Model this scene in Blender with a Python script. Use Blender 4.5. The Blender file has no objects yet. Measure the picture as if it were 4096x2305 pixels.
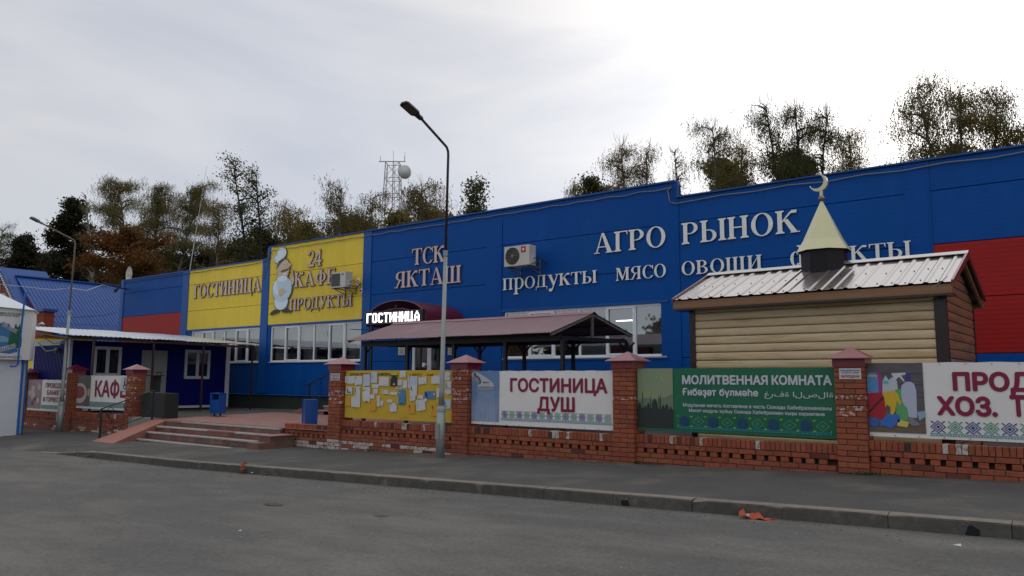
import bpy, math, random
import numpy as np
from mathutils import Vector, Matrix
from mathutils.geometry import delaunay_2d_cdt

R = math.radians
SC = bpy.context.scene
COL = SC.collection
rnd = random.Random(7)

# ---------------------------------------------------------------- camera, sky, sun, exposure
EYE = Vector((0, 0, 1.45))
YAW, PITCH, ROLL, FPX = R(-36.87522), R(6.81509), R(0.26605), 3033.77
IW, IH = 4096.0, 2305.0
fwd = Vector((math.sin(YAW) * math.cos(PITCH), math.cos(YAW) * math.cos(PITCH), math.sin(PITCH)))
rt0 = fwd.cross(Vector((0, 0, 1))).normalized()
up0 = rt0.cross(fwd)
rgt = rt0 * math.cos(ROLL) + up0 * math.sin(ROLL)
upv = up0 * math.cos(ROLL) - rt0 * math.sin(ROLL)
cam = bpy.data.cameras.new('camera')
camo = bpy.data.objects.new('camera', cam)
COL.objects.link(camo)
mw = Matrix((rgt, upv, -fwd)).transposed().to_4x4()
mw.translation = EYE
camo.matrix_world = mw
cam.sensor_width = 36.0
cam.lens = FPX / IW * 36.0
cam.clip_start = 0.1
cam.clip_end = 3000
SC.camera = camo

SC.view_settings.view_transform = 'Standard'
SC.view_settings.look = 'None'
SC.view_settings.exposure = 0.0
SC.view_settings.gamma = 1.0
SC.view_settings.use_curve_mapping = False

SUN_EL, SUN_AZ = R(20), R(-4)          # azimuth clockwise from +Y
w = bpy.data.worlds.new("World")
SC.world = w
w.use_nodes = True
nt = w.node_tree
for n in list(nt.nodes):
    nt.nodes.remove(n)


def N(nt, typ, **kw):
    n = nt.nodes.new(typ)
    for k, v in kw.items():
        if k == 'inp':
            for kk, vv in v.items():
                n.inputs[kk].default_value = vv
        else:
            setattr(n, k, v)
    return n


def build_world():
    L = nt.links.new
    out = N(nt, 'ShaderNodeOutputWorld')
    add = N(nt, 'ShaderNodeAddShader')
    sky = N(nt, 'ShaderNodeTexSky')
    sky.sky_type = 'NISHITA'
    sky.sun_disc = False
    sky.sun_elevation = SUN_EL
    sky.sun_rotation = SUN_AZ
    sky.air_density = 0.6
    sky.dust_density = 0.2
    b1 = N(nt, 'ShaderNodeBackground', inp={'Strength': 0.05})
    # thin high overcast lying over that sky, brighter round the hidden sun
    tc = N(nt, 'ShaderNodeTexCoord')
    sep = N(nt, 'ShaderNodeSeparateXYZ')
    L(tc.outputs['Generated'], sep.inputs[0])
    sd = Vector((math.sin(SUN_AZ) * math.cos(SUN_EL), math.cos(SUN_AZ) * math.cos(SUN_EL), math.sin(SUN_EL)))
    dot = N(nt, 'ShaderNodeVectorMath', operation='DOT_PRODUCT')
    L(tc.outputs['Generated'], dot.inputs[0])
    dot.inputs[1].default_value = sd
    glow = N(nt, 'ShaderNodeMapRange', inp={'From Min': 0.70, 'From Max': 1.0, 'To Min': 0.0, 'To Max': 1.0})
    L(dot.outputs['Value'], glow.inputs['Value'])
    gp = N(nt, 'ShaderNodeMath', operation='POWER', inp={1: 3.2})
    L(glow.outputs[0], gp.inputs[0])
    elv = N(nt, 'ShaderNodeMapRange', inp={'From Min': 0.18, 'From Max': 1.0, 'To Min': 0.0, 'To Max': 0.6})
    L(sep.outputs['Z'], elv.inputs['Value'])
    # streaky cloud
    mp = N(nt, 'ShaderNodeMapping')
    mp.inputs['Rotation'].default_value = (R(8), R(14), R(35))
    mp.inputs['Scale'].default_value = (0.9, 1.6, 5.0)
    L(tc.outputs['Generated'], mp.inputs['Vector'])
    nz = N(nt, 'ShaderNodeTexNoise', inp={'Scale': 1.25, 'Detail': 5.0, 'Roughness': 0.5, 'Distortion': 0.5})
    L(mp.outputs[0], nz.inputs['Vector'])
    cl = N(nt, 'ShaderNodeMapRange', inp={'From Min': 0.36, 'From Max': 0.62, 'To Min': 0.0, 'To Max': 1.0})
    L(nz.outputs['Fac'], cl.inputs['Value'])
    ramp = N(nt, 'ShaderNodeMixRGB', inp={'Color1': (0.55, 0.55, 0.565, 1), 'Color2': (0.78, 0.745, 0.70, 1)})
    L(cl.outputs[0], ramp.inputs['Fac'])
    # slightly warmer, paler band close to the horizon
    hz = N(nt, 'ShaderNodeMapRange', inp={'From Min': 0.0, 'From Max': 0.34, 'To Min': 0.9, 'To Max': 0.0})
    L(sep.outputs['Z'], hz.inputs['Value'])
    mh = N(nt, 'ShaderNodeMixRGB', inp={'Color2': (0.66, 0.61, 0.55, 1)})
    L(hz.outputs[0], mh.inputs['Fac'])
    L(ramp.outputs[0], mh.inputs['Color1'])
    m1 = N(nt, 'ShaderNodeMath', operation='MULTIPLY_ADD', inp={1: 1.0, 2: 1.0})
    L(gp.outputs[0], m1.inputs[0])
    L(elv.outputs[0], m1.inputs[2])
    m2 = N(nt, 'ShaderNodeMath', operation='ADD', inp={1: 0.70})
    L(m1.outputs[0], m2.inputs[0])
    warm = N(nt, 'ShaderNodeMixRGB', inp={'Color1': (1, 1, 1, 1), 'Color2': (1.0, 0.965, 0.9, 1)})
    L(glow.outputs[0], warm.inputs['Fac'])
    mul = N(nt, 'ShaderNodeMixRGB', blend_type='MULTIPLY', inp={'Fac': 1.0})
    L(mh.outputs[0], mul.inputs['Color1'])
    L(warm.outputs[0], mul.inputs['Color2'])
    b2 = N(nt, 'ShaderNodeBackground')
    L(mul.outputs[0], b2.inputs['Color'])
    L(m2.outputs[0], b2.inputs['Strength'])
    L(sky.outputs[0], b1.inputs['Color'])
    L(b1.outputs[0], add.inputs[0])
    L(b2.outputs[0], add.inputs[1])
    L(add.outputs[0], out.inputs['Surface'])


build_world()
sun = bpy.data.lights.new('sun', 'SUN')
sun.energy = 0.6
sun.angle = R(18)
sun.color = (1.0, 0.93, 0.84)
suno = bpy.data.objects.new('sun', sun)
COL.objects.link(suno)
suno.rotation_euler = (R(90) - SUN_EL, 0, math.pi - SUN_AZ)


# ---------------------------------------------------------------- photograph pixel -> point on a real plane
def ray(px, py):
    return fwd * FPX + rgt * (px - IW / 2) + upv * (IH / 2 - py)


def PY(px, py, Y):                      # point on the vertical plane y = Y
    d = ray(px, py)
    t = Y / d.y
    return Vector((d.x * t, Y, EYE.z + d.z * t))


def PX(px, py, X):
    d = ray(px, py)
    t = X / d.x
    return Vector((X, d.y * t, EYE.z + d.z * t))


def PZ(px, py, Z):
    d = ray(px, py)
    t = (Z - EYE.z) / d.z
    return Vector((d.x * t, d.y * t, Z))


def g(X):                               # height of the pavement, which falls gently to the left
    if X > -14:
        return 0.22 + 0.027 * min(X, 3)
    return -0.158 + 0.0135 * (max(X, -60) + 14)


# ---------------------------------------------------------------- materials
MATS = {}


def mat(name, col, rough=0.6, grain=0.0, gs=30.0, metal=0.0, var=0.0, vs=4.0, col2=None, c2s=1.5, c2lo=0.55, c2hi=0.7, bump=0.0, bs=60.0,
        spec=0.5, coat=0.0, stretch=None, objvar=0.0, emit=None, est=0.0, wave=None, island=None, trans=0.0, grime=None, coatr=0.15):
    if name in MATS:
        return MATS[name]
    m = bpy.data.materials.new(name)
    m.use_nodes = True
    t = m.node_tree
    L = t.links.new
    p = t.nodes['Principled BSDF']
    p.inputs['Roughness'].default_value = rough
    p.inputs['Metallic'].default_value = metal
    p.inputs['Specular IOR Level'].default_value = spec
    if coat:
        p.inputs['Coat Weight'].default_value = coat
        p.inputs['Coat Roughness'].default_value = coatr
    if emit:
        p.inputs['Emission Color'].default_value = (*emit, 1)
        p.inputs['Emission Strength'].default_value = est
    geo = N(t, 'ShaderNodeNewGeometry')
    vec = geo.outputs['Position']
    if stretch:
        mp = N(t, 'ShaderNodeMapping')
        mp.inputs['Scale'].default_value = stretch
        L(vec, mp.inputs['Vector'])
        vec = mp.outputs[0]
    rgb = N(t, 'ShaderNodeRGB')
    rgb.outputs[0].default_value = (*col, 1)
    cur = rgb.outputs[0]
    if col2:
        n2 = N(t, 'ShaderNodeTexNoise', inp={'Scale': c2s, 'Detail': 6.0, 'Roughness': 0.6})
        L(vec, n2.inputs['Vector'])
        mr = N(t, 'ShaderNodeMapRange', inp={'From Min': c2lo, 'From Max': c2hi})
        L(n2.outputs['Fac'], mr.inputs['Value'])
        mx = N(t, 'ShaderNodeMixRGB', inp={'Color2': (*col2, 1)})
        L(mr.outputs[0], mx.inputs['Fac'])
        L(cur, mx.inputs['Color1'])
        cur = mx.outputs[0]
    if island:
        mx = N(t, 'ShaderNodeMixRGB', inp={'Color2': (*island, 1)})
        L(geo.outputs['Random Per Island'], mx.inputs['Fac'])
        L(cur, mx.inputs['Color1'])
        cur = mx.outputs[0]
    if grime:                            # dirt washed up from the ground: colour, height it reaches, amount
        sp = N(t, 'ShaderNodeSeparateXYZ')
        L(geo.outputs['Position'], sp.inputs[0])
        gm = N(t, 'ShaderNodeMapRange', inp={'From Min': grime[1], 'From Max': grime[2], 'To Min': grime[3], 'To Max': 0.0})
        L(sp.outputs['Z'], gm.inputs['Value'])
        gn = N(t, 'ShaderNodeTexNoise', inp={'Scale': 3.0, 'Detail': 5.0})
        L(geo.outputs['Position'], gn.inputs['Vector'])
        gx = N(t, 'ShaderNodeMath', operation='MULTIPLY')
        L(gm.outputs[0], gx.inputs[0])
        L(gn.outputs['Fac'], gx.inputs[1])
        mx = N(t, 'ShaderNodeMixRGB', inp={'Color2': (*grime[0], 1)})
        L(gx.outputs[0], mx.inputs['Fac'])
        L(cur, mx.inputs['Color1'])
        cur = mx.outputs[0]
    if var or objvar:
        hsv = N(t, 'ShaderNodeHueSaturation')
        L(cur, hsv.inputs['Color'])
        val = None
        if var:
            n1 = N(t, 'ShaderNodeTexNoise', inp={'Scale': vs, 'Detail': 7.0, 'Roughness': 0.62})
            L(vec, n1.inputs['Vector'])
            a = N(t, 'ShaderNodeMapRange', inp={'From Min': 0.25, 'From Max': 0.75, 'To Min': 1 - var, 'To Max': 1 + var})
            L(n1.outputs['Fac'], a.inputs['Value'])
            val = a.outputs[0]
        if objvar:
            oi = N(t, 'ShaderNodeObjectInfo')
            b = N(t, 'ShaderNodeMapRange', inp={'To Min': 1 - objvar, 'To Max': 1 + objvar})
            L(oi.outputs['Random'], b.inputs['Value'])
            h = N(t, 'ShaderNodeMapRange', inp={'To Min': 0.5 - objvar * 0.04, 'To Max': 0.5 + objvar * 0.04})
            mm = N(t, 'ShaderNodeMath', operation='FRACT')
            m3 = N(t, 'ShaderNodeMath', operation='MULTIPLY', inp={1: 7.31})
            L(oi.outputs['Random'], m3.inputs[0])
            L(m3.outputs[0], mm.inputs[0])
            L(mm.outputs[0], h.inputs['Value'])
            L(h.outputs[0], hsv.inputs['Hue'])
            if val is not None:
                mu = N(t, 'ShaderNodeMath', operation='MULTIPLY')
                L(val, mu.inputs[0])
                L(b.outputs[0], mu.inputs[1])
                val = mu.outputs[0]
            else:
                val = b.outputs[0]
        L(val, hsv.inputs['Value'])
        cur = hsv.outputs[0]
    if grain:
        ng = N(t, 'ShaderNodeTexNoise', inp={'Scale': gs, 'Detail': 3.0, 'Roughness': 0.8})
        L(geo.outputs['Position'], ng.inputs['Vector'])
        ga = N(t, 'ShaderNodeMapRange', inp={'From Min': 0.3, 'From Max': 0.7, 'To Min': 1 - grain, 'To Max': 1 + grain})
        L(ng.outputs['Fac'], ga.inputs['Value'])
        hg = N(t, 'ShaderNodeHueSaturation')
        L(cur, hg.inputs['Color'])
        L(ga.outputs[0], hg.inputs['Value'])
        cur = hg.outputs[0]
    L(cur, p.inputs['Base Color'])
    hgt = None
    if bump:
        nb = N(t, 'ShaderNodeTexNoise', inp={'Scale': bs, 'Detail': 4.0})
        L(vec, nb.inputs['Vector'])
        bm = N(t, 'ShaderNodeBump', inp={'Strength': bump, 'Distance': 0.01})
        L(nb.outputs['Fac'], bm.inputs['Height'])
        hgt = bm.outputs[0]
    if wave:                             # pressed ribs: direction axis, pitch (m), strength
        wv = N(t, 'ShaderNodeTexWave', bands_direction=wave[0], inp={'Scale': 0.314 / wave[1]})
        wv.wave_profile = 'SAW' if len(wave) > 3 else 'SIN'
        L(geo.outputs['Position'], wv.inputs['Vector'])
        bm = N(t, 'ShaderNodeBump', inp={'Strength': wave[2], 'Distance': 0.01})
        L(wv.outputs['Fac'], bm.inputs['Height'])
        if hgt is not None:
            L(hgt, bm.inputs['Normal'])
        hgt = bm.outputs[0]
    if hgt is not None:
        L(hgt, p.inputs['Normal'])
    if trans:
        outn = t.nodes['Material Output']
        tr = N(t, 'ShaderNodeBsdfTranslucent')
        L(cur, tr.inputs['Color'])
        ms = N(t, 'ShaderNodeMixShader', inp={'Fac': trans})
        L(p.outputs[0], ms.inputs[1])
        L(tr.outputs[0], ms.inputs[2])
        L(ms.outputs[0], outn.inputs['Surface'])
    MATS[name] = m
    return m


def glass_mat(name, tint=(0.75, 0.8, 0.8), refl=0.12):
    m = bpy.data.materials.new(name)
    m.use_nodes = True
    t = m.node_tree
    L = t.links.new
    for n in list(t.nodes):
        t.nodes.remove(n)
    out = N(t, 'ShaderNodeOutputMaterial')
    tr = N(t, 'ShaderNodeBsdfTransparent', inp={'Color': (*tint, 1)})
    gl = N(t, 'ShaderNodeBsdfGlossy', inp={'Roughness': 0.02, 'Color': (0.95, 0.97, 1, 1)})
    fr = N(t, 'ShaderNodeLayerWeight', inp={'Blend': 0.35})
    mr = N(t, 'ShaderNodeMapRange', inp={'To Min': refl, 'To Max': 0.9})
    L(fr.outputs['Fresnel'], mr.inputs['Value'])
    mx = N(t, 'ShaderNodeMixShader')
    L(mr.outputs[0], mx.inputs['Fac'])
    L(tr.outputs[0], mx.inputs[1])
    L(gl.outputs[0], mx.inputs[2])
    L(mx.outputs[0], out.inputs['Surface'])
    MATS[name] = m
    return m


BLUE = (0.0004, 0.070, 0.315)
M_blue = mat('blue_panel_paint', BLUE, rough=0.5, spec=0.14, var=0.07, vs=0.8, wave=('Z', 0.1, 0.07), col2=(0.003, 0.082, 0.32), c2s=0.7, stretch=(1.6, 1, .5), grain=.05, gs=9, objvar=0.03)
M_bluetrim = mat('blue_trim_paint', (0.001, 0.080, 0.33), rough=0.45, var=0.06, vs=2, spec=0.3)
M_yel = mat('yellow_panel_paint', (0.80, 0.60, 0.055), rough=0.55, spec=0.3, var=0.05, vs=1.2, col2=(0.62, 0.47, 0.06), c2s=0.9, c2lo=0.5, c2hi=0.85, stretch=(3.0, 1, 0.5), wave=('Z', 0.1, 0.12), objvar=0.03)
M_redp = mat('red_panel_paint', (0.34, 0.009, 0.009), rough=0.5, var=0.06, vs=1.0, wave=('Z', 0.1, 0.12), spec=0.25)
M_plinth = mat('plinth_render', (0.022, 0.035, 0.032), rough=0.85, var=0.2, vs=3, bump=0.3)
M_dark = mat('dark_gap', (0.01, 0.011, 0.014), rough=0.9)
M_pvc = mat('white_plastic_frame', (0.80, 0.83, 0.87), rough=0.35, var=0.03, vs=5)
M_sill = mat('pale_metal_sill', (0.6, 0.64, 0.68), rough=0.3, metal=0.2)
M_glass = glass_mat('window_glass', (0.75, 0.8, 0.8), 0.24)
M_glassd = glass_mat('dark_window_glass', (0.35, 0.4, 0.4), 0.10)
M_brick = mat('red_brick', (0.30, 0.078, 0.036), rough=0.85, var=0.22, vs=22, objvar=0.16, col2=(0.20, 0.055, 0.035), c2s=9, c2lo=0.5, c2hi=0.8, bump=0.35, bs=90, grime=((0.16, 0.12, 0.10), -0.4, 0.25, 0.75))
M_brickd = mat('dark_burnt_brick', (0.13, 0.035, 0.022), rough=0.85, var=0.3, vs=18, objvar=0.15, bump=0.4, bs=70)
M_brickw = mat('whitewashed_brick', (0.52, 0.48, 0.44), rough=0.9, var=0.15, vs=20, col2=(0.30, 0.14, 0.10), c2s=14, c2lo=0.48, c2hi=0.6, bump=0.4, bs=70)
M_brickp = mat('brick_with_paper_rests', (0.31, 0.075, 0.032), rough=0.85, var=0.2, vs=22, objvar=0.15, col2=(0.52, 0.47, 0.44), c2s=16, c2lo=0.52, c2hi=0.58, bump=0.35, bs=90)
M_mortar = mat('mortar', (0.055, 0.042, 0.036), rough=0.95, var=0.25, vs=12, bump=0.4, bs=50)
M_burg = mat('burgundy_sheet_metal', (0.20, 0.012, 0.028), rough=0.4, var=0.06, vs=6, coat=0.7, coatr=0.28)
M_burgr = mat('burgundy_corrugated_metal', (0.12, 0.026, 0.046), rough=0.42, var=0.12, vs=2.5, coat=0.5, coatr=0.3, col2=(0.17, 0.075, 0.08), c2s=1.3)
M_burgd = mat('burgundy_canopy_sheet', (0.11, 0.008, 0.014), rough=0.4, var=0.1, vs=3, coat=0.3)
M_blackm = mat('black_painted_steel', (0.012, 0.012, 0.013), rough=0.5, var=0.2, vs=20)
M_brownpost = mat('brown_painted_steel', (0.035, 0.014, 0.012), rough=0.5, var=0.2, vs=12)
M_road = mat('asphalt_road', (0.100, 0.098, 0.093), rough=0.92, grain=0.26, gs=26, var=0.12, vs=2.2, col2=(0.140, 0.132, 0.120), c2s=0.55, c2lo=0.44, c2hi=0.62, stretch=(0.5, 1.1, 1), bump=0.8, bs=45)
M_walk = mat('asphalt_pavement', (0.066, 0.065, 0.062), rough=0.92, grain=0.25, gs=28, var=0.2, vs=1.1, col2=(0.115, 0.106, 0.092), c2s=0.55, c2lo=0.5, c2hi=0.68, bump=0.5, bs=60)
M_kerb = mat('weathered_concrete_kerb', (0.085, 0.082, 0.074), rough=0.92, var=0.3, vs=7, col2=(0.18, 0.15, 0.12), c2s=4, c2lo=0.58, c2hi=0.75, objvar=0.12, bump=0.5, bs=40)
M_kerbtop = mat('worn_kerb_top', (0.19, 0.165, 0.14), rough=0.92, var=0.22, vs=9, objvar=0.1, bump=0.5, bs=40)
M_conc = mat('concrete', (0.26, 0.245, 0.22), rough=0.9, var=0.25, vs=6, col2=(0.14, 0.12, 0.10), c2s=3, bump=0.3)
M_tile = mat('red_paving_tile', (0.30, 0.145, 0.125), rough=0.7, var=0.1, vs=3, objvar=0.08, col2=(0.24, 0.19, 0.17), c2s=0.9, bump=0.15)
M_tiler = mat('red_riser_tile', (0.22, 0.085, 0.07), rough=0.6, var=0.22, vs=5, objvar=0.3, col2=(0.16, 0.11, 0.09), c2s=3.5, c2lo=0.45, c2hi=0.6)
M_nos = mat('pale_step_nosing', (0.42, 0.40, 0.38), rough=0.5, var=0.2, vs=8, objvar=0.1)
M_navy = mat('navy_profiled_sheet', (0.001, 0.005, 0.15), spec=0.2, rough=0.5, var=0.06, vs=2)
M_white = mat('white_paint', (0.66, 0.66, 0.66), rough=0.5, var=0.06, vs=3)
M_whitek = mat('white_kiosk_wall', (0.62, 0.66, 0.70), rough=0.6, var=0.04, vs=3)
M_grey = mat('grey_door_paint', (0.34, 0.36, 0.33), rough=0.6, var=0.06, vs=3)
M_galv = mat('galvanised_sheet', (0.62, 0.67, 0.74), rough=0.35, metal=0.6, var=0.12, vs=1.5)
M_pole = mat('galvanised_pole', (0.30, 0.33, 0.32), rough=0.5, metal=0.35, var=0.12, vs=6)
M_poletop = mat('dark_bracket_steel', (0.035, 0.022, 0.02), rough=0.55, var=0.2, vs=8)
M_polerust = mat('rusty_bracket_steel', (0.17, 0.11, 0.085), rough=0.6, var=0.25, vs=8)
M_lampb = mat('black_lamp_housing', (0.012, 0.012, 0.013), rough=0.6)
M_lampg = mat('grey_lamp_housing', (0.13, 0.14, 0.16), rough=0.5)
M_brown = mat('brown_metal_roof_sheet', (0.20, 0.17, 0.165), rough=0.32, metal=0.45, var=0.04, vs=4, coat=1.0, coatr=0.13)
M_brown.node_tree.nodes['Principled BSDF'].inputs['Coat IOR'].default_value = 2.3
M_browntrim = mat('brown_corner_trim', (0.022, 0.010, 0.010), rough=0.35, coat=0.3)
M_fascia = mat('varnished_timber', (0.26, 0.125, 0.048), rough=0.45, var=0.25, vs=5, stretch=(0.6, 0.6, 9), coat=0.2, col2=(0.17, 0.075, 0.03), c2s=2)
M_board = mat('tan_log_siding', (0.64, 0.50, 0.30), rough=0.5, var=0.16, vs=3, stretch=(0.7, 1, 7), col2=(0.48, 0.34, 0.17), c2s=1.6, c2lo=0.5, c2hi=0.72, objvar=0.05, coat=0.15)
M_board2 = mat('gable_log_siding', (0.25, 0.125, 0.058), rough=0.5, var=0.2, vs=3, stretch=(1, 0.7, 7), col2=(0.16, 0.095, 0.06), c2s=1.3, c2lo=0.45, c2hi=0.62, objvar=0.05, coat=0.15)  # gable end boards: same siding profile, coloured darker and browner than the front
M_spire = mat('pale_gold_sheet', (0.60, 0.59, 0.36), rough=0.38, metal=0.25, var=0.03, vs=3, coat=0.3)
M_gold = mat('gold_ball', (0.22, 0.15, 0.09), rough=0.35, metal=0.5)
M_black = mat('black_metal_drum', (0.010, 0.008, 0.012), rough=0.4, spec=0.25)
M_letter = mat('white_plastic_letter', (0.84, 0.86, 0.84), rough=0.5, var=0.06, vs=8)
M_letedge = mat('letter_return', (0.10, 0.085, 0.07), rough=0.6)
M_letpink = mat('faded_pink_letter', (0.66, 0.50, 0.50), rough=0.5, var=0.08, vs=5)
M_letdark = mat('brown_letter_edge', (0.075, 0.045, 0.04), rough=0.5)
M_letred = mat('faded_red_letter', (0.34, 0.10, 0.11), rough=0.5, var=0.3, vs=5)
M_led = mat('lit_led', (1, 1, 1), emit=(0.95, 0.97, 1.0), est=2.6)
M_sign = mat('sign_case_black', (0.014, 0.014, 0.02), rough=0.4)
M_ac = mat('off_white_casing', (0.56, 0.55, 0.51), rough=0.45, var=0.05, vs=4)
M_acg = mat('grey_grille', (0.16, 0.16, 0.155), rough=0.5)
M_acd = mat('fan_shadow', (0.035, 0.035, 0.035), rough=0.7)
M_redsign = mat('red_print', (0.40, 0.012, 0.03), rough=0.5)
M_binb = mat('blue_bin_paint', (0.004, 0.075, 0.33), rough=0.4, var=0.1, vs=6, coat=0.2)
M_bindark = mat('bin_inside', (0.006, 0.008, 0.02), rough=0.8)
M_boxdk = mat('dark_green_steel', (0.014, 0.02, 0.018), rough=0.5, var=0.3, vs=3, col2=(0.03, 0.018, 0.012), c2s=1.5)
M_banw = mat('white_banner_vinyl', (0.80, 0.785, 0.765), rough=0.5, var=0.03, vs=1.5, bump=1.0, bs=1.8)
M_bangr = mat('green_banner_vinyl', (0.008, 0.135, 0.065), rough=0.45, var=0.05, vs=1.5, bump=1.0, bs=1.8)
M_bany = mat('yellow_notice_board_paint', (0.60, 0.40, 0.025), rough=0.6, var=0.08, vs=2.5, col2=(0.48, 0.30, 0.02), c2s=3, bump=0.1)
M_maroon = mat('maroon_print', (0.235, 0.006, 0.045), rough=0.55)
M_inkw = mat('pale_print', (0.56, 0.60, 0.66), rough=0.55)
M_inkk = mat('black_print', (0.02, 0.02, 0.02), rough=0.6)
M_cable = mat('grey_cable', (0.22, 0.20, 0.18), rough=0.7)
M_cabled = mat('dark_cable', (0.02, 0.02, 0.022), rough=0.7)
M_cablew = mat('pale_cable', (0.45, 0.46, 0.48), rough=0.7)
M_paper = mat('white_paper', (0.62, 0.62, 0.62), rough=0.8, var=0.05, vs=20)
M_paperb = mat('bluish_paper', (0.52, 0.56, 0.64), rough=0.8)
M_papero = mat('orange_paper', (0.66, 0.33, 0.035), rough=0.8)
M_dish = mat('dish_white', (0.55, 0.55, 0.54), rough=0.5)
M_tower = mat('tower_steel', (0.32, 0.33, 0.34), rough=0.6)
M_towerr = mat('tower_red_steel', (0.34, 0.25, 0.25), rough=0.6)
M_bbrick = mat('restaurant_brick', (0.22, 0.040, 0.020), rough=0.85, var=0.2, vs=6, objvar=0.1)
M_broof = mat('blue_roof_sheet', (0.006, 0.060, 0.26), rough=0.45, var=0.07, vs=0.7, spec=0.4)
M_wood = mat('grey_wood', (0.15, 0.13, 0.11), rough=0.8, var=0.2, vs=5)
M_orange = mat('orange_plastic_rag', (0.42, 0.065, 0.02), rough=0.6, var=0.2, vs=20)
M_bark = mat('birch_bark', (0.20, 0.18, 0.16), rough=0.9, var=0.4, vs=3, col2=(0.05, 0.045, 0.04), c2s=2.5)
M_barkd = mat('dark_bark', (0.035, 0.028, 0.024), rough=0.95, var=0.3, vs=4)
M_green1 = mat('green', (0.01, 0.16, 0.07), rough=0.6)


def leaf_mat(name, a, b, c):
    return mat(name, a, rough=0.65, island=b, col2=c, c2s=0.35, c2lo=0.45, c2hi=0.65, trans=0.4, spec=0.25)


L_olive = leaf_mat('olive_leaves', (0.075, 0.080, 0.026), (0.13, 0.115, 0.035), (0.22, 0.14, 0.035))
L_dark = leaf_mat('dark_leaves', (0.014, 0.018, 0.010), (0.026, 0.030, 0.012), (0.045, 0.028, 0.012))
L_green = leaf_mat('green_leaves', (0.048, 0.062, 0.026), (0.085, 0.090, 0.03), (0.13, 0.10, 0.03))
L_orange = leaf_mat('rust_leaves', (0.20, 0.070, 0.014), (0.12, 0.055, 0.014), (0.07, 0.065, 0.02))
L_yellow = leaf_mat('yellowing_leaves', (0.22, 0.16, 0.035), (0.11, 0.11, 0.03), (0.32, 0.18, 0.03))
L_brown = leaf_mat('brown_olive_leaves', (0.11, 0.095, 0.03), (0.17, 0.11, 0.032), (0.085, 0.09, 0.028))

# ---------------------------------------------------------------- mesh builder


class MB:
    def __init__(s):
        s.v, s.f, s.m, s.mats, s.cur, s.smooth = [], [], [], [], 0, []
        s.sm = False

    def use(s, m, smooth=False):
        if m not in s.mats:
            s.mats.append(m)
        s.cur = s.mats.index(m)
        s.sm = smooth
        return s

    def add(s, vs, fs):
        o = len(s.v)
        s.v += [tuple(p) for p in vs]
        for f in fs:
            s.f.append([i + o for i in f])
            s.m.append(s.cur)
            s.smooth.append(s.sm)
        return s

    def box(s, a, b, M=None):
        x0, x1 = sorted((a[0], b[0])); y0, y1 = sorted((a[1], b[1])); z0, z1 = sorted((a[2], b[2]))
        vs = [Vector(p) for p in ((x0, y0, z0), (x1, y0, z0), (x1, y1, z0), (x0, y1, z0), (x0, y0, z1), (x1, y0, z1), (x1, y1, z1), (x0, y1, z1))]
        if M is not None:
            vs = [M @ p for p in vs]
        return s.add(vs, [(0, 3, 2, 1), (4, 5, 6, 7), (0, 1, 5, 4), (1, 2, 6, 5), (2, 3, 7, 6), (3, 0, 4, 7)])

    def bar(s, p, q, w, h=None, up=(0, 0, 1)):       # rectangular bar from p to q
        p, q = Vector(p), Vector(q)
        h = h or w
        d = (q - p)
        L = d.length
        d.normalize()
        u = Vector(up)
        if abs(d.dot(u)) > 0.98:
            u = Vector((1, 0, 0))
        a = d.cross(u).normalized()
        b = a.cross(d)
        M = Matrix((a, d, b)).transposed().to_4x4()
        M.translation = p
        return s.box((-w / 2, 0, -h / 2), (w / 2, L, h / 2), M)

    def tube(s, pts, r, n=6, r1=None, cap=True):
        pts = [Vector(p) for p in pts]
        k = len(pts)
        prev = None
        rings = []
        for i, p in enumerate(pts):
            d = (pts[min(i + 1, k - 1)] - pts[max(i - 1, 0)]).normalized()
            if prev is None:
                a = d.cross(Vector((0, 0, 1)))
                if a.length < 0.1:
                    a = d.cross(Vector((1, 0, 0)))
            else:
                a = prev - d * prev.dot(d)
                if a.length < 1e-4:
                    a = d.cross(Vector((0, 1, 0.3)))
            a.normalize()
            prev = a
            b = d.cross(a)
            rr = r if r1 is None else r + (r1 - r) * i / (k - 1)
            rings.append([p + (a * math.cos(t) + b * math.sin(t)) * rr for t in [2 * math.pi * j / n for j in range(n)]])
        vs = [v for rg in rings for v in rg]
        fs = []
        for i in range(k - 1):
            for j in range(n):
                fs.append((i * n + j, i * n + (j + 1) % n, (i + 1) * n + (j + 1) % n, (i + 1) * n + j))
        if cap:
            fs.append(tuple(range(n))[::-1])
            fs.append(tuple((k - 1) * n + j for j in range(n)))
        return s.add(vs, fs)

    def cyl(s, c, r, h, n=16, axis='Z', r1=None):
        c = Vector(c)
        d = {'X': Vector((1, 0, 0)), 'Y': Vector((0, 1, 0)), 'Z': Vector((0, 0, 1))}[axis]
        return s.tube([c, c + d * h], r, n, r1)

    def prism(s, poly, y0, y1, ax='Y'):               # polygon in (u, v) extruded along an axis
        n = len(poly)
        def P(u, v, t):
            return {'Y': (u, t, v), 'X': (t, u, v), 'Z': (u, v, t)}[ax]
        vs = [P(u, v, y0) for u, v in poly] + [P(u, v, y1) for u, v in poly]
        fs = [tuple(range(n)), tuple(range(2 * n - 1, n - 1, -1))]
        for i in range(n):
            j = (i + 1) % n
            fs.append((i, i + n, j + n, j))
        return s.add(vs, fs)

    def quad(s, a, b, c, d):
        return s.add([a, b, c, d], [(0, 1, 2, 3)])

    def build(s, name, parent=None, loc=None):
        me = bpy.data.meshes.new(name)
        me.from_pydata(s.v, [], s.f)
        for m in s.mats:
            me.materials.append(m)
        me.polygons.foreach_set('material_index', s.m)
        me.polygons.foreach_set('use_smooth', s.smooth)
        me.update()
        return put(name, me, parent, loc)


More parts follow.
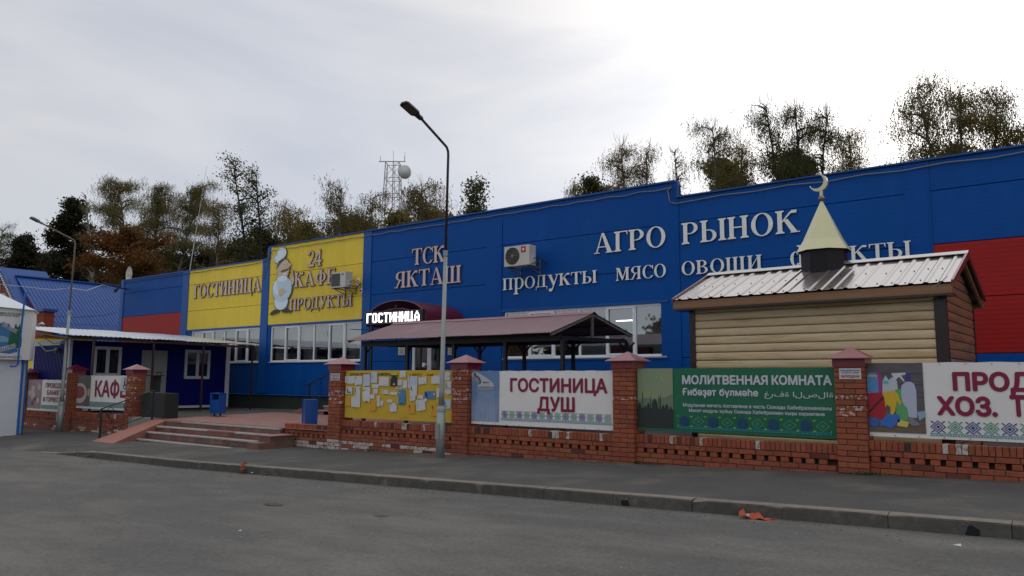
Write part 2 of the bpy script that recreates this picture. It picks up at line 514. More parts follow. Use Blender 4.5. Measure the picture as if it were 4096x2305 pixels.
def put(name, me, parent=None, loc=None):
    o = bpy.data.objects.new(name, me)
    COL.objects.link(o)
    if loc is not None:
        o.location = loc
    if parent is not None:
        o.parent = parent
        o.matrix_parent_inverse = PINV[parent.name]
    PINV[o.name] = PINV[parent.name] if parent is not None else Matrix.Identity(4)
    if loc is not None or parent is not None:
        base = Matrix.Translation(loc) if loc is not None else Matrix.Identity(4)
        PINV[o.name] = base.inverted()
    return o


PINV = {}


def thing(name, loc, label, cat, group=None):
    o = bpy.data.objects.new(name, None)
    COL.objects.link(o)
    o.location = loc
    o.empty_display_size = 0.2
    PINV[o.name] = Matrix.Translation(loc).inverted()
    return tag(o, label, cat, group)


def tag(o, label, cat, group=None):
    o['label'] = label
    o['category'] = cat
    if group:
        o['group'] = group
    return o


def kind(o, k):
    o['kind'] = k
    return o


# ---------------------------------------------------------------- lettering
TXT = {}


def raw_text(body, bold):
    key = (body, bold)
    if key not in TXT:
        c = bpy.data.curves.new('t', 'FONT')
        c.body = body
        c.size = 1.0
        c.resolution_u = 3
        c.fill_mode = 'NONE'
        o = bpy.data.objects.new('t', c)
        COL.objects.link(o)
        dg = bpy.context.evaluated_depsgraph_get()
        me = bpy.data.meshes.new_from_object(o.evaluated_get(dg))
        r_ = delaunay_2d_cdt([Vector(q.co[:2]) for q in me.vertices], [tuple(e.vertices) for e in me.edges], [], 1, 1e-6)
        v = np.array([(q.x, q.y, 0.0) for q in r_[0]])
        co_ = np.array([q.co[:2] for q in me.vertices])
        ed_ = np.array([tuple(e.vertices) for e in me.edges])
        pa_, pb_ = co_[ed_[:, 0]], co_[ed_[:, 1]]
        f = []
        for tri in r_[2]:                # keep the triangles inside an odd number of outlines, so that counters stay open
            cx_, cy_ = v[list(tri), 0].mean(), v[list(tri), 1].mean() + 1e-7
            hit = (pa_[:, 1] > cy_) != (pb_[:, 1] > cy_)
            a_, b_ = pa_[hit], pb_[hit]
            xi = a_[:, 0] + (cy_ - a_[:, 1]) / (b_[:, 1] - a_[:, 1]) * (b_[:, 0] - a_[:, 0])
            if (xi > cx_).sum() % 2:
                f.append(tuple(tri))
        if bold:                         # heavier strokes: the same outline laid over itself with small shifts
            nv = len(v)
            vv, ff = [], []
            for q in range(8):
                sh = np.array([bold * math.cos(q * math.pi / 4), bold * math.sin(q * math.pi / 4), 0.1 * (q + 1)])
                vv.append(v + sh)
                ff += [tuple(i_ + nv * q for i_ in p_) for p_ in f]
            v = np.concatenate(vv)
            f = ff
        bpy.data.objects.remove(o)
        bpy.data.curves.remove(c)
        bpy.data.meshes.remove(me)
        TXT[key] = (v, f)
    return TXT[key]


CAPH = 0.727


def lettering(mb, body, x0, x1, zb, cap, y, m, bold=0.03, frame=None):
    """flat printed lettering: from x0 to x1, baseline zb, capital height cap, standing 2 mm off plane y"""
    v, f = raw_text(body, bold)
    xs = v[:, 0]
    sx = (x1 - x0) / (xs.max() - xs.min())
    zz = v[:, 2]
    dz = max(zz.max() - zz.min(), 1e-6)
    vs = []
    for a in v:
        X = x0 + (a[0] - xs.min()) * sx
        Z = zb + a[1] * cap / CAPH
        Yv = y - 0.001 - 0.0015 * (a[2] - zz.min()) / dz
        p = (X, Yv, Z)
        if frame is not None:
            p = frame @ Vector(p)
        vs.append(p)
    mb.use(m)
    mb.add(vs, f)


# hand-drawn serif capitals and small letters: lists of strokes
T_ = 0.17
H_ = 0.05


def _box(x0, y0, x1, y1):
    return [(x0, y0), (x1, y0), (x1, y1), (x0, y1)]


def _stem(x, y0=0, y1=1, w=T_, bot=True, top=True):
    r = [_box(x, y0, x + w, y1)]
    if bot:
        r.append([(x - .075, y0), (x + w + .075, y0), (x + w + .075, y0 + H_ * .8), (x + w, y0 + .1), (x, y0 + .1), (x - .075, y0 + H_ * .8)])
    if top:
        r.append([(x - .075, y1), (x - .075, y1 - H_ * .8), (x, y1 - .1), (x + w, y1 - .1), (x + w + .075, y1 - H_ * .8), (x + w + .075, y1)])
    return r


def _ring(cx, cy, rx, ry, tx, ty, a0=0, a1=360, n=22):
    out = []
    for i in range(n):
        a, b = R(a0 + (a1 - a0) * i / n), R(a0 + (a1 - a0) * (i + 1) / n)
        out.append([(cx + rx * math.cos(a), cy + ry * math.sin(a)), (cx + rx * math.cos(b), cy + ry * math.sin(b)),
                    (cx + (rx - tx) * math.cos(b), cy + (ry - ty) * math.sin(b)), (cx + (rx - tx) * math.cos(a), cy + (ry - ty) * math.sin(a))])
    return out


def _drop(x, y, d=-1, h=.2):            # serif drop at the end of a thin bar
    return [[(x - .035, y), (x + .01, y), (x + .01, y + d * h), (x - .01, y + d * h), (x - .06, y + d * .05)]]


GL = {
    'Г': (.66, _stem(.1) + [_box(.1, .95, .62, 1)] + _drop(.63, 1)),
    'П': (.9, _stem(.1) + _stem(.6) + [_box(.1, .95, .75, 1)]),
    'И': (.9, _stem(.1) + _stem(.6) + [[(.25, .1), (.25, .2), (.62, .9), (.62, .8)]]),
    'Н': (.9, _stem(.1) + _stem(.6) + [_box(.25, .48, .62, .535)]),
    'О': (.92, _ring(.45, .5, .41, .52, .165, .045)),
    'С': (.82, _ring(.45, .5, .41, .52, .165, .045, 42, 318) + [[(.75, .98), (.79, .98), (.79, .68), (.76, .68), (.7, .86)], [(.8, .2), (.77, .23), (.6, .06), (.66, .03)]]),
    'Т': (.8, _stem(.31, top=False) + [_box(.03, .95, .76, 1)] + [[(.02, 1), (.06, 1), (.09, .93), (.045, .74), (.02, .74)], [(.73, 1), (.77, 1), (.77, .74), (.745, .74), (.7, .93)]]),
    'Ц': (.92, _stem(.1, bot=False) + _stem(.6, bot=False) + [_box(.03, 0, .88, .05), [(.80, .05), (.88, .05), (.88, -.24), (.85, -.24), (.79, 0)]]),
    'А': (.95, [[(.38, 1.02), (.5, 1.02), (.87, 0), (.66, 0)], [(.38, .96), (.43, .96), (.17, 0), (.11, 0)], _box(.24, .29, .68, .34), _box(.02, 0, .29, .042), _box(.57, 0, .95, .042)]),
    'К': (.9, _stem(.1) + [[(.26, .45), (.26, .53), (.56, .93), (.64, .93), (.6, .86)], _box(.6, .85, .8, .98), [(.33, .56), (.47, .62), (.83, 0), (.61, 0)], _box(.56, 0, .9, .042)]),
    'Ф': (1.0, _stem(.42) + _ring(.505, .5, .44, .33, .155, .045)),
    'Е': (.76, _stem(.1) + [_box(.1, .95, .66, 1), _box(.1, 0, .68, .05), _box(.25, .48, .5, .53), _box(.48, .38, .52, .64)] + _drop(.67, 1) + _drop(.7, 0, 1)),
    'Р': (.78, _stem(.1) + [_box(.25, .955, .4, 1), _box(.25, .45, .4, .495)] + _ring(.38, .725, .33, .275, .16, .045, -90, 90, 12)),
    'Д': (.92, [[(.22, .98), (.28, .98), (.23, .04), (.13, .04)], _box(.55, .04, .72, .98), _box(.14, .95, .8, 1), _box(.02, 0, .9, .05), [(.02, .05), (.09, .05), (.07, -.02), (.045, -.24), (.02, -.24)], [(.9, .05), (.83, .05), (.85, -.02), (.875, -.24), (.9, -.24)]]),
    'У': (.86, [[(.08, .97), (.27, .97), (.54, .36), (.44, .24)], [(.73, .97), (.79, .97), (.42, .06), (.34, .06)], _box(.0, .958, .34, 1), _box(.58, .958, .88, 1)] + _ring(.29, .1, .13, .11, .11, .09, 0, 360, 10)),
    'Ы': (1.1, _stem(.1) + [_box(.25, .515, .4, .56), _box(.25, 0, .4, .045)] + _ring(.38, .28, .31, .28, .155, .045, -90, 90, 12) + _stem(.83)),
    'Я': (.86, _stem(.55) + [_box(.4, .955, .58, 1), _box(.4, .45, .58, .495), [(.33, .46), (.45, .46), (.22, .05), (.12, .05)], _box(.0, 0, .26, .042)] + _ring(.4, .725, .32, .275, .16, .045, 90, 270, 12)),
    'Ш': (1.2, _stem(.1, bot=False) + _stem(.5, bot=False) + _stem(.9, bot=False) + [_box(.03, 0, 1.14, .05)]),
    'Щ': (1.24, _stem(.1, bot=False) + _stem(.5, bot=False) + _stem(.9, bot=False) + [_box(.03, 0, 1.18, .05), [(1.1, .05), (1.18, .05), (1.18, -.24), (1.15, -.24), (1.09, 0)]]),
    'М': (1.1, _stem(.12, w=.06) + _stem(.8) + [[(.12, .97), (.33, .97), (.58, .2), (.5, .02)], [(.8, .95), (.86, .95), (.55, .02), (.49, .02)]]),
    'В': (.84, _stem(.1) + [_box(.25, .955, .38, 1), _box(.25, .5, .4, .54), _box(.25, 0, .4, .045)] + _ring(.36, .76, .3, .24, .15, .045, -90, 90, 10) + _ring(.38, .27, .35, .27, .16, .045, -90, 90, 10)),
    '2': (.66, _ring(.3, .72, .27, .28, .13, .06, -35, 170, 12) + [[(.42, .55), (.54, .6), (.2, .08), (.06, .05)], _box(.05, 0, .6, .13)]),
    '4': (.68, [_box(.36, 0, .51, 1), [(.36, 1), (.4, .9), (.12, .34), (.03, .34)], _box(.03, .24, .64, .35), _box(.28, 0, .6, .045)]),
}


def _sc(k, adv=None):
    a, st = GL[k]
    return (a * .72, [[(x * .72, y * .72) for x, y in p] for p in st])


for lo, upc in zip('подктымясвщи', 'ПОДКТЫМЯСВЩИ'):
    GL[lo] = _sc(upc)
GL['р'] = (.64, _stem(.1, -.32, .7, .13) + _ring(.34, .35, .27, .36, .125, .04, -120, 120, 14))
GL['у'] = (.62, [[(.05, .68), (.2, .68), (.38, .2), (.3, .05)], [(.52, .68), (.57, .68), (.27, -.26), (.2, -.26)], _box(0, .665, .26, .7), _box(.42, .665, .64, .7)] + _ring(.17, -.22, .1, .1, .09, .09, 0, 360, 10))
GL['ф'] = (.86, _stem(.36, -.32, 1.0, .13) + _ring(.23, .35, .2, .36, .12, .04, 40, 320, 14) + _ring(.62, .35, .2, .36, .12, .04, -140, 140, 14))


def serif_sign(name, label, text, x0, x1, zb, cap, y, mface, medge, depth=0.03, widths=None, special=None, label_cat='sign', outline=0.0):
    """raised serif letters screwed on the wall; every letter is a part"""
    t = thing(name, ((x0 + x1) / 2, y, zb), label, label_cat, 'raised letters on the market front')
    adv = [GL[c][0] if c != ' ' else .34 for c in text]
    k = (x1 - x0) / sum(adv)
    x = x0
    for c, a in zip(text, adv):
        if c != ' ':
            mb = MB()
            mf = special.get(len([1]), mface) if False else mface
            if special and (x - x0) / (x1 - x0) > special[0]:
                mf = special[1]
            for i, poly in enumerate(GL[c][1]):
                dd = (i % 9) * 0.0007
                area = sum(poly[q][0] * poly[(q + 1) % len(poly)][1] - poly[(q + 1) % len(poly)][0] * poly[q][1] for q in range(len(poly)))
                if area < 0:
                    poly = poly[::-1]
                pts = [(x + u * k, zb + v_ * cap) for u, v_ in poly]
                if outline:
                    cxm = sum(p[0] for p in pts) / len(pts)
                    czm = sum(p[1] for p in pts) / len(pts)
                    big = []
                    for (px_, pz_) in pts:
                        dx, dz = px_ - cxm, pz_ - czm
                        big.append((px_ + math.copysign(outline, dx), pz_ + math.copysign(outline, dz)))
                    mb.use(medge).prism(big, y - depth * .8 - dd * .5, y)
                n = len(pts)
                o = y - depth - dd
                mb.use(mf).add([(p[0], o, p[1]) for p in pts], [tuple(range(n))])
                mb.use(medge).add([(p[0], o, p[1]) for p in pts] + [(p[0], y, p[1]) for p in pts],
                                  [(q, (q + 1) % n, (q + 1) % n + n, q + n) for q in range(n)])
            mb.build('letter', t)
        x += a * k
    return t


# ---------------------------------------------------------------- ground, road, pavement, kerb
KY = 8.15                                # front face of the kerb


def ground_strip(name, xs, yfun, zfun, m):
    mb = MB().use(m)
    n = len(yfun(0))
    vs = []
    for X in xs:
        for Yv in yfun(X):
            vs.append((X, Yv, zfun(X, Yv)))
    fs = []
    for i in range(len(xs) - 1):
        for j in range(n - 1):
            fs.append((i * n + j, (i + 1) * n + j, (i + 1) * n + j + 1, i * n + j + 1))
    return kind(mb.add(vs, fs).build(name), 'structure')


def kerb_drop(X):                        # the kerb sinks into the road at its left end
    t = min(1, max(0, (X + 20.2) / 2.6))
    return 0.135 * t * t * (3 - 2 * t)


xs = [-600, -200, -100, -60, -45] + [x for x in np.arange(-36, 8.1, 0.5)] + [20, 60, 200, 600]
road_ys = [-600, -100, -30, -10, 0, 3, 5, 6.5, 7.5, KY + 0.2]
ground_strip('road', xs, lambda X: road_ys, lambda X, Y: g(X) - 0.135 - 0.012 * max(0, min(1, (8.15 - Y) / 8)), M_road)


def walk_z(X, Y):
    if Y < KY + 0.2:
        return g(X) - 0.135 + kerb_drop(X) + 0.0
    return g(X)


def plaza_z(X):
    return max(min(0.24, 0.24 + 0.011 * (X + 24)), 0.12)


ground_strip('pavement', xs, lambda X: [KY + (0.14 if X > -20.6 else 0.0), KY + 0.6, 9.3, 10.2, 11.0, 11.62],
             lambda X, Y: g(X) if Y > KY + 0.7 else (g(X) - (0.135 - kerb_drop(X)) * (1.0 if Y < KY + 0.5 else 0.45)), M_walk)
# far ground sheet that carries everything behind the fence out to the horizon
mbg = MB().use(mat('dull_grass', (0.05, 0.05, 0.025), rough=0.95, var=0.3, vs=0.5))
mbg.quad((-1500, 11.5, -0.6), (1500, 11.5, -0.6), (1500, 2500, -0.6), (-1500, 2500, -0.6))
mbg.quad((-1500, -2500, -0.62), (1500, -2500, -0.62), (1500, -599, -0.62), (-1500, -599, -0.62))
kind(mbg.build('ground'), 'structure')

# kerb stones, one metre each
kerb = MB().use(M_mortar)
kroot = thing('kerb', (-10, KY, 0), 'row of weathered concrete kerb stones along the pavement edge', 'kerb')
kind(kroot, 'structure')
del kroot['category']


def kerb_stone(x0, x1, m, chip=0.0):
    mb = MB()
    d0, d1 = kerb_drop(x0), kerb_drop(x1)
    z0t, z1t = g(x0) - 0.135 + d0 + 0.004, g(x1) - 0.135 + d1 + 0.004
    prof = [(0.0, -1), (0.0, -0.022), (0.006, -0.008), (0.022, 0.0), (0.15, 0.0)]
    vs = []
    ns = 6
    for i in range(ns):
        t = i / (ns - 1)
        x = x0 + (x1 - x0) * t
        zt = z0t + (z1t - z0t) * t
        edge = (i == 0 or i == ns - 1)
        for (dy, dz) in prof:
            z = (zt + dz) if dz > -0.5 else zt - 0.3
            yy = KY + dy + (rnd.uniform(-.003, .003) if dz > -.5 and dy < .1 else 0)
            if edge and dy < .1 and dz > -.5:
                z -= 0.004 + chip * rnd.random()
                yy += 0.005 + chip * rnd.random()
            vs.append((x, yy, z))
    n = len(prof)
    for i in range(ns - 1):
        for j in range(n - 1):
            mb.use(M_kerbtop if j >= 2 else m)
            mb.add([vs[i * n + j], vs[(i + 1) * n + j], vs[(i + 1) * n + j + 1], vs[i * n + j + 1]], [(0, 1, 2, 3)])
    mb.use(m)
    mb.add(vs[:n] + [(x0, KY + .15, z0t - .3)], [tuple(range(n, -1, -1))])
    mb.add(vs[-n:] + [(x1, KY + .15, z1t - .3)], [tuple(range(n + 1))])
    return mb.build('kerb_stone', kroot)


x = -20.6
k = 0
while x < 5:
    kerb_stone(x + 0.003, x + 1.0 - 0.003, M_kerb, chip=0.03 if k % 5 == 2 else 0.008)
    x += 1.0
    k += 1
# drain holes with broken concrete round them
for px_, py_ in ((2502, 2012), (3890, 2123)):
    p = PY(px_, py_, KY)
    mb = MB().use(M_dark)
    pts_ = [(p.x + .055 * math.cos(i * .52) * rnd.uniform(.8, 1.25), p.z - .012 + .05 * math.sin(i * .52) * rnd.uniform(.8, 1.25)) for i in range(12)]
    mb.prism(pts_, KY - .006, KY + .02)
    mb.use(M_kerbtop)
    for i in range(14):
        xx, zz = p.x + rnd.uniform(-.16, .16), p.z + .05 + rnd.uniform(-.02, .03)
        r_ = rnd.uniform(.008, .022)
        mb.add([(xx - r_, KY - .004, zz), (xx + r_ * .8, KY - .006, zz - r_ * .4), (xx + r_ * .3, KY - .010, zz + r_)], [(0, 1, 2)])
    o = mb.build('drain_hole', kroot)

# ---------------------------------------------------------------- brick fence
FY = 11.5                                # front face of the pillars
CO = 0.0785                              # course height
BR = {}


def brick_mesh(w_, d, h):
    key = (round(w_, 3), round(d, 3), round(h, 3))
    if key not in BR:
        c = 0.004
        vs = [(0, c, 0), (w_, c, 0), (w_, c, h), (0, c, h), (c, 0, c), (w_ - c, 0, c), (w_ - c, 0, h - c), (c, 0, h - c),
              (0, d, 0), (w_, d, 0), (w_, d, h), (0, d, h)]
        fs = [(4, 5, 6, 7), (0, 1, 5, 4), (1, 2, 6, 5), (2, 3, 7, 6), (3, 0, 4, 7), (0, 8, 9, 1), (1, 9, 10, 2), (2, 10, 11, 3), (3, 11, 8, 0), (8, 11, 10, 9)]
        me = bpy.data.meshes.new('brick')
        me.from_pydata(vs, [], fs)
        me.materials.append(M_brick)
        BR[key] = me
    return BR[key]


def brick(par, x, y, z, w_, d, h, m=None):
    o = bpy.data.objects.new('brick', brick_mesh(w_, d, h))
    COL.objects.link(o)
    o.location = (x, y + rnd.uniform(-.0035, .0035), z + rnd.uniform(-.001, .001))
    o.rotation_euler = (0, 0, rnd.uniform(-.008, .008))
    o.parent = par
    o.matrix_parent_inverse = PINV[par.name]
    if m is not None:
        o.material_slots[0].link = 'OBJECT'
        o.material_slots[0].material = m
    return o


CAPZ = 1.65


def pillar(x0, label, base=None, top=CAPZ, paper=(), white=(), capm=None):
    W = 0.40
    gz = g(x0) - 0.03 if base is None else base
    t = thing('brick_pillar', (x0 + W / 2, FY + W / 2, gz), label, 'brick pillar', 'brick pillars of the fence')
    mb = MB().use(M_mortar)
    mb.box((x0 + .008, FY + .009, gz), (x0 + W - .009, FY + W - .008, top))
    mb.build('mortar_core', t)
    z = top - CO
    i = 0
    while z > gz - 0.03:
        m = None
        if i in paper:
            m = M_brickp
        if i in white:
            m = M_brickw
        h = CO - .011
        if i % 2 == 0:
            brick(t, x0, FY, z, .265, .125, h, m)
            brick(t, x0 + .275, FY, z, .125, .265, h, m if rnd.random() < .5 else None)
            brick(t, x0 + .135, FY + .275, z, .265, .125, h)
        else:
            brick(t, x0, FY, z, .125, .265, h, m if rnd.random() < .5 else None)
            brick(t, x0 + .135, FY, z, .265, .125, h, m)
            brick(t, x0 + .275, FY + .135, z, .125, .265, h)
        z -= CO
        i += 1
    cm = capm or M_burg
    cx_, cy_ = x0 + W / 2, FY + W / 2
    mb = MB().use(cm)
    c = W / 2 + .018
    mb.box((cx_ - c, cy_ - c, top - .012), (cx_ + c, cy_ + c, top + .10))
    mb.build('collar', t)
    mb = MB().use(cm)
    e = W / 2 + .095
    za = top + .10
    mb.add([(cx_ - e, cy_ - e, za), (cx_ + e, cy_ - e, za), (cx_ + e, cy_ + e, za), (cx_ - e, cy_ + e, za),
            (cx_ - e, cy_ - e, za + .012), (cx_ + e, cy_ - e, za + .012), (cx_ + e, cy_ + e, za + .012), (cx_ - e, cy_ + e, za + .012), (cx_, cy_, za + .175)],
           [(0, 3, 2, 1), (0, 1, 5, 4), (1, 2, 6, 5), (2, 3, 7, 6), (3, 0, 4, 7), (4, 5, 8), (5, 6, 8), (6, 7, 8), (7, 4, 8)])
    mb.build('pyramid_cap', t)
    return t


def low_wall(x0, x1, top, label, ncheck=2, whites=(), lowwhite=0.0, gaprow=True):
    YW = FY + .06
    gz = min(g(x0), g(x1)) - .08
    t = thing('brick_wall', ((x0 + x1) / 2, YW, gz), label, 'brick wall', 'low brick walls of the fence')
    mb = MB().use(M_mortar)
    zs = top - .125
    mb.box((x0, YW + .008, gz), (x1, YW + .24, zs - 2 * CO - .002))
    mb.box((x0, YW + .008, zs - CO - .002), (x1, YW + .24, top - .012))
    mb.use(mat('recess_mortar', (0.075, 0.05, 0.04), rough=.95, var=.4, vs=15)).box((x0, YW + .095, zs - 2 * CO - .004), (x1, YW + .235, zs - CO))
    mb.build('mortar_core', t)
    # soldier course on top
    n = int((x1 - x0) / .0745)
    p = (x1 - x0) / n
    for i in range(n):
        r = rnd.random()
        m = M_brickw if i in whites else (M_brickd if r < .13 else None)
        brick(t, x0 + i * p + .004, YW - .004 + (0.012 if r < .13 else 0), zs + .002 - (0 if r > .06 else .0), p - .009, .2, .125 - (.02 if r < .08 else 0), m)

    def course(z, off, m=None, lw=0):
        xx = x0 - off
        while xx < x1 - .03:
            a, b = max(xx, x0 + .003), min(xx + .253, x1 - .003)
            if b - a > .03:
                mm = M_brickw if rnd.random() < lw else (M_brickd if rnd.random() < .06 else m)
                brick(t, a, YW, z, b - a, .12, CO - .011, mm)
            xx += .265
    course(zs - CO, .1)
    xx = x0 + .02
    while xx < x1 - .1:
        brick(t, xx, YW + .002, zs - 2 * CO, .115, .13, CO - .009)
        xx += .182
    z = zs - 3 * CO
    i = 0
    while z > gz - .02:
        zz = z - g((x0 + x1) / 2)
        course(z, .13 * (i % 2), lw=lowwhite if zz < .12 else 0)
        z -= CO
        i += 1
    return t


PP = [('p1', -13.86), ('p2', -10.12), ('p4', -6.47), ('p5', -2.86)]
pillar(-13.86, 'brick pillar right of the entrance steps, beside the yellow notice board', paper=(6, 7, 8, 9), white=(20, 21, 22))
pillar(-10.12, 'brick pillar with paper scraps between notice board and shower banner', paper=(0, 2, 5, 6, 7, 8))
pillar(-6.47, 'brick pillar between the shower banner and the green banner', paper=(6,))
pillar(-2.86, 'nearest brick pillar, right of the green banner, with dark red cap', paper=(5, 7, 8))
pillar(-23.2, 'brick pillar left of the ramp, right of the cafe banner', top=1.56, base=-.3, paper=(1, 2, 4, 5, 6, 7, 9))
pillar(-27.2, 'brick pillar between the two banners left of the ramp', top=1.58, base=-.38)
pillar(-30.9, 'leftmost brick pillar, half hidden behind the white water kiosk', top=1.48, base=-.45)

low_wall(-15.5, -13.86, 0.355, 'short low brick wall between the steps and the first pillar', lowwhite=.85)
low_wall(-13.46, -10.12, 0.50, 'low brick wall under the yellow notice board', whites=(14, 25, 26, 33), lowwhite=.5)
low_wall(-9.72, -6.47, 0.51, 'low brick wall under the shower banner', whites=(19, 25, 26, 27, 30, 39))
low_wall(-6.07, -2.86, 0.53, 'low brick wall under the green banner', whites=(8, 15, 27))
low_wall(-2.46, 1.2, 0.615, 'low brick wall under the household goods banner', whites=(12, 14, 15))
low_wall(-26.8, -23.2, 0.30, 'low brick wall under the cafe banner', lowwhite=.4, whites=(38, 39))
low_wall(-30.5, -27.2, 0.26, 'low brick wall under the banquet banner', lowwhite=.2)
pillar(1.2, 'brick pillar just outside the right edge of the view')

# ---------------------------------------------------------------- entrance steps, ramp, plaza
SX0, SX1 = -20.75, -15.52
st = thing('entrance_steps', (-18, 10.9, g(-18)), 'four wide steps with pale edges and red tiled risers', 'steps')
SY = [10.45, 10.78, 11.11, 11.44]
SZ = [-0.185, -0.02, 0.11, 0.24]
rights = [-14.9, -15.05, -15.25, -15.52]
for i, (yv, zv) in enumerate(zip(SY, SZ)):
    zb = -0.35 if i == 0 else SZ[i - 1]
    y1 = SY[i + 1] if i < 3 else 11.7
    xr = [-15.42, -15.0, -14.62, -15.52][i]
    xr = [-15.45, -15.47, -15.5, -15.52][i]
    mb = MB().use(M_tiler).box((SX0, yv + .012, zb - .02), (xr, y1 + .02, zv - .03))
    mb.build('step_core', st)
    # riser tiles
    tx = SX0
    while tx < xr - .05:
        e = min(tx + .30, xr)
        mb = MB().use(M_tiler if rnd.random() < .75 else mat('grey_riser_tile', (0.15, 0.12, 0.105), rough=.7, var=.2, vs=6, objvar=.2)).box((tx + .003, yv, zb + .002), (e - .003, yv + .02, zv - .036))
        mb.build('riser_tile', st)
        tx += .30
    if i < 3:
        mb = MB().use(M_tiler).box((SX0, yv + .08, zv - .035), (xr, y1 + .015, zv - .006))
        mb.build('tread', st)
    tx = SX0
    while tx < xr - .05:
        L = rnd.choice((1.5, 1.2, 0.9, 1.8))
        e = min(tx + L, xr)
        red = (i == 2 and -18.9 < tx < -17) or (i == 3 and tx < -19.9)
        mb = MB().use(M_tile if red else M_nos).box((tx + .004, yv - .02, zv - .035 + rnd.uniform(-.002, .002)), (e - .004, yv + .08, zv + rnd.uniform(-.002, .003)))
        mb.build('step_edge', st)
        tx = e
# red tiled cheek at the right end of the steps
ck = MB().use(M_tiler)
ck.box((-15.44, 10.50, -.4), (-15.02, 11.48, -.03))
ck.build('cheek_tile', st)
ck = MB().use(M_tiler).box((-15.46, 10.83, -.03), (-15.02, 11.48, .10))
ck.build('cheek_tile', st)
ck = MB().use(M_tile).box((-15.47, 10.81, .10), (-15.0, 11.49, .118))
ck.build('cheek_cover', st)

rp = MB().use(mat('pink_ramp_paint', (0.34, 0.135, 0.105), rough=0.7, var=0.12, vs=3, col2=(0.25, 0.12, 0.10), c2s=1.5))
fz = g(-20.6) + .004
fl, fr_, tr_, tl_ = (-21.15, 9.68, fz), (-20.0, 9.68, fz), (-20.72, 11.46, .245), (-21.4, 11.46, .245)
rp.add([fl, fr_, tr_, tl_, (fl[0], fl[1], -.5), (fr_[0], fr_[1], -.5), (tr_[0], tr_[1], -.5), (tl_[0], tl_[1], -.5)],
       [(0, 1, 2, 3), (0, 4, 5, 1), (1, 5, 6, 2), (3, 7, 4, 0), (2, 6, 7, 3)])
tag(rp.build('ramp'), 'pink painted concrete ramp left of the entrance steps', 'ramp')
cb = MB().use(M_conc).box((-22.75, 11.42, -.5), (-21.45, 11.95, .27))
tag(cb.build('concrete_block'), 'grey concrete block between the ramp and the brick pillar', 'concrete block')

# plaza behind the fence: asphalt with a field of red tiles
mb = MB().use(M_walk)
pxs = [-60, -40, -32, -29, -26, -24, -22, -20.75, -15.52, -10, 0, 8, 14]
vs = []
for X in pxs:
    for Yv in (11.7, 14, 18.9):
        vs.append((X, Yv, plaza_z(X)))
for i in range(len(pxs) - 1):
    for j in range(2):
        mb.add([vs[i * 3 + j], vs[(i + 1) * 3 + j], vs[(i + 1) * 3 + j + 1], vs[i * 3 + j + 1]], [(0, 1, 2, 3)])
mb.quad((-60, 11.7, plaza_z(-60)), (-60, 11.7, -.7), (14, 11.7, -.7), (14, 11.7, plaza_z(14)))
kind(mb.build('plaza'), 'structure')
# tiles as single pieces where they show, rows running with the steps
tf = thing('tile_field', (-18, 13, .24), 'field of small reddish paving tiles behind the steps', 'paving')
kind(tf, 'structure')
del tf['category']
tile_me = {}
ty = 11.53
row = 0
cnt = 0
while ty < 15.6:
    left = -21.3 - (ty - 11.5) * .30
    right = -13.95 if ty < 11.9 else -14.2
    tx = left + (row % 2) * .15
    while tx < right:
        if cnt < 300:
            key = 0
            if key not in tile_me:
                b_ = MB().use(M_tile).box((0, 0, -.01), (.292, .292, .012))
                me = bpy.data.meshes.new('paving_tile')
                me.from_pydata(b_.v, [], b_.f)
                me.materials.append(M_tile)
                tile_me[key] = me
            o = put('paving_tile', tile_me[key], tf, (tx, ty, .244 + rnd.uniform(-.0015, .0015)))
            cnt += 1
        tx += .30
    ty += .30
    row += 1
mb = MB().use(M_tile)
mb.add([(-21.4, 11.5, .243), (-14.0, 11.5, .243), (-14.0, 16.6, .243), (-22.9, 16.6, .243)], [(0, 1, 2, 3)])
kind(mb.build('tile_bed', tf), 'stuff')

# ---------------------------------------------------------------- market building
BY = 18.7
mk = thing('market_building', (-17, BY, 0.1), 'long market hall clad in blue, yellow and red panels', 'building')
ROWS = [0.80, 2.02, 3.22, 4.42, 5.62]
BAYS = [-38.8, -32.55, -26.5, -20.43, -14.44, -8.45, -2.48, 3.5, 9.5]
TOPS = {0: 6.33, 1: 6.33, 2: 6.82, 3: 6.82, 4: 6.82, 5: 6.36, 6: 6.36, 7: 6.36}
WZ0, WZ1 = 2.07, 3.50
WB = {1: (-32.1, -26.95), 2: (-26.22, -20.85), 4: (-14.32, -8.88)}


def panel(x0, x1, z0, z1, m):
    c = .006
    mb = MB().use(m)
    x0 += c; x1 -= c; z0 += c; z1 -= c
    e = .008
    y0, y1 = BY, BY + .09
    mb.add([(x0 + e, y0, z0 + e), (x1 - e, y0, z0 + e), (x1 - e, y0, z1 - e), (x0 + e, y0, z1 - e),
            (x0, y0 + e, z0), (x1, y0 + e, z0), (x1, y0 + e, z1), (x0, y0 + e, z1), (x0, y1, z0), (x1, y1, z0), (x1, y1, z1), (x0, y1, z1)],
           [(0, 1, 2, 3), (4, 5, 1, 0), (5, 6, 2, 1), (6, 7, 3, 2), (7, 4, 0, 3), (4, 8, 9, 5), (5, 9, 10, 6), (6, 10, 11, 7), (7, 11, 8, 4)])
    return mb.build('wall_panel', mk)


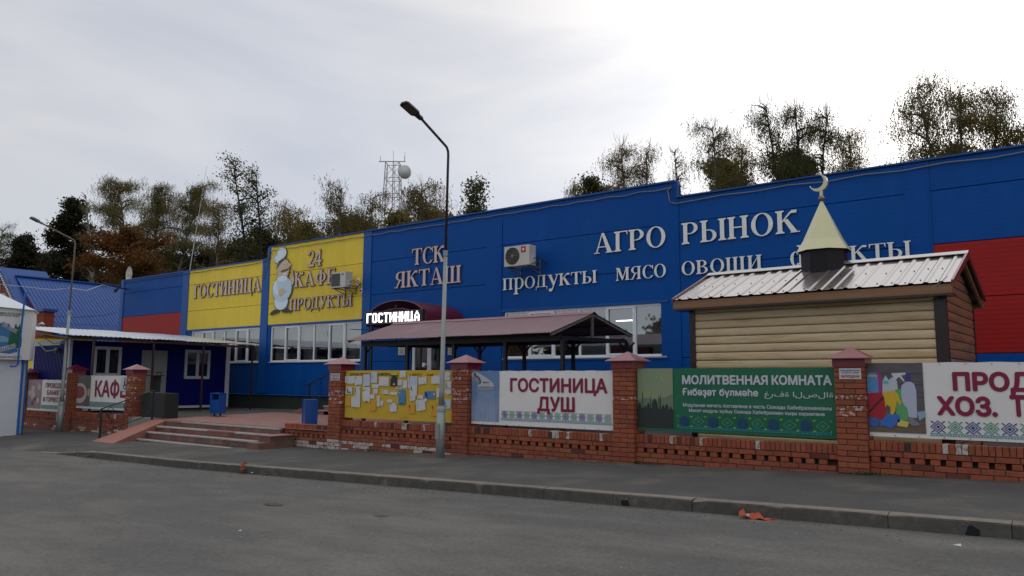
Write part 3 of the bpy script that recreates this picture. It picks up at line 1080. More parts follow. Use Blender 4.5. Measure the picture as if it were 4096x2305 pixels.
for b in range(8):
    x0, x1 = BAYS[b], BAYS[b + 1]
    top = TOPS[b]
    for r in range(5):
        z0 = ROWS[r]
        z1 = ROWS[r + 1] if r < 4 else top - .03
        m = M_blue
        if b in (1, 2) and r >= 2:
            m = M_yel
        if b == 0 and 1 <= r <= 2:
            m = M_redp
        if b >= 6 and 1 <= r <= 2:
            m = M_redp
        if b in WB:
            if r == 1:
                continue
            if r == 2:
                z0 = 3.56
                wx0, wx1 = WB[b]
                if b == 4:
                    panel(x0, x1, z0, z1, m)
                else:
                    panel(x0, x1, z0, z1, m)
                # sides of the window opening
                for (a, c_) in ((x0, wx0 - .01), (wx1 + .01, x1)):
                    if c_ - a > .05:
                        panel(a, c_, 2.02, 3.56, M_blue)
                continue
        if b == 3 and r <= 1:
            # entrance doorway
            dz = 2.62
            if r == 0:
                panel(x0, -18.3, z0, z1, m)
                panel(-16.88, x1, z0, z1, m)
            else:
                panel(x0, -18.3, z0, z1, m)
                panel(-16.88, x1, z0, z1, m)
                panel(-18.3, -16.88, dz, z1, m)
            continue
        panel(x0, x1, z0, z1, m)
# backing, plinth, roof, side and rear walls
mb = MB().use(M_dark)
segs = {0: [(.1, 6.28)], 3: [(.1, 6.7)], 5: [(.1, 6.3)], 6: [(.1, 6.3)], 7: [(.1, 6.3)], 1: [(.1, 2.03), (3.53, 6.28)], 2: [(.1, 2.03), (3.53, 6.7)], 4: [(.1, 2.03), (3.53, 6.7)]}
for b, zz in segs.items():
    for (a, c_) in zz:
        if b == 3:
            mb.box((BAYS[b], BY + .095, a), (-18.32, BY + .2, c_))
            mb.box((-16.86, BY + .095, a), (BAYS[b + 1], BY + .2, c_))
            mb.box((-18.32, BY + .095, 2.64), (-16.86, BY + .2, c_))
        else:
            mb.box((BAYS[b], BY + .095, a), (BAYS[b + 1], BY + .2, c_))
for b, (wx0, wx1) in WB.items():
    mb.box((BAYS[b], BY + .095, 2.03), (wx0 - .02, BY + .2, 3.53))
    mb.box((wx1 + .02, BY + .095, 2.03), (BAYS[b + 1], BY + .2, 3.53))
mb.build('wall_core', mk)
mb = MB().use(M_plinth).box((-38.8, BY + .03, -.6), (9.5, BY + .3, .76))
mb.build('plinth', mk)
mb = MB().use(M_bluetrim)
mb.prism([(BY - .05, .77), (BY + .08, .83), (BY + .08, .76), (BY - .05, .755)], -38.8, -18.32, 'X')
mb.prism([(BY - .05, .77), (BY + .08, .83), (BY + .08, .76), (BY - .05, .755)], -16.86, 9.5, 'X')
mb.build('base_flashing', mk)
mb = MB().use(M_bluetrim)
for (a, c_, z) in ((-38.8, -26.56, 6.33), (-26.56, -8.52, 6.82), (-8.52, 9.5, 6.36)):
    mb.box((a, BY - .035, z - .05), (c_, BY + .32, z))
mb.build('parapet_cap', mk)
mb = MB().use(M_bluetrim)
mb.box((-8.62, BY + .02, 6.36), (-8.5, BY + .32, 6.78))
mb.box((-26.62, BY + .0, 6.33), (-26.5, BY + .3, 6.78))
mb.build('parapet_end', mk)
mb = MB().use(M_plinth)
for (a, c_, z) in ((-38.7, -26.6, 6.1), (-26.6, -8.6, 6.55), (-8.6, 9.4, 6.1)):
    mb.box((a, BY + .35, z - .1), (c_, BY + 26, z))
mb.build('flat_roof', mk)
mb = MB().use(M_blue)
mb.box((-38.8, BY + .2, -.5), (-38.6, BY + 26, 6.28))
mb.box((9.4, BY + .2, -.5), (9.6, BY + 26, 6.3))
mb.box((-38.8, BY + 26, -.5), (9.6, BY + 26.2, 6.3))
mb.build('outer_wall', mk)


def pilaster(x0, x1, z0, z1, m=M_bluetrim, d=.018):
    MB().use(m).box((x0, BY - d, z0), (x1, BY + .01, z1)).build('cover_strip', mk)


pilaster(-38.83, -38.5, .84, 6.27, d=.03)
pilaster(-33.02, -32.5, .84, 6.27, d=.03)
pilaster(-26.92, -26.45, .84, 6.27, d=.035)
pilaster(-26.62, -26.42, 6.27, 6.76, d=.03)
pilaster(-20.82, -20.40, .84, 6.76, d=.03)
pilaster(-15.05, -14.42, .84, 6.76, m=M_blue, d=.010)
pilaster(-9.0, -8.43, .84, 6.30, m=M_blue, d=.010)
pilaster(-2.98, -2.5, .84, 6.30, m=M_blue, d=.012)
for b in (1, 2, 4):
    a, c_ = WB[b]
    MB().use(M_bluetrim).box((a - .12, BY - .03, WZ1 + .005), (c_ + .1, BY + .08, WZ1 + .075)).build('window_head_strip', mk)
MB().use(M_bluetrim).box((-14.32 - .1, BY - .028, 1.985), (-8.8, BY + .06, 2.02)).build('window_sill_strip', mk)
# thin upright covers at the panel joints
for x_ in (-14.44, -8.45, -2.48):
    MB().use(M_blue).box((x_ - .02, BY - .022, .84), (x_ + .02, BY + .004, 6.3)).build('joint_cover', mk)


def window(b):
    x0, x1 = WB[b]
    y = BY + .03
    f = MB().use(M_pvc)
    fw = .06
    n = 6
    p = (x1 - x0 - fw) / n
    f.box((x0, y, WZ0), (x1, y + .07, WZ0 + fw))
    f.box((x0, y, WZ1 - fw), (x1, y + .07, WZ1))
    for i in range(n + 1):
        xx = x0 + i * p
        f.box((xx, y + .002, WZ0 + fw), (xx + fw, y + .068, WZ1 - fw))
    wf = f.build('window', mk)
    s = MB().use(M_sill).box((x0 - .03, BY - .05, WZ0 - .035), (x1 + .03, BY + .04, WZ0 - .004))
    s.build('window_sill', wf)
    for i in range(n):
        a, c_ = x0 + i * p + fw, x0 + (i + 1) * p
        if i in (1, 4):
            sm = MB().use(M_pvc)
            yy = y - .018
            z0, z1 = WZ0 + fw - .02, WZ1 - fw + .02
            a -= .02
            c_ += .02
            sm.box((a, yy, z0), (c_, yy + .05, z0 + .055))
            sm.box((a, yy, z1 - .055), (c_, yy + .05, z1))
            sm.box((a, yy, z0 + .055), (a + .055, yy + .05, z1 - .055))
            sm.box((c_ - .055, yy, z0 + .055), (c_, yy + .05, z1 - .055))
            sm.build('sash', wf)
            a += .055
            c_ -= .055
        pg = MB().use(M_glass)
        pg.quad((a, y + .035, WZ0 + fw), (c_, y + .035, WZ0 + fw), (c_, y + .035, WZ1 - fw), (a, y + .035, WZ1 - fw))
        pg.build('pane', wf)
    return wf


for b in (1, 2, 4):
    window(b)

# rooms behind the windows
M_inw = mat('interior_wall', (0.34, 0.32, 0.29), rough=0.9, var=0.1, vs=1)
M_inf = mat('interior_floor', (0.12, 0.10, 0.09), rough=0.8)
M_cur = mat('net_curtain', (0.52, 0.44, 0.41), rough=0.9, var=0.1, vs=3, trans=0.4)
M_curp = mat('pink_curtain', (0.36, 0.16, 0.15), rough=0.9, trans=0.3)
M_shelf = mat('shop_shelf', (0.30, 0.32, 0.33), rough=0.7)
M_shelfr = mat('dark_red_counter', (0.13, 0.012, 0.02), rough=0.5)
for b in (1, 2, 4):
    x0, x1 = BAYS[b], BAYS[b + 1]
    mb = MB().use(M_inw)
    mb.box((x0 + .1, BY + 3.6, .9), (x1 - .1, BY + 3.7, 4.2))
    mb.box((x0 + .05, BY + .22, .9), (x0 + .12, BY + 3.6, 4.2))
    mb.box((x1 - .12, BY + .22, .9), (x1 - .05, BY + 3.6, 4.2))
    mb.box((x0 + .05, BY + .22, 4.2), (x1 - .05, BY + 3.7, 4.3))
    mb.use(M_inf).box((x0 + .05, BY + .22, .8), (x1 - .05, BY + 3.7, .9))
    mb.build('room', mk)


def curtain(x0, x1, m, y=BY + .28, z0=1.9, z1=3.7):
    mb = MB().use(m, True)
    n = max(8, int((x1 - x0) / .03))
    vs = []
    for i in range(n + 1):
        xx = x0 + (x1 - x0) * i / n
        yy = y + .022 * math.sin(xx * 52) + .01 * math.sin(xx * 23)
        vs += [(xx, yy, z0), (xx, yy, z1)]
    mb.add(vs, [(2 * i, 2 * i + 2, 2 * i + 3, 2 * i + 1) for i in range(n)])
    return mb.build('curtain', mk)


a, c_ = WB[2]
curtain(a, a + .75, M_cur)
curtain(a + 1.8, a + 2.6, M_cur)
curtain(c_ - .95, c_ + .05, M_cur)
a, c_ = WB[1]
curtain(a, a + .8, M_cur)
curtain(a + 1.8, a + 2.2, M_cur); curtain(a + 2.2, a + 2.9, M_curp)
curtain(a + 2.95, a + 3.5, M_cur)
curtain(a + 4.2, a + 4.7, M_cur); curtain(a + 4.7, a + 5.2, M_curp)
a, c_ = WB[4]
mb = MB().use(M_shelf)
mb.box((a + 2.0, BY + 1.2, .9), (a + 2.9, BY + 1.6, 2.5))
mb.box((a + 4.1, BY + .9, .9), (a + 4.9, BY + 1.3, 3.0))
mb.box((a + 3.0, BY + 2.2, .9), (a + 5.2, BY + 2.6, 2.75))
mb.use(M_shelfr).box((a + 3.4, BY + .7, .9), (a + 4.6, BY + 1.1, 2.35))
mb.build('shop_shelving', mk)
mb = MB().use(mat('lit_tube', (1, 1, 1), emit=(1, 1, .95), est=5))
p_ = PY(2518, 1282, BY + 1.2)
mb.box((p_.x - .45, BY + 1.2, p_.z - .015), (p_.x + .1, BY + 1.23, p_.z + .015))
mb.build('ceiling_tube_light', mk)

# entrance door
dr = MB().use(M_pvc)
dx0, dx1, dz0, dz1 = -18.28, -16.9, .86, 2.6
y = BY + .02
for (a, c_) in ((dx0, dx0 + .11), (dx0 + .70, dx0 + .86), (dx1 - .11, dx1)):
    dr.box((a, y, dz0), (c_, y + .07, dz1))
dr.box((dx0 + .11, y, dz1 - .1), (dx0 + .7, y + .068, dz1))
dr.box((dx0 + .86, y, dz1 - .1), (dx1 - .11, y + .068, dz1))
dr.box((dx0 + .11, y, dz0), (dx0 + .7, y + .068, dz0 + .35))
dr.box((dx0 + .86, y, dz0), (dx1 - .11, y + .068, dz0 + .35))
dro = dr.build('door', mk)
dg_ = MB().use(M_glassd)
dg_.quad((dx0 + .11, y + .04, dz0 + .35), (dx0 + .7, y + .04, dz0 + .35), (dx0 + .7, y + .04, dz1 - .1), (dx0 + .11, y + .04, dz1 - .1))
dg_.build('pane', dro)
dg_ = MB().use(M_glassd)
dg_.quad((dx0 + .86, y + .04, dz0 + .35), (dx1 - .11, y + .04, dz0 + .35), (dx1 - .11, y + .04, dz1 - .1), (dx0 + .86, y + .04, dz1 - .1))
dg_.build('pane', dro)
h = MB().use(M_pvc)
h.tube([(dx0 + .76, y - .05, 1.35), (dx0 + .76, y - .05, 1.95)], .014, 8)
h.tube([(dx0 + .76, y - .05, 1.92), (dx0 + .6, y - .05, 1.92)], .018, 8)
h.tube([(dx0 + .58, y - .07, 1.9), (dx0 + .58, y - .02, 1.9)], .075, 16)
h.build('handle', dro)
mb = MB().use(M_inw).box((dx0 - .6, BY + 1.8, .6), (dx1 + .6, BY + 1.9, 2.9))
mb.box((dx0 - .3, BY + .22, .78), (dx1 + .3, BY + 1.8, .84))
mb.box((dx0 - .35, BY + .22, .6), (dx0 - .3, BY + 1.8, 2.9))
mb.box((dx1 + .3, BY + .22, .6), (dx1 + .35, BY + 1.8, 2.9))
mb.box((dx0 - .35, BY + .22, 2.9), (dx1 + .35, BY + 1.8, 2.95))
mb.build('entrance_lobby', mk)
for (cx_, cz, lab) in ((-18.76, 2.45, 'brushed metal plaque with engraved text left of the entrance door'), (-16.47, 2.42, 'brushed metal plaque with engraved text right of the entrance door')):
    t = thing('wall_plaque', (cx_, BY, cz), lab, 'plaque')
    MB().use(mat('brushed_steel', (0.50, 0.48, 0.42), rough=0.35, metal=0.6)).box((cx_ - .16, BY - .02, cz - .21), (cx_ + .16, BY - .001, cz + .21)).build('plate', t)
    l_ = MB()
    for i in range(12):
        wd = .12 - .05 * ((i * 7) % 3 == 0)
        l_.use(M_letdark).box((cx_ - wd, BY - .0225, cz + .17 - i * .03), (cx_ + wd, BY - .0205, cz + .18 - i * .03))
    l_.build('engraved_text', t)

# arched canopy over the entrance
CX, CR = -17.23, 1.30
ar = thing('arched_canopy', (CX, BY, 3.1), 'dark red arched canopy over the hotel entrance', 'canopy')


def arc(r_, rise, z0, n=18, cx=CX):
    return [(cx - r_ * math.cos(math.pi * i / n), z0 + rise * (math.sin(math.pi * i / n) ** .85)) for i in range(n + 1)]


mb = MB().use(M_burgd, True)
pa = arc(CR, .68, 3.2)
vs = []
yf_, yb_ = BY - 1.85, BY - .01
for (u, v_) in pa:
    vs += [(u, yf_, v_), (u, yb_, v_)]
mb.add(vs, [(2 * i, 2 * i + 1, 2 * i + 3, 2 * i + 2) for i in range(len(pa) - 1)])
vs2 = [(a_, b_, c2 - .02) for a_, b_, c2 in vs]
mb.add(vs2, [(2 * i, 2 * i + 2, 2 * i + 3, 2 * i + 1) for i in range(len(pa) - 1)])
mb.build('curved_sheet', ar)
fr = MB().use(mat('arch_frame_paint', (0.20, 0.10, 0.085), rough=0.5))
fr.tube([(u, yf_, v_) for u, v_ in pa], .016, 6)
fr.tube([(u, yf_ + .02, v_) for u, v_ in arc(CR * .8, .42, 3.2)], .013, 6)
for k_ in (-.55, -.28, .0, .28, .55):
    fr.tube([(CX + k_ + .07 * math.cos(q) * (1 - q / 9), yf_ + .01, 3.68 - abs(k_) * .35 + .07 * math.sin(q) * (1 - q / 9)) for q in [j * .7 for j in range(9)]], .007, 5)
fr.tube([(CX - .8, yf_ + .01, 3.36), (CX - .1, yf_ + .01, 3.34), (CX - .05, yf_ + .01, 3.55)], .009, 5)
fr.tube([(CX + .8, yf_ + .01, 3.36), (CX + .1, yf_ + .01, 3.34), (CX + .05, yf_ + .01, 3.55)], .009, 5)
fr.build('scroll_frame', ar)
mb = MB().use(M_burgd)
for sgn in (-1, 1):
    xs_ = CX + sgn * CR
    n = 24
    for i in range(n):
        ya = yf_ + (yb_ - yf_) * i / n
        yb2 = yf_ + (yb_ - yf_) * (i + 1) / n
        mb.add([(xs_, ya, 3.21), (xs_, yb2, 3.21), (xs_, yb2, 3.11), (xs_, (ya + yb2) / 2, 3.085), (xs_, ya, 3.11)], [(0, 1, 2, 3, 4)])
mb.build('scalloped_edge', ar)
mb = MB().use(M_brownpost)
for xs_ in (CX - CR, CX + CR):
    mb.bar((xs_, yf_, 3.2), (xs_, BY - .01, 3.2), .04)
mb.bar((CX - CR, yf_, 3.2), (CX + CR, yf_, 3.2), .035)
mb.build('side_rails', ar)

# lit sign
lt = thing('led_sign', (-16.9, 16.6, 3.15), 'black electronic sign with lit white letters reading ГОСТИНИЦА', 'sign')
A0, A1 = PY(1460.6, 1299, 16.45), PY(1689.6, 1286.7, 16.62)
wdir = Vector((A1.x - A0.x, A1.y - A0.y, 0))
WLED = wdir.length
wdir.normalize()
ndir = Vector((wdir.y, -wdir.x, 0))
FM = Matrix((wdir, -ndir, Vector((0, 0, 1)))).transposed().to_4x4()
FM.translation = Vector((A0.x, A0.y, A0.z))
HLED = .39
mb = MB().use(M_sign).box((0, 0, 0), (WLED, .12, HLED), FM)
mb.use(M_letdark)
for (a, c_) in (((-.004, -.012, -.004), (WLED + .004, .0, .014)), ((-.004, -.012, HLED - .014), (WLED + .004, 0, HLED + .004))):
    mb.box(a, c_, FM)
mb.build('case', lt)
BM = {'Г': ["111111"] * 2 + ["11...."] * 9,
      'О': [".1111.", "111111"] + ["11..11"] * 7 + ["111111", ".1111."],
      'С': [".1111.", "111111", "11..11"] + ["11...."] * 5 + ["11..11", "111111", ".1111."],
      'Т': ["111111"] * 2 + ["..11.."] * 9,
      'И': ["11..11"] * 3 + ["11.111"] * 2 + ["111111"] + ["111.11"] * 2 + ["11..11"] * 3,
      'Н': ["11..11"] * 5 + ["111111"] + ["11..11"] * 5,
      'Ц': ["11..11."] * 9 + ["1111111"] * 2,
      'А': ["..11..", "..11..", ".1111.", ".1..1.", "11..11", "11..11", "111111", "111111", "11..11", "11..11", "11..11"]}
mb = MB().use(M_led)
word = 'ГОСТИНИЦА'
total = sum(len(BM[c][0]) + 1 for c in word) - 1
cw = (WLED - .17) / total
chh = (HLED - .08) / 11
xx = .06
for c in word:
    for r_, line in enumerate(BM[c]):
        zz = HLED - .04 - (r_ + 1) * chh
        i = 0
        while i < len(line):
            if line[i] == '1':
                j = i
                while j < len(line) and line[j] == '1':
                    j += 1
                mb.box((xx + i * cw, -.006, zz + chh * .16), (xx + (j - .1) * cw, -.002, zz + chh * .84), FM)
                i = j
            else:
                i += 1
    xx += (len(BM[c][0]) + 1) * cw
mb.build('lit_letters', lt)
mb = MB().use(M_blackm)
mb.bar((A0.x + .25, A0.y + .06, .24), (A0.x + .25, A0.y + .06, A0.z), .06)
mb.bar((A1.x - .1, A1.y + .06, .24), (A1.x - .1, A1.y + .06, A1.z), .06)
mb.build('post', lt)

# ---------------------------------------------------------------- raised letters
LY = BY - .02
serif_sign('wall_sign', 'tall white serif word АГРО above the shop window, left of the roof step', 'АГРО', -11.06, -8.77, 5.02, .57, LY, M_letter, M_letedge)
serif_sign('wall_sign', 'tall white serif word РЫНОК just left of the spire', 'РЫНОК', -8.36, -5.27, 5.02, .57, LY, M_letter, M_letedge)
serif_sign('wall_sign', 'first small white word продукты, below the round-fanned air conditioner', 'продукты', -14.36, -10.95, 4.19, .50, LY, M_letter, M_letedge)
serif_sign('wall_sign', 'second small white word мясо, below the tall word АГРО', 'мясо', -10.36, -8.79, 4.19, .50, LY, M_letter, M_letedge)
serif_sign('wall_sign', 'third small white word овощи, left of the spire and above the prayer room roof', 'овощи', -8.38, -6.2, 4.19, .50, LY, M_letter, M_letedge)
serif_sign('wall_sign', 'last small white word фрукты, partly behind the spire', 'фрукты', -5.55, -2.88, 4.19, .50, LY, M_letter, M_letedge)
serif_sign('wall_sign', 'faded pink letters reading ГОСТИНИЦА on the left yellow panels', 'ГОСТИНИЦА', -32.0, -26.95, 4.99, .58, LY, M_letpink, M_letdark, outline=.02)
serif_sign('wall_sign', 'faded pink numerals reading 24', '24', -23.98, -23.12, 5.74, .62, LY, M_letpink, M_letdark, outline=.02)
serif_sign('wall_sign', 'faded pink letters reading КАФЕ, last letter behind the air conditioner', 'КАФЕ', -24.78, -22.3, 4.99, .57, LY, M_letpink, M_letdark, outline=.02)
serif_sign('wall_sign', 'faded pink letters reading ПРОДУКТЫ with a redder end', 'ПРОДУКТЫ', -25.02, -21.33, 4.09, .44, LY, M_letpink, M_letdark, outline=.016, special=(.86, M_letred))
serif_sign('wall_sign', 'upper faded pink word ТСК on the blue panels behind the street lamp', 'ТСК', -18.32, -16.78, 5.32, .56, LY, M_letpink, M_letdark, outline=.02)
serif_sign('wall_sign', 'lower faded pink word ЯКТАШ on the blue panels behind the street lamp', 'ЯКТАШ', -19.14, -16.05, 4.575, .56, LY, M_letpink, M_letdark, outline=.02)

# ---------------------------------------------------------------- flat chef cut-out
ch = thing('chef_cutout', (-25.55, BY - .06, 3.95), 'flat cut-out board of a chef in pale blue clothes', 'sign')
chx, chz, chs = -26.28, 3.95, 2.70 / 100.0      # drawing units: 100 tall, 55 wide


def chp(poly, m, lay, name, rim=True):
    pts = [(chx + u * chs, chz + v_ * chs) for u, v_ in poly]
    area = sum(pts[q][0] * pts[(q + 1) % len(pts)][1] - pts[(q + 1) % len(pts)][0] * pts[q][1] for q in range(len(pts)))
    if area < 0:
        pts = pts[::-1]
    if rim and name in ('jacket', 'head', 'hat_top', 'hat_fold', 'apron', 'raised_hand', 'hat_band'):
        cxm = sum(p[0] for p in pts) / len(pts)
        czm = sum(p[1] for p in pts) / len(pts)
        big = [(p[0] + (p[0] - cxm) / max(.01, math.hypot(p[0] - cxm, p[1] - czm)) * .028, p[1] + (p[1] - czm) / max(.01, math.hypot(p[0] - cxm, p[1] - czm)) * .028) for p in pts]
        MB().use(C_ed).prism(big, BY - .054 - lay * .0003, BY - .03).build('rim', ch)
    mb = MB()
    mb.use(m).prism(pts, BY - .055 - lay * .004, BY - (.03 if lay == 0 else .052 + (lay - 1) * .004))
    return mb.build(name, ch)


def ell(cx, cy, rx, ry, n=20, a0=0, a1=360):
    full = abs(a1 - a0) >= 360
    return [(cx + rx * math.cos(R(a0 + (a1 - a0) * i / (n if full else n - 1))), cy + ry * math.sin(R(a0 + (a1 - a0) * i / (n if full else n - 1)))) for i in range(n)]


C_cl = mat('chef_pale_blue', (0.52, 0.67, 0.78), rough=.5, var=.04, vs=4)
C_cl2 = mat('chef_paler_blue', (0.70, 0.82, 0.90), rough=.5)
C_sk = mat('chef_skin', (0.62, 0.47, 0.32), rough=.5)
C_hr = mat('chef_hair', (0.16, 0.085, 0.04), rough=.5)
C_tr = mat('chef_trousers', (0.04, 0.12, 0.17), rough=.5)
C_sh = mat('chef_shoes', (0.03, 0.03, 0.025), rough=.5)
C_ed = mat('chef_board_edge', (0.13, 0.13, 0.11), rough=.6)
chp([(10, 19), (24, 19), (24, 6), (21, 4), (21, 10), (12, 10)], C_tr, 0, 'trouser_leg')
chp([(29, 19), (43, 19), (42, 7), (30, 5)], C_tr, 0, 'trouser_leg')
chp([(0, 1), (6, 0), (14, 2), (22, 3), (22, 8), (11, 8), (4, 5)], C_sh, 1, 'shoe')
chp([(30, 3), (52, 2), (53, 4), (46, 7), (40, 9), (31, 7)], C_sh, 1, 'shoe')
chp(ell(27, 19, 16, 12), C_cl2, 1, 'apron')
body = ell(28, 38, 23, 19, 26)
chp(ell(28, 38, 24.4, 20.3, 26), C_ed, 0, 'body_board')
chp(body, C_cl, 2, 'jacket')
chp([(14, 52), (36, 55), (45, 48), (24, 42), (8, 44)], C_cl, 1, 'shoulders')
chp(ell(28, 53.5, 12, 4.5, 16), C_cl2, 3, 'collar')
chp([(17, 57), (22, 52), (32, 51), (39, 55), (43, 63), (44, 74), (38, 81), (26, 83), (18, 79), (14, 70)], C_sk, 2, 'head')
chp([(12, 70), (16, 66), (19, 74), (28, 80), (38, 84), (30, 85), (17, 80)], C_hr, 3, 'hair')
chp(ell(17, 68, 2.6, 3.4, 12), C_sk, 4, 'ear')
chp(ell(44.5, 73, 3.2, 2.2, 12), C_sk, 3, 'nose')
chp([(23, 64.5), (29, 66.8), (36, 67.2), (44, 69), (41, 65.2), (34, 63.4), (27, 63)], C_hr, 4, 'moustache')
chp([(29, 61), (39, 63), (37.5, 59.5), (33, 58)], C_cl2, 4, 'smile')
chp(ell(30, 74, 1.6, 2.6, 10), C_cl2, 4, 'eye')
chp(ell(38, 75, 1.4, 2.4, 10), C_cl2, 4, 'eye')
chp(ell(30.5, 74, .8, 1.4, 8), C_tr, 5, 'pupil')
chp(ell(38.3, 75, .8, 1.3, 8), C_tr, 5, 'pupil')
chp(ell(24, 92.5, 11, 8.5, 18), C_cl2, 1, 'hat_top')
chp(ell(13, 85, 7.5, 6.5, 16), C_cl, 2, 'hat_fold')
chp([(15, 77), (29, 83), (32, 92), (9, 88)], C_cl2, 3, 'hat_band')
chp([(47, 46), (53, 42), (56, 48), (55, 55), (53, 56), (52.5, 64), (50.5, 64), (50, 56), (46, 52)], C_sk, 1, 'raised_hand')
chp([(20, 30), (26, 27), (36, 33), (40, 35), (30, 36), (36, 38), (28, 39), (20, 37)], C_sk, 4, 'folded_hand')
chp([(9, 50), (15, 52), (17, 38), (21, 36), (20, 29), (12, 32), (6, 40)], C_cl2, 3, 'sleeve')

# ---------------------------------------------------------------- air conditioners, cameras, cables on the wall


def air_con(p0, p1, z0, z1, yf, label, kind_):
    t = thing('air_conditioner', ((p0 + p1) / 2, yf, z0), label, 'air conditioner')
    d = .33
    w_ = p1 - p0
    hh = z1 - z0
    mb = MB().use(M_ac).box((p0, yf, z0), (p1, yf + d, z1))
    mb.build('casing', t)
    gx0, gx1 = p0 + .04, p0 + w_ * .62
    mb = MB()
    if kind_ == 'round':
        cx_, cz, r_ = (gx0 + gx1) / 2, (z0 + z1) / 2, min(w_ * .29, hh * .43)
        mb.use(M_acd).tube([(cx_, yf - .004, cz), (cx_, yf - .001, cz)], r_, 28)
        mb.use(M_acg)
        for k_ in range(1, 6):
            mb.tube([(cx_ + r_ * k_ / 5 * math.cos(a), yf - .012, cz + r_ * k_ / 5 * math.sin(a)) for a in [q * math.pi / 12 for q in range(25)]], .005, 4, cap=False)
        for q in range(10):
            a = q * math.pi / 5
            mb.bar((cx_, yf - .012, cz), (cx_ + r_ * math.cos(a), yf - .012, cz + r_ * math.sin(a)), .006)
        mb.tube([(cx_, yf - .02, cz), (cx_, yf - .006, cz)], r_ * .2, 12)
    else:
        mb.use(M_acd).box((gx0, yf - .006, z0 + .05), (gx1, yf - .001, z1 - .05))
        mb.use(M_acg)
        k_ = z0 + .06
        while k_ < z1 - .06:
            mb.box((gx0, yf - .016, k_), (gx1, yf - .007, k_ + .009))
            k_ += .022
        for q in range(5):
            xx = gx0 + (gx1 - gx0) * q / 4
            mb.box((xx - .005, yf - .02, z0 + .05), (xx + .005, yf - .017, z1 - .05))
    mb.build('fan_grille', t)
    for xx in (p0 + .1, p1 - .1):
        mb = MB().use(M_acg if kind_ != 'round' else M_wood)
        mb.bar((xx, yf - .03, z0 - .02), (xx, BY, z0 - .02), .035)
        mb.bar((xx, BY - .01, z0 + .3), (xx, BY - .01, z0 - .22), .035)
        mb.bar((xx, yf + .1, z0 - .035), (xx, BY - .01, z0 - .2), .025)
        mb.build('bracket', t)
    mb = MB().use(M_ac).box((p1, yf + .1, z0 + .06), (p1 + .05, yf + .26, z0 + .24))
    mb.build('valve_cover', t)
    mb = MB().use(M_cabled)
    mb.tube([(p1 + .05, yf + .2, z0 + .1), (p1 + .12, yf + .25, z0 + .02), (p1 + .14, BY - .05, z0 + .1), (p1 + .16, BY, z0 + .2)], .014, 6)
    mb.tube([(p1 + .05, yf + .16, z0 + .2), (p1 + .11, yf + .3, z0 + .25), (p1 + .12, BY, z0 + .1)], .01, 6)
    mb.build('pipes', t)
    return t


a1 = PY(1322.8, 1153, BY - .62)
a1b = PY(1381, 1147, BY - .62)
t = air_con(a1.x, a1b.x, a1.z, a1.z + .56, BY - .62, 'square-grilled air conditioner covering the end of the word КАФЕ', 'sq')
l_ = MB().use(mat('blue_print', (0.03, 0.06, 0.35), rough=.5))
l_.box((a1b.x - .22, BY - .625, a1.z + .44), (a1b.x - .1, BY - .6215, a1.z + .49))
l_.build('maker_mark', t)
a2 = PY(2017, 1068, BY - .72)
a2b = PY(2117, 1064, BY - .72)
t = air_con(a2.x, a2b.x, a2.z, a2.z + .60, BY - .72, 'round-fanned air conditioner with red star badge above the word продукты', 'round')
l_ = MB().use(M_redsign)
q0 = a2b.x - .3
l_.box((q0, BY - .726, a2.z + .38), (q0 + .17, BY - .7215, a2.z + .56))
l_.use(M_letter)
for k_ in range(5):
    a_ = R(90 + 72 * k_)
    cx_, cz = q0 + .085, a2.z + .47
    l_.add([(cx_ + .06 * math.cos(a_), BY - .729, cz + .06 * math.sin(a_)), (cx_ + .022 * math.cos(a_ + .63), BY - .729, cz + .022 * math.sin(a_ + .63)), (cx_, BY - .729, cz), (cx_ + .022 * math.cos(a_ - .63), BY - .729, cz + .022 * math.sin(a_ - .63))], [(0, 3, 2, 1)])
l_.build('star_badge', t)

t = thing('wall_camera', (-20.95, BY, 4.9), 'white wall camera with a small red alarm box, right of the air conditioner', 'camera')
MB().use(M_letter).box((-21.12, BY - .08, 4.78), (-21.02, BY - .001, 5.02)).build('junction_box', t)
MB().use(M_letter).tube([(-21.0, BY - .12, 4.98), (-20.84, BY - .2, 5.02)], .04, 10).build('camera_body', t)
MB().use(M_letter).box((-20.93, BY - .05, 4.52), (-20.81, BY - .001, 4.68)).build('alarm_box', t)
MB().use(M_redsign).tube([(-20.87, BY - .07, 4.6), (-20.87, BY - .045, 4.6)], .045, 12).build('alarm_lens', t)
MB().use(M_cabled).tube([(-21.0, BY - .06, 4.9), (-20.93, BY - .05, 4.8), (-20.88, BY - .03, 4.7)], .008, 5).build('lead', t)


def cable(name, pts, r, m, label, sag=0, n=6):
    mb = MB().use(m)
    P = [Vector(p) for p in pts]
    out = []
    for i in range(len(P) - 1):
        k_ = max(2, int((P[i + 1] - P[i]).length / .4)) if sag else 2
        k_ = min(k_, 14)
        for j in range(k_):
            t = j / k_
            q = P[i].lerp(P[i + 1], t)
            q.z -= sag * 4 * t * (1 - t)
            out.append(q)
    out.append(P[-1])
    mb.tube(out, r, n)
    return tag(mb.build(name), label, 'cable')


def wallpts(lst, y=BY - .05):
    return [PY(a_, b_, y) for a_, b_ in lst]


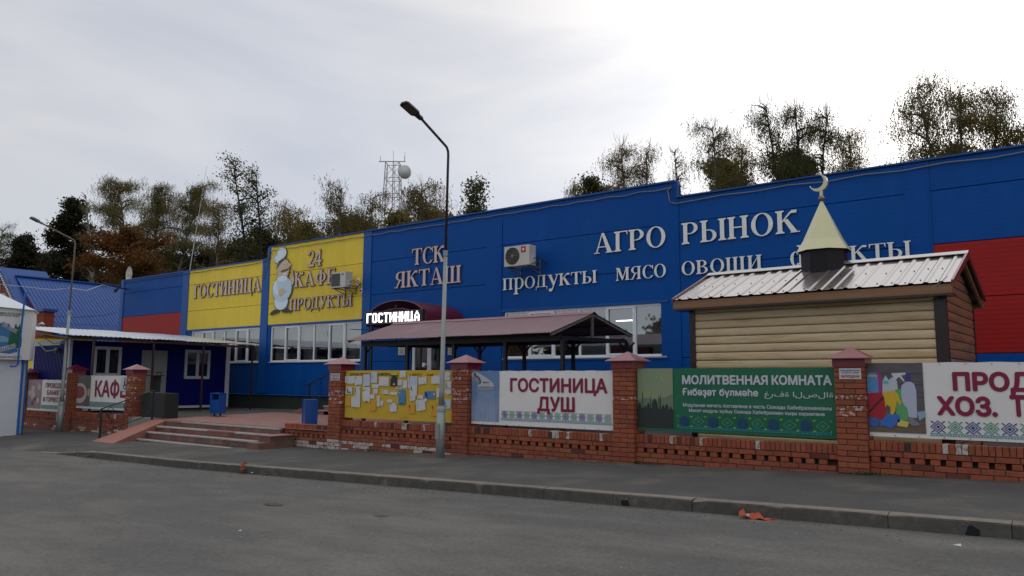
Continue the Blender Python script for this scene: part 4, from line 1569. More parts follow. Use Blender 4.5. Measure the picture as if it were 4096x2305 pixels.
pts = []
for i in range(37):
    x_ = -26.3 + i * .492
    pts.append((x_, BY - .05, 6.62 - (0.03 if i % 2 else 0) + rnd.uniform(-.01, .01)))
cable('roof_edge_cable', pts + [(-8.72, BY - .05, 6.56), (-8.66, BY - .05, 6.22), (-8.5, BY - .05, 6.15), (-7.9, BY - .05, 6.17)] +
      [(-7.2 + i * .85, BY - .05, 6.2 - (.035 if i % 2 else 0) + rnd.uniform(-.012, .012)) for i in range(14)], .014, M_cable, 'grey cable clipped below the parapet of the tall and right-hand front')
cable('roof_edge_cable', [(-26.3 + i * 1.1, BY - .05, 6.765 + rnd.uniform(-.008, .008)) for i in range(17)] + [(-8.6, BY - .05, 6.74), (-8.57, BY - .05, 6.32)] +
      [(-8.3 + i * 1.2, BY - .05, 6.315 + rnd.uniform(-.01, .01)) for i in range(11)], .010, M_cabled, 'dark thin cable running right along the parapet edge')
cable('roof_edge_cable', [(-38.6 + i * .8, BY - .05, 6.17 - (0.02 if i % 2 else 0)) for i in range(15)] + [(-26.85, BY - .06, 6.2), (-26.5, BY - .05, 6.22), (-26.4, BY - .05, 6.6)], .012, M_cabled, 'dark cable below the parapet of the low left part')
cable('down_cable', wallpts([(1056, 1060), (1052, 1120), (1060, 1090), (1090, 1000)]), .01, M_cable, 'grey cable hanging down beside the chef cut-out')
cable('loose_cable', [PY(1400, 1318, BY - .03), PY(1480, 1319, BY - .03), PY(1530, 1313, BY - .03), PY(1580, 1314, BY - .03)], .012, M_cabled, 'dark cable sagging under the arched canopy')

# floodlight and dish at the left corner
fl_ = thing('floodlight', (-38.9, BY - .3, 5.9), 'black floodlight on an arm at the left corner of the market', 'floodlight')
p_ = PY(470, 1153, BY - .7)
M2 = Matrix.Translation(p_) @ Matrix.Rotation(R(-25), 4, 'Z') @ Matrix.Rotation(R(-30), 4, 'X')
MB().use(M_blackm).box((-.3, -.06, -.22), (.3, .06, .22), M2).build('housing', fl_)
MB().use(mat('lamp_glass_pane', (0.06, 0.09, 0.16), rough=.15, coat=1)).box((-.24, -.068, -.17), (.24, -.062, .17), M2).build('lens', fl_)
MB().use(M_blackm).bar(p_ + Vector((.2, 0, 0)), PY(508, 1157, BY - .02), .05).build('arm', fl_)
dp = PY(515, 1098, BY + .6)
ds = thing('satellite_dish', (dp.x, dp.y, 6.3), 'small white satellite dish above the left corner of the roof', 'dish')
mb = MB().use(M_dish, True)
for (rr, yy) in ((.42, 0), ):
    ring = []
    n = 20
    vs = [(dp.x, dp.y + .1, dp.z)]
    for k_ in (1, 2, 3):
        for i in range(n):
            a_ = 2 * math.pi * i / n
            vs.append((dp.x + .42 * k_ / 3 * .8 * math.cos(a_), dp.y + .1 - .09 * (k_ / 3) ** 2, dp.z + .42 * k_ / 3 * math.sin(a_)))
    fs = [(0, 1 + (i + 1) % n, 1 + i) for i in range(n)]
    for k_ in range(2):
        for i in range(n):
            fs.append((1 + k_ * n + i, 1 + k_ * n + (i + 1) % n, 1 + (k_ + 1) * n + (i + 1) % n, 1 + (k_ + 1) * n + i))
    mb.add(vs, fs)
mb.build('reflector', ds)
mb = MB().use(M_pole).bar((dp.x, dp.y + .1, 6.1), (dp.x, dp.y + .1, dp.z), .04)
mb.build('mast', ds)
MB().use(M_papero).box((dp.x - .05, dp.y - .05, dp.z - .12), (dp.x + .12, dp.y - .03, dp.z + .0)).build('feed_horn', ds)
wa = PY(758, 1085, BY + 1)
wb_ = PY(827, 665, BY + 1)
mb = MB().use(M_dish).tube([wa, wa.lerp(wb_, .45), wb_], .022, 5, .006)
tag(mb.build('whip_antenna'), 'thin white whip antenna leaning above the left yellow panels', 'antenna')
# ---------------------------------------------------------------- covered walkway
wk = thing('walkway_canopy', (-11.65, 14.6, .24), 'covered walkway with burgundy corrugated gable roof on black posts', 'canopy')
YF_, YB_ = 13.3, 16.05
ev_f, ev_b, rd_ = (12.9, 2.38), (16.45, 2.50), (14.6, 2.90)
X0_, X1_ = -14.95, -8.68


def corr_roof(par, name, x0, x1, a, b, pitch, amp, m, th=.004, sub=4, step=None):
    """corrugated sheet between lines a=(y,z) and b=(y,z), corrugations running from a to b"""
    mb = MB().use(m, True)
    n = int((x1 - x0) / pitch * sub)
    d = Vector((0, b[0] - a[0], b[1] - a[1])).normalized()
    nn = Vector((0, -d.z, d.y))
    if nn.z < 0:
        nn = -nn
    vs = []
    for i in range(n + 1):
        xx = x0 + (x1 - x0) * i / n
        if step:
            ph = (i % sub) / sub
            hgt = amp if ph < step else 0
        else:
            hgt = amp * .5 * (1 + math.sin(2 * math.pi * i / sub))
        vs.append(Vector((xx, a[0], a[1])) + nn * hgt)
        vs.append(Vector((xx, b[0], b[1])) + nn * hgt)
    mb.add(vs, [(2 * i, 2 * i + 2, 2 * i + 3, 2 * i + 1) for i in range(n)])
    return mb.build(name, par)


nsh = 6
for i in range(nsh):
    xa = X0_ + (X1_ - X0_) * i / nsh
    xb = X0_ + (X1_ - X0_) * (i + 1) / nsh + .02
    dz = .006 * (i % 2)
    corr_roof(wk, 'roof_sheet', xa, xb, (ev_f[0] - rnd.uniform(0, .03), ev_f[1] + dz), (rd_[0], rd_[1] + dz), .075, .018, M_burgr)
    corr_roof(wk, 'roof_sheet', xa, xb, (ev_b[0], ev_b[1] + dz), (rd_[0], rd_[1] + dz), .075, .018, M_burgr)
mb = MB().use(M_burg)
x_ = X0_
while x_ < X1_ - .1:
    e = min(x_ + 2.0, X1_)
    dz = rnd.uniform(.0, .012)
    mb.prism([(rd_[0] - .13, rd_[1] - .015 + dz), (rd_[0], rd_[1] + .045 + dz), (rd_[0] + .13, rd_[1] - .01 + dz), (rd_[0] + .13, rd_[1] - .018 + dz), (rd_[0], rd_[1] + .036 + dz), (rd_[0] - .13, rd_[1] - .023 + dz)], x_, e + .03, 'X')
    x_ = e
mb.build('ridge_cap', wk)
mb = MB().use(M_blackm)
mb.bar((X0_ + .2, YF_, 2.31), (X1_ - .02, YF_, 2.31), .09, .13)
mb.bar((X0_ + .2, YB_, 2.36), (X1_ - .02, YB_, 2.36), .07, .10)
for i in range(5):
    xx = -14.65 + 1.5 * i
    mb.bar((xx, YF_, 2.30), (xx, YB_, 2.34), .06, .08)
mb.build('beams', wk)
for xx in (X1_ - .03, X0_ + .05):
    mb = MB().use(M_wood)
    mb.bar((xx, ev_f[0] + .05, ev_f[1] - .02), (xx, rd_[0], rd_[1] - .03), .05, .06, up=(1, 0, 0))
    mb.bar((xx, ev_b[0] - .05, ev_b[1] - .02), (xx, rd_[0], rd_[1] - .03), .05, .06, up=(1, 0, 0))
    mb.bar((xx, rd_[0], rd_[1] - .05), (xx, rd_[0], 2.36), .05)
    mb.build('gable_truss', wk)
mb = MB().use(M_blackm)
for i in range(5):
    xx = -14.65 + 1.5 * i
    for (y0, z0) in ((YF_ - .3, 2.42), (YF_ + .5, 2.6), (YB_ - .5, 2.62), (YB_ + .2, 2.5)):
        pass
for (yy, zz) in ((13.15, 2.42), (13.9, 2.66), (15.4, 2.68), (16.2, 2.52)):
    mb.bar((X0_ + .05, yy, zz), (X1_ - .05, yy, zz), .04)
mb.build('purlins', wk)
for i in range(5):
    xx = -14.65 + 1.5 * i
    mb = MB().use(M_blackm).bar((xx, YF_, .2), (xx, YF_, 2.26), .075)
    mb.build('post', wk)
    mb = MB().use(M_blackm).bar((xx + .02, YB_, .2), (xx + .02, YB_, 2.32), .075)
    mb.build('post', wk)
    for sx in (-1, 1):
        MB().use(M_blackm).bar((xx + .02, YB_, 2.1), (xx + .02 + sx * .2, YB_, 2.31), .035).build('brace', wk)
    MB().use(M_blackm).bar((xx, YF_, 2.05), (xx, YF_ + .2, 2.28), .035).build('brace', wk)

# steps and railing by the yellow building front (left of the notice board)
es = thing('side_steps', (-19.6, 17.2, .24), 'short flight of red steps with pale edges beside the market wall', 'steps')
for i in range(4):
    z0, z1 = .24 + .15 * i, .24 + .15 * (i + 1)
    x0 = -20.4 + .3 * i
    MB().use(M_tiler).box((x0, 16.5, .1), (-16.3, 18.65, z1 - .03)).build('riser_tile', es)
    MB().use(M_nos).box((x0 - .02, 16.48, z1 - .029), (x0 + .16, 18.65, z1)).build('step_edge', es)
    MB().use(M_nos).box((x0 + .162, 16.48, z1 - .029), (-16.3, 16.6, z1)).build('step_edge', es)
mb = MB().use(M_tiler)
mb.add([(-20.4, 16.42, .62), (-20.4, 16.5, .62), (-21.9, 16.5, .245), (-21.9, 16.42, .245), (-20.4, 16.42, .2), (-20.4, 16.5, .2)], [(0, 1, 2, 3), (0, 3, 4), (1, 5, 2)])
mb.build('side_ramp', es)


def scroll(mb, M, u0, v0, w_, h, r_, flip=1):
    """an S shaped scroll in the frame M (u right, v up)"""
    pts = []
    for i in range(16):
        a_ = i / 15 * 1.75 * math.pi
        rr = w_ * .5 * (.25 + .75 * (i / 15))
        pts.append((u0 + flip * (w_ * .25 - rr * math.cos(a_ + .6) * .8), v0 + h * .5 + h * .22 + rr * math.sin(a_ + .6) * .8))
    a = pts
    b = [(2 * u0 - p[0], 2 * (v0 + h * .5) - p[1]) for p in pts[::-1]]
    mb.tube([M @ Vector((p[0], 0, p[1])) for p in a + b], r_, 5)


def railing(name, A, B, h, n, label, post=.045, tail=0, curl=2):
    """sloping railing from foot A to foot B with S scrolls between two posts"""
    t = thing(name, A, label, 'railing')
    A, B = Vector(A), Vector(B)
    d = B - A
    L = Vector((d.x, d.y, 0)).length
    u = Vector((d.x, d.y, 0)) / L
    slope = d.z / L
    for P in (A, B):
        MB().use(M_blackm).bar(P, P + Vector((0, 0, h)), post).build('post', t)
    M = Matrix((u, Vector((-u.y, u.x, 0)), Vector((0, 0, 1)))).transposed().to_4x4()
    M.translation = A
    mb = MB().use(M_blackm)
    mb.bar(M @ Vector((-tail, 0, h - tail * slope)), M @ Vector((L + .02, 0, h + slope * (L + .02))), post * 1.1, post * .5)
    mb.build('handrail', t)
    mb = MB().use(M_blackm)
    mb.bar(M @ Vector((0, 0, .16)), M @ Vector((L, 0, .16 + slope * L)), .018)
    mb.build('lower_rail', t)
    for i in range(n):
        uc = L * (i + .5) / n
        vz = .17 + slope * uc
        hh = h - .2
        mb = MB().use(M_blackm)
        ww = L / n * .62
        pts = []
        # large S: top curl, long diagonal, bottom curl
        def curlpts(cx, cz, r0, a0, a1, k_=14, s=1):
            return [(cx + (r0 * (1 - .68 * j / k_)) * math.cos(R(a0 + (a1 - a0) * j / k_)) * s, cz + (r0 * (1 - .68 * j / k_)) * math.sin(R(a0 + (a1 - a0) * j / k_))) for j in range(k_ + 1)]
        r0 = hh * .21
        top = curlpts(uc + .02, vz + hh - r0, r0, 200, -160)
        bot = curlpts(uc - .02, vz + r0, r0, 20, -340)
        S = top[::-1] + bot
        mb.tube([M @ Vector((p[0], 0, p[1])) for p in S], .009, 5)
        for (du, dv) in ((-.06, .07), (.06, -.07)):
            c2 = curlpts(uc + du, vz + hh * .5 + dv, hh * .085, 0, 420, 12)
            mb.tube([M @ Vector((p[0], 0, p[1])) for p in c2], .006, 4)
        mb.build('scroll', t)
        if i < n - 1 and curl > 2:
            MB().use(M_blackm).bar(M @ Vector((L * (i + 1) / n, 0, .16 + slope * L * (i + 1) / n)), M @ Vector((L * (i + 1) / n, 0, h + slope * L * (i + 1) / n)), .014).build('baluster', t)
    return t


railing('ramp_railing', (-21.42, 10.0, g(-21.4) + .02), (-21.42, 11.42, .24), .82, 3, 'black wrought iron railing with scrolls along the ramp')
rA = PY(1217, 1620, 16.42)
railing('stair_railing', (-20.75, 16.4, .48), (-19.6, 16.4, .84), .78, 2, 'black wrought iron railing in front of the blue wall', tail=.35, curl=3)

# ---------------------------------------------------------------- banners


def frame_y(y):
    return None


class Print:
    """flat printed shapes on a banner lying in the plane y"""

    def __init__(s, par, y):
        s.par, s.y, s.lay = par, y, 0

    def poly(s, mb, m, pts, lay):
        area = sum(pts[q][0] * pts[(q + 1) % len(pts)][1] - pts[(q + 1) % len(pts)][0] * pts[q][1] for q in range(len(pts)))
        if area < 0:
            pts = pts[::-1]
        yy = s.y - .0015 * lay
        mb.use(m).add([(p[0], yy, p[1]) for p in pts], [tuple(range(len(pts)))])


def banner(x0, x1, z0, z1, y, m, label, cat='banner', frame=M_boxdk, dz=0.0, name='banner', ties=True):
    t = thing(name, ((x0 + x1) / 2, y, z0), label, cat)
    mb = MB().use(m, True)
    nx, nz = 36, 10
    vs = []
    for j in range(nz + 1):
        for i in range(nx + 1):
            u, v_ = i / nx, j / nz
            wv = .004 * math.sin(u * 17 + v_ * 5) * math.sin(v_ * math.pi) if ties else 0
            sag = -.008 * (math.sin(u * math.pi * 7) ** 2) * v_ if ties else 0
            vs.append((x0 + (x1 - x0) * u, y + .008 + wv, z0 + dz * u * 0 + (z1 - z0) * v_ + sag))
    mb.add(vs, [(j * (nx + 1) + i, j * (nx + 1) + i + 1, (j + 1) * (nx + 1) + i + 1, (j + 1) * (nx + 1) + i) for j in range(nz) for i in range(nx)])
    mb.build('vinyl_sheet', t)
    if ties:
        mb = MB().use(M_blackm)
        for zz in (z0 + .08, z1 - .08):
            mb.bar((x0 - .05, y + .05, zz), (x1 + .05, y + .05, zz), .03)
        for xx in (x0 + .02, x1 - .02):
            mb.bar((xx, y + .05, z0), (xx, y + .05, z1 - .1), .03)
        mb.build('frame', t)
        mb = MB().use(M_acg)
        n = int((x1 - x0) / .28)
        for i in range(n + 1):
            xx = x0 + .03 + (x1 - x0 - .06) * i / n
            mb.tube([(xx, y - .006, z1 - .025), (xx, y - .003, z1 - .025)], .008, 6)
            mb.tube([(xx, y - .006, z0 + .02), (xx, y - .003, z0 + .02)], .008, 6)
        mb.build('eyelets', t)
    return t


O_blue = mat('ornament_blue', (0.02, 0.04, 0.25), rough=.6)
O_green = mat('ornament_green', (0.08, 0.33, 0.22), rough=.6)
O_line = mat('ornament_line', (0.02, 0.22, 0.42), rough=.6)
O_lime = mat('ornament_lime', (0.25, 0.45, 0.12), rough=.6)
O_dblue = mat('ornament_dark_blue', (0.006, 0.055, 0.14), rough=.6)


def ornament(par, x0, x1, z0, h, y, green=False):
    mb = MB()
    P = Print(par, y)
    n = int(round((x1 - x0) / (h * (.95 if not green else 1.15)) / 2)) * 2
    w_ = (x1 - x0) / n
    for i in range(n):
        cx, cz = x0 + (i + .5) * w_, z0 + h * .6
        r_ = h * .42
        if green:
            if i % 2 == 0:
                P.poly(mb, O_dblue, [(cx + r_ * math.cos(a_ * math.pi / 4 + .39) * 1.0, cz + r_ * math.sin(a_ * math.pi / 4 + .39)) for a_ in range(8)], 1)
            else:
                P.poly(mb, O_green, [(cx - w_ * .42, cz - r_), (cx + w_ * .42, cz - r_), (cx + w_ * .42, cz + r_), (cx - w_ * .42, cz + r_)], 1) if False else None
                for k_ in (-1, 1):
                    for q in (0, 1, 2):
                        e = .3 + q * .3
                        P.poly(mb, M_green1 if q % 2 else O_green, [(cx - w_ * .45 * e, cz + k_ * 0.0), (cx, cz + k_ * r_ * e), (cx, cz + k_ * r_ * (e - .14)), (cx - w_ * .45 * (e - .14), cz)], 1)
                        P.poly(mb, M_green1 if q % 2 else O_green, [(cx + w_ * .45 * e, cz + k_ * 0.0), (cx, cz + k_ * r_ * e), (cx, cz + k_ * r_ * (e - .14)), (cx + w_ * .45 * (e - .14), cz)], 1)
            for k_ in (-1, 1):
                P.poly(mb, O_lime, [(cx - w_ * .5, cz + k_ * r_), (cx - w_ * .38, cz + k_ * r_), (cx - w_ * .5, cz + k_ * r_ * .72)], 2)
                P.poly(mb, O_lime, [(cx + w_ * .5, cz + k_ * r_), (cx + w_ * .38, cz + k_ * r_), (cx + w_ * .5, cz + k_ * r_ * .72)], 2)
        else:
            mm = O_blue if i % 2 == 0 else O_green
            for e in (1.0, .62):
                t_ = .17
                for sx in (-1, 1):
                    for sz in (-1, 1):
                        P.poly(mb, mm, [(cx + sx * w_ * .47 * e, cz), (cx, cz + sz * r_ * e), (cx, cz + sz * r_ * (e - t_)), (cx + sx * w_ * .47 * (e - t_), cz)], 1)
            P.poly(mb, mm, [(cx - w_ * .12, cz), (cx, cz - r_ * .26), (cx + w_ * .12, cz), (cx, cz + r_ * .26)], 1)
            for sx in (-1, 1):
                for sz in (-1, 1):
                    P.poly(mb, mm, [(cx + sx * w_ * .2, cz + sz * r_ * .62), (cx + sx * w_ * .27, cz + sz * r_ * .55), (cx + sx * w_ * .44, cz + sz * r_ * .85), (cx + sx * w_ * .38, cz + sz * r_ * .95)], 1)
    P.poly(mb, O_line, [(x0, z0 + h * .125), (x1, z0 + h * .125), (x1, z0 + h * .17), (x0, z0 + h * .17)], 1)
    m2 = int((x1 - x0) / (h * .16))
    for i in range(m2):
        a = x0 + (x1 - x0) * i / m2
        b = x0 + (x1 - x0) * (i + 1) / m2
        P.poly(mb, O_green if i % 2 else O_line, [(a, z0), (b, z0), ((a + b) / 2, z0 + h * .11)], 1)
    return mb.build('ornament_border', par)


BYY = 11.60


def disc(cx, cz, rx, rz, n=20, a0=0, a1=360):
    return ell(cx, cz, rx, rz, n, a0, a1)


# shower banner
b0 = banner(-9.69, -6.50, .57, 1.60, BYY, M_banw, 'white banner with a shower head picture and maroon words ГОСТИНИЦА ДУШ')
P = Print(b0, BYY)
mb = MB()
S1 = mat('shower_picture_blue', (0.30, 0.36, 0.52), rough=.5, col2=(0.14, 0.24, 0.45), c2s=1.0, c2lo=.4, c2hi=.6)
S2 = mat('shower_picture_chrome', (0.50, 0.52, 0.56), rough=.5)
S3 = mat('shower_picture_dark', (0.07, 0.075, 0.10), rough=.5)
S4 = mat('shower_picture_shade', (0.28, 0.29, 0.34), rough=.5)
S5 = mat('shower_picture_water', (0.42, 0.48, 0.62), rough=.5)
x0, x1, z0, z1 = -9.685, -9.0, .63, 1.597
P.poly(mb, S1, [(x0, z0), (x1, z0), (x1, z1), (x0, z1)], 0.6)
sx, sz = x1 - x0, z1 - z0


def sp(u, v_):
    return (x0 + u * sx, z0 + v_ * sz)


for i in range(15):                     # water jets
    u0 = .26 + .038 * i
    u1 = .12 + .053 * i
    P.poly(mb, S5, [sp(u1, .0), sp(u1 + .018, .0), sp(u0 + .008, .62), sp(u0, .62)], 1)
P.poly(mb, S4, [sp(0, .85), sp(.1, .9), sp(.22, .88), sp(.34, .76), sp(.32, .66), sp(.2, .78), sp(0, .8)], 1)
P.poly(mb, S2, [sp(.0, .96), sp(.15, .985), sp(.35, .93), sp(.6, .84), sp(.78, .76), sp(.83, .69), sp(.2, .63), sp(.22, .72), sp(.33, .74), sp(.3, .82), sp(.18, .9), sp(.0, .88)], 2)
P.poly(mb, S3, [sp(.1, .89), sp(.2, .91), sp(.3, .87), sp(.36, .79), sp(.33, .74), sp(.27, .73), sp(.3, .79), sp(.24, .86)], 3)
P.poly(mb, S4, [(sp(.52, .655)[0] + .3 * sx * math.cos(a_ * .314), sp(.5, .655)[1] + .045 * sz * math.sin(a_ * .314)) for a_ in range(20)], 3)
P.poly(mb, S3, disc(*sp(.13, .925), .05 * sx, .035 * sz, 12), 4)
for i in range(5):
    P.poly(mb, S3, [sp(.42 + .045 * i, .755), sp(.45 + .045 * i, .755), sp(.45 + .045 * i, .785), sp(.42 + .045 * i, .785)], 4)
P.poly(mb, S4, [sp(.2, .72), sp(.25, .72), sp(.26, .58), sp(.22, .57)], 4)
for i in range(14):
    P.poly(mb, S5, disc(*sp(.26 + .04 * i, .64 - .02 * math.sin(i / 13 * math.pi)), .008 * sx, .016 * sz, 6), 5)
mb.build('shower_picture', b0)
mb = MB()
ts = lambda a, b, c_, d: (a, b, c_, d)
pA, pB = PY(1850 + 613 * .3103, 1400 + 532 * .3103, BYY), PY(1850 + 1867 * .3103, 1400 + 550 * .3103, BYY)
pT = PY(1850 + 615 * .3103, 1400 + 370 * .3103, BYY)
lettering(mb, 'ГОСТИНИЦА', pA.x, pB.x, pA.z, pT.z - pA.z, BYY, M_maroon, .035)
mb.build('lettering', b0)
mb = MB()
pA, pB = PY(1850 + 965 * .3103, 1400 + 780 * .3103, BYY), PY(1850 + 1447 * .3103, 1400 + 787 * .3103, BYY)
pT = PY(1850 + 1000 * .3103, 1400 + 608 * .3103, BYY)
lettering(mb, 'ДУШ', pA.x, pB.x, pA.z, pT.z - pA.z, BYY, M_maroon, .035)
mb.build('lettering', b0)
ornament(b0, -8.95, -6.54, .665, .185, BYY)

# green banner
b1 = banner(-6.05, -2.88, .61, 1.635, BYY, M_bangr, 'green banner with a mosque silhouette and pale words МОЛИТВЕННАЯ КОМНАТА')
K5 = lambda x, y: (2500 + x * .3494, 1400 + y * .3494)


def bt(par, body, xa, ya, xb, yb, xt, yt, K, m, bold, name='lettering', y=BYY):
    a, b_, t_ = PY(*K(xa, ya), y), PY(*K(xb, yb), y), PY(*K(xt, yt), y)
    mb = MB()
    lettering(mb, body, a.x, b_.x, (a.z + b_.z) / 2, t_.z - a.z, y, m, bold)
    return mb.build(name, par)


bt(b1, 'МОЛИТВЕННАЯ', 655, 388, 1637, 396, 657, 295, K5, M_inkw, .04)
bt(b1, 'КОМНАТА', 1680, 396, 2370, 400, 1680, 296, K5, M_inkw, .04)
bt(b1, 'Ғибәҙәт', 655, 518, 1045, 524, 657, 440, K5, M_inkw, .035)
bt(b1, 'бүлмәһе', 1080, 524, 1527, 528, 1080, 450, K5, M_inkw, .035)
bt(b1, 'ةالصلا ةفرغ'[::-1], 1597, 530, 2387, 545, 1597, 475, K5, M_inkw, .006)
bt(b1, 'Модульная мечеть поставлена в честь Сажиды Хабибрахмановны', 665, 650, 2368, 690, 666, 612, K5, M_inkw, .022)
bt(b1, 'Мәсет модуль ҡуйыу Сажида Хабибрахман ҡыҙы хөрмәтенә', 733, 712, 2287, 755, 734, 676, K5, M_inkw, .022)
ornament(b1, -5.33, -2.95, .665, .20, BYY, green=True)
G1 = mat('dusk_sky_print', (0.20, 0.30, 0.19), rough=.5, col2=(0.26, 0.30, 0.17), c2s=1.2, c2lo=.4, c2hi=.6)
G2 = mat('silhouette_print', (0.022, 0.030, 0.028), rough=.5)
G3 = mat('hill_print', (0.15, 0.21, 0.13), rough=.5)
mb = MB()
P = Print(b1, BYY)
x0, x1, z0, z1 = -6.045, -5.40, .66, 1.63
sx, sz = x1 - x0, z1 - z0
P.poly(mb, G1, [sp(0, 0), sp(1, 0), sp(1, 1), sp(0, 1)], .6)
P.poly(mb, G3, [sp(0, .3), sp(1, .3), sp(1, .58), sp(.8, .52), sp(.5, .47), sp(.2, .5), sp(0, .46)], 1)
P.poly(mb, G2, [sp(0, 0), sp(1, 0), sp(1, .31), sp(0, .33)], 2)
for (u, r_, hh) in ((.06, .05, .36), (.22, .035, .33), (.31, .045, .36), (.49, .085, .38), (.72, .045, .33), (.82, .05, .34), (.93, .04, .31)):
    P.poly(mb, G2, [sp(u - r_, .3), sp(u + r_, .3), sp(u + r_, hh), (sp(u + r_ * .6, 0)[0], sp(0, hh + r_ * .8)[1]), sp(u, hh + r_ * 1.35), (sp(u - r_ * .6, 0)[0], sp(0, hh + r_ * .8)[1]), sp(u - r_, hh)], 3)
for (u, hh) in ((.15, .62), (.375, .55), (.61, .55), (.65, .58)):
    P.poly(mb, G2, [sp(u - .012, .3), sp(u + .012, .3), sp(u + .010, hh - .07), sp(u, hh), sp(u - .010, hh - .07)], 3)
P.poly(mb, mat('moon_print', (0.30, 0.36, 0.24), rough=.5), disc(*sp(.8, .84), .13 * sx, .1 * sx, 14, 120, 250) + disc(*sp(.83, .84), .12 * sx, .09 * sx, 10, 240, 130), 1)
mb.build('mosque_picture', b1)

# household goods banner
b2 = banner(-2.45, 1.15, .68, 1.695, BYY, M_banw, 'white banner with cleaning supplies picture and maroon words cut by the right edge')
K6 = lambda x, y: (3200 + x * .4482, 1350 + y * .4482)
x0, x1, z0, z1 = -2.445, -1.745, .74, 1.69
sx, sz = x1 - x0, z1 - z0
mb = MB()
P = Print(b2, BYY)
cmat = lambda n, c: mat('print_' + n, c, rough=.55)
P.poly(mb, mat('print_grey_wood', (0.10, 0.095, 0.11), rough=.55, var=.3, vs=3, stretch=(1, 1, 12)), [sp(0, 0), sp(1, 0), sp(1, 1), sp(0, 1)], .5)
P.poly(mb, mat('print_table', (0.15, 0.11, 0.08), rough=.55, var=.3, vs=5, stretch=(1, 1, 9)), [sp(0, 0), sp(1, 0), sp(1, .34), sp(0, .3)], 1)
for k_ in (.52, .7, .85):
    P.poly(mb, M_inkk, [sp(0, k_), sp(1, k_ - .01), sp(1, k_ - .004), sp(0, k_ + .006)], .8)
P.poly(mb, cmat('sky_blue', (.10, .28, .58)), [sp(0, .55), sp(.2, .55), sp(.2, .78), sp(.16, .86), sp(.03, .86), sp(0, .8)], 2)
P.poly(mb, cmat('lemon', (.62, .48, .08)), [sp(.02, .8), sp(.19, .8), sp(.19, .825), sp(.02, .825)], 3)
P.poly(mb, cmat('magenta', (.34, .04, .24)), [sp(.12, .55), sp(.26, .55), sp(.26, .8), sp(.23, .87), sp(.13, .87)], 1.5)
P.poly(mb, cmat('pale', (.50, .54, .60)), [sp(.26, .5), sp(.42, .5), sp(.4, .74), sp(.34, .82), sp(.28, .74)], 2)
P.poly(mb, cmat('aqua', (.12, .45, .45)), [sp(.29, .7), sp(.39, .7), sp(.38, .74), sp(.29, .74)], 3)
P.poly(mb, cmat('pale', (.50, .54, .60)), [sp(.38, .5), sp(.56, .5), sp(.54, .74), sp(.47, .8), sp(.4, .76)], 2.5)
P.poly(mb, cmat('white', (.60, .62, .66)), [sp(.44, .85), sp(.7, .86), sp(.7, .83), sp(.62, .82), sp(.68, .74), sp(.66, .73), sp(.58, .8), sp(.5, .74), sp(.48, .8)], 4)
P.poly(mb, cmat('white_bottle', (.46, .50, .64)), [sp(.62, .22), sp(.86, .22), sp(.87, .6), sp(.84, .7), sp(.78, .73), sp(.7, .73), sp(.62, .68), sp(.6, .6)], 3)
P.poly(mb, cmat('violet', (.07, .03, .28)), [sp(.69, .74), sp(.79, .74), sp(.78, .84), sp(.7, .84)], 4)
P.poly(mb, cmat('spray_green', (.12, .38, .13)), [sp(.5, .18), sp(.72, .18), sp(.7, .34), sp(.6, .46), sp(.61, .62), sp(.5, .62)], 3.5)
P.poly(mb, cmat('bucket_red', (.40, .012, .03)), [sp(0, .22), sp(.28, .18), sp(.36, .58), sp(0, .56)], 4)
P.poly(mb, M_inkk, [sp(0, .3), sp(.28, .52), sp(.3, .5), sp(0, .26)], 5)
P.poly(mb, cmat('glove_yellow', (.66, .44, .03)), [sp(.26, .57), sp(.46, .6), sp(.54, .56), sp(.6, .42), sp(.56, .4), sp(.52, .46), sp(.48, .3), sp(.42, .24), (sp(.39, .24)), sp(.4, .36), sp(.34, .4), sp(.31, .36), sp(.3, .48)], 6)
P.poly(mb, cmat('sponge_blue', (.04, .16, .55)), [sp(.2, .1), sp(.4, .06), sp(.56, .17), sp(.55, .26), sp(.34, .26), sp(.2, .15)], 7)
P.poly(mb, cmat('sponge_yellow', (.60, .55, .14)), [sp(.5, .1), sp(.68, .08), sp(.72, .16), sp(.52, .19)], 7)
P.poly(mb, cmat('cloth_blue', (.04, .13, .45)), disc(*sp(.09, .14), .1 * sx, .07 * sz, 14), 7)
P.poly(mb, cmat('cloth_grey', (.20, .22, .26)), [sp(.7, .24), sp(.78, .22), sp(.92, .12), sp(.78, .1), sp(.72, .14)], 7)
P.poly(mb, cmat('pale_cloth', (.25, .42, .58)), [sp(.86, .3), sp(1, .32), sp(1, .24), sp(.9, .18)], 7)
mb.build('supplies_picture', b2)
bt(b2, 'ПРОД', 1365, 467, 2090, 480, 1367, 315, K6, M_maroon, .045)
bt(b2, 'ХОЗ.', 1225, 690, 1768, 695, 1240, 537, K6, M_maroon, .045)
pA = PY(*K6(1880, 697), BYY)
mb = MB()
lettering(mb, 'ТОВАРЫ', pA.x, pA.x + 1.15, pA.z, .245, BYY, M_maroon, .045)
mb.build('lettering', b2)
ornament(b2, -1.70, 1.1, .72, .20, BYY)

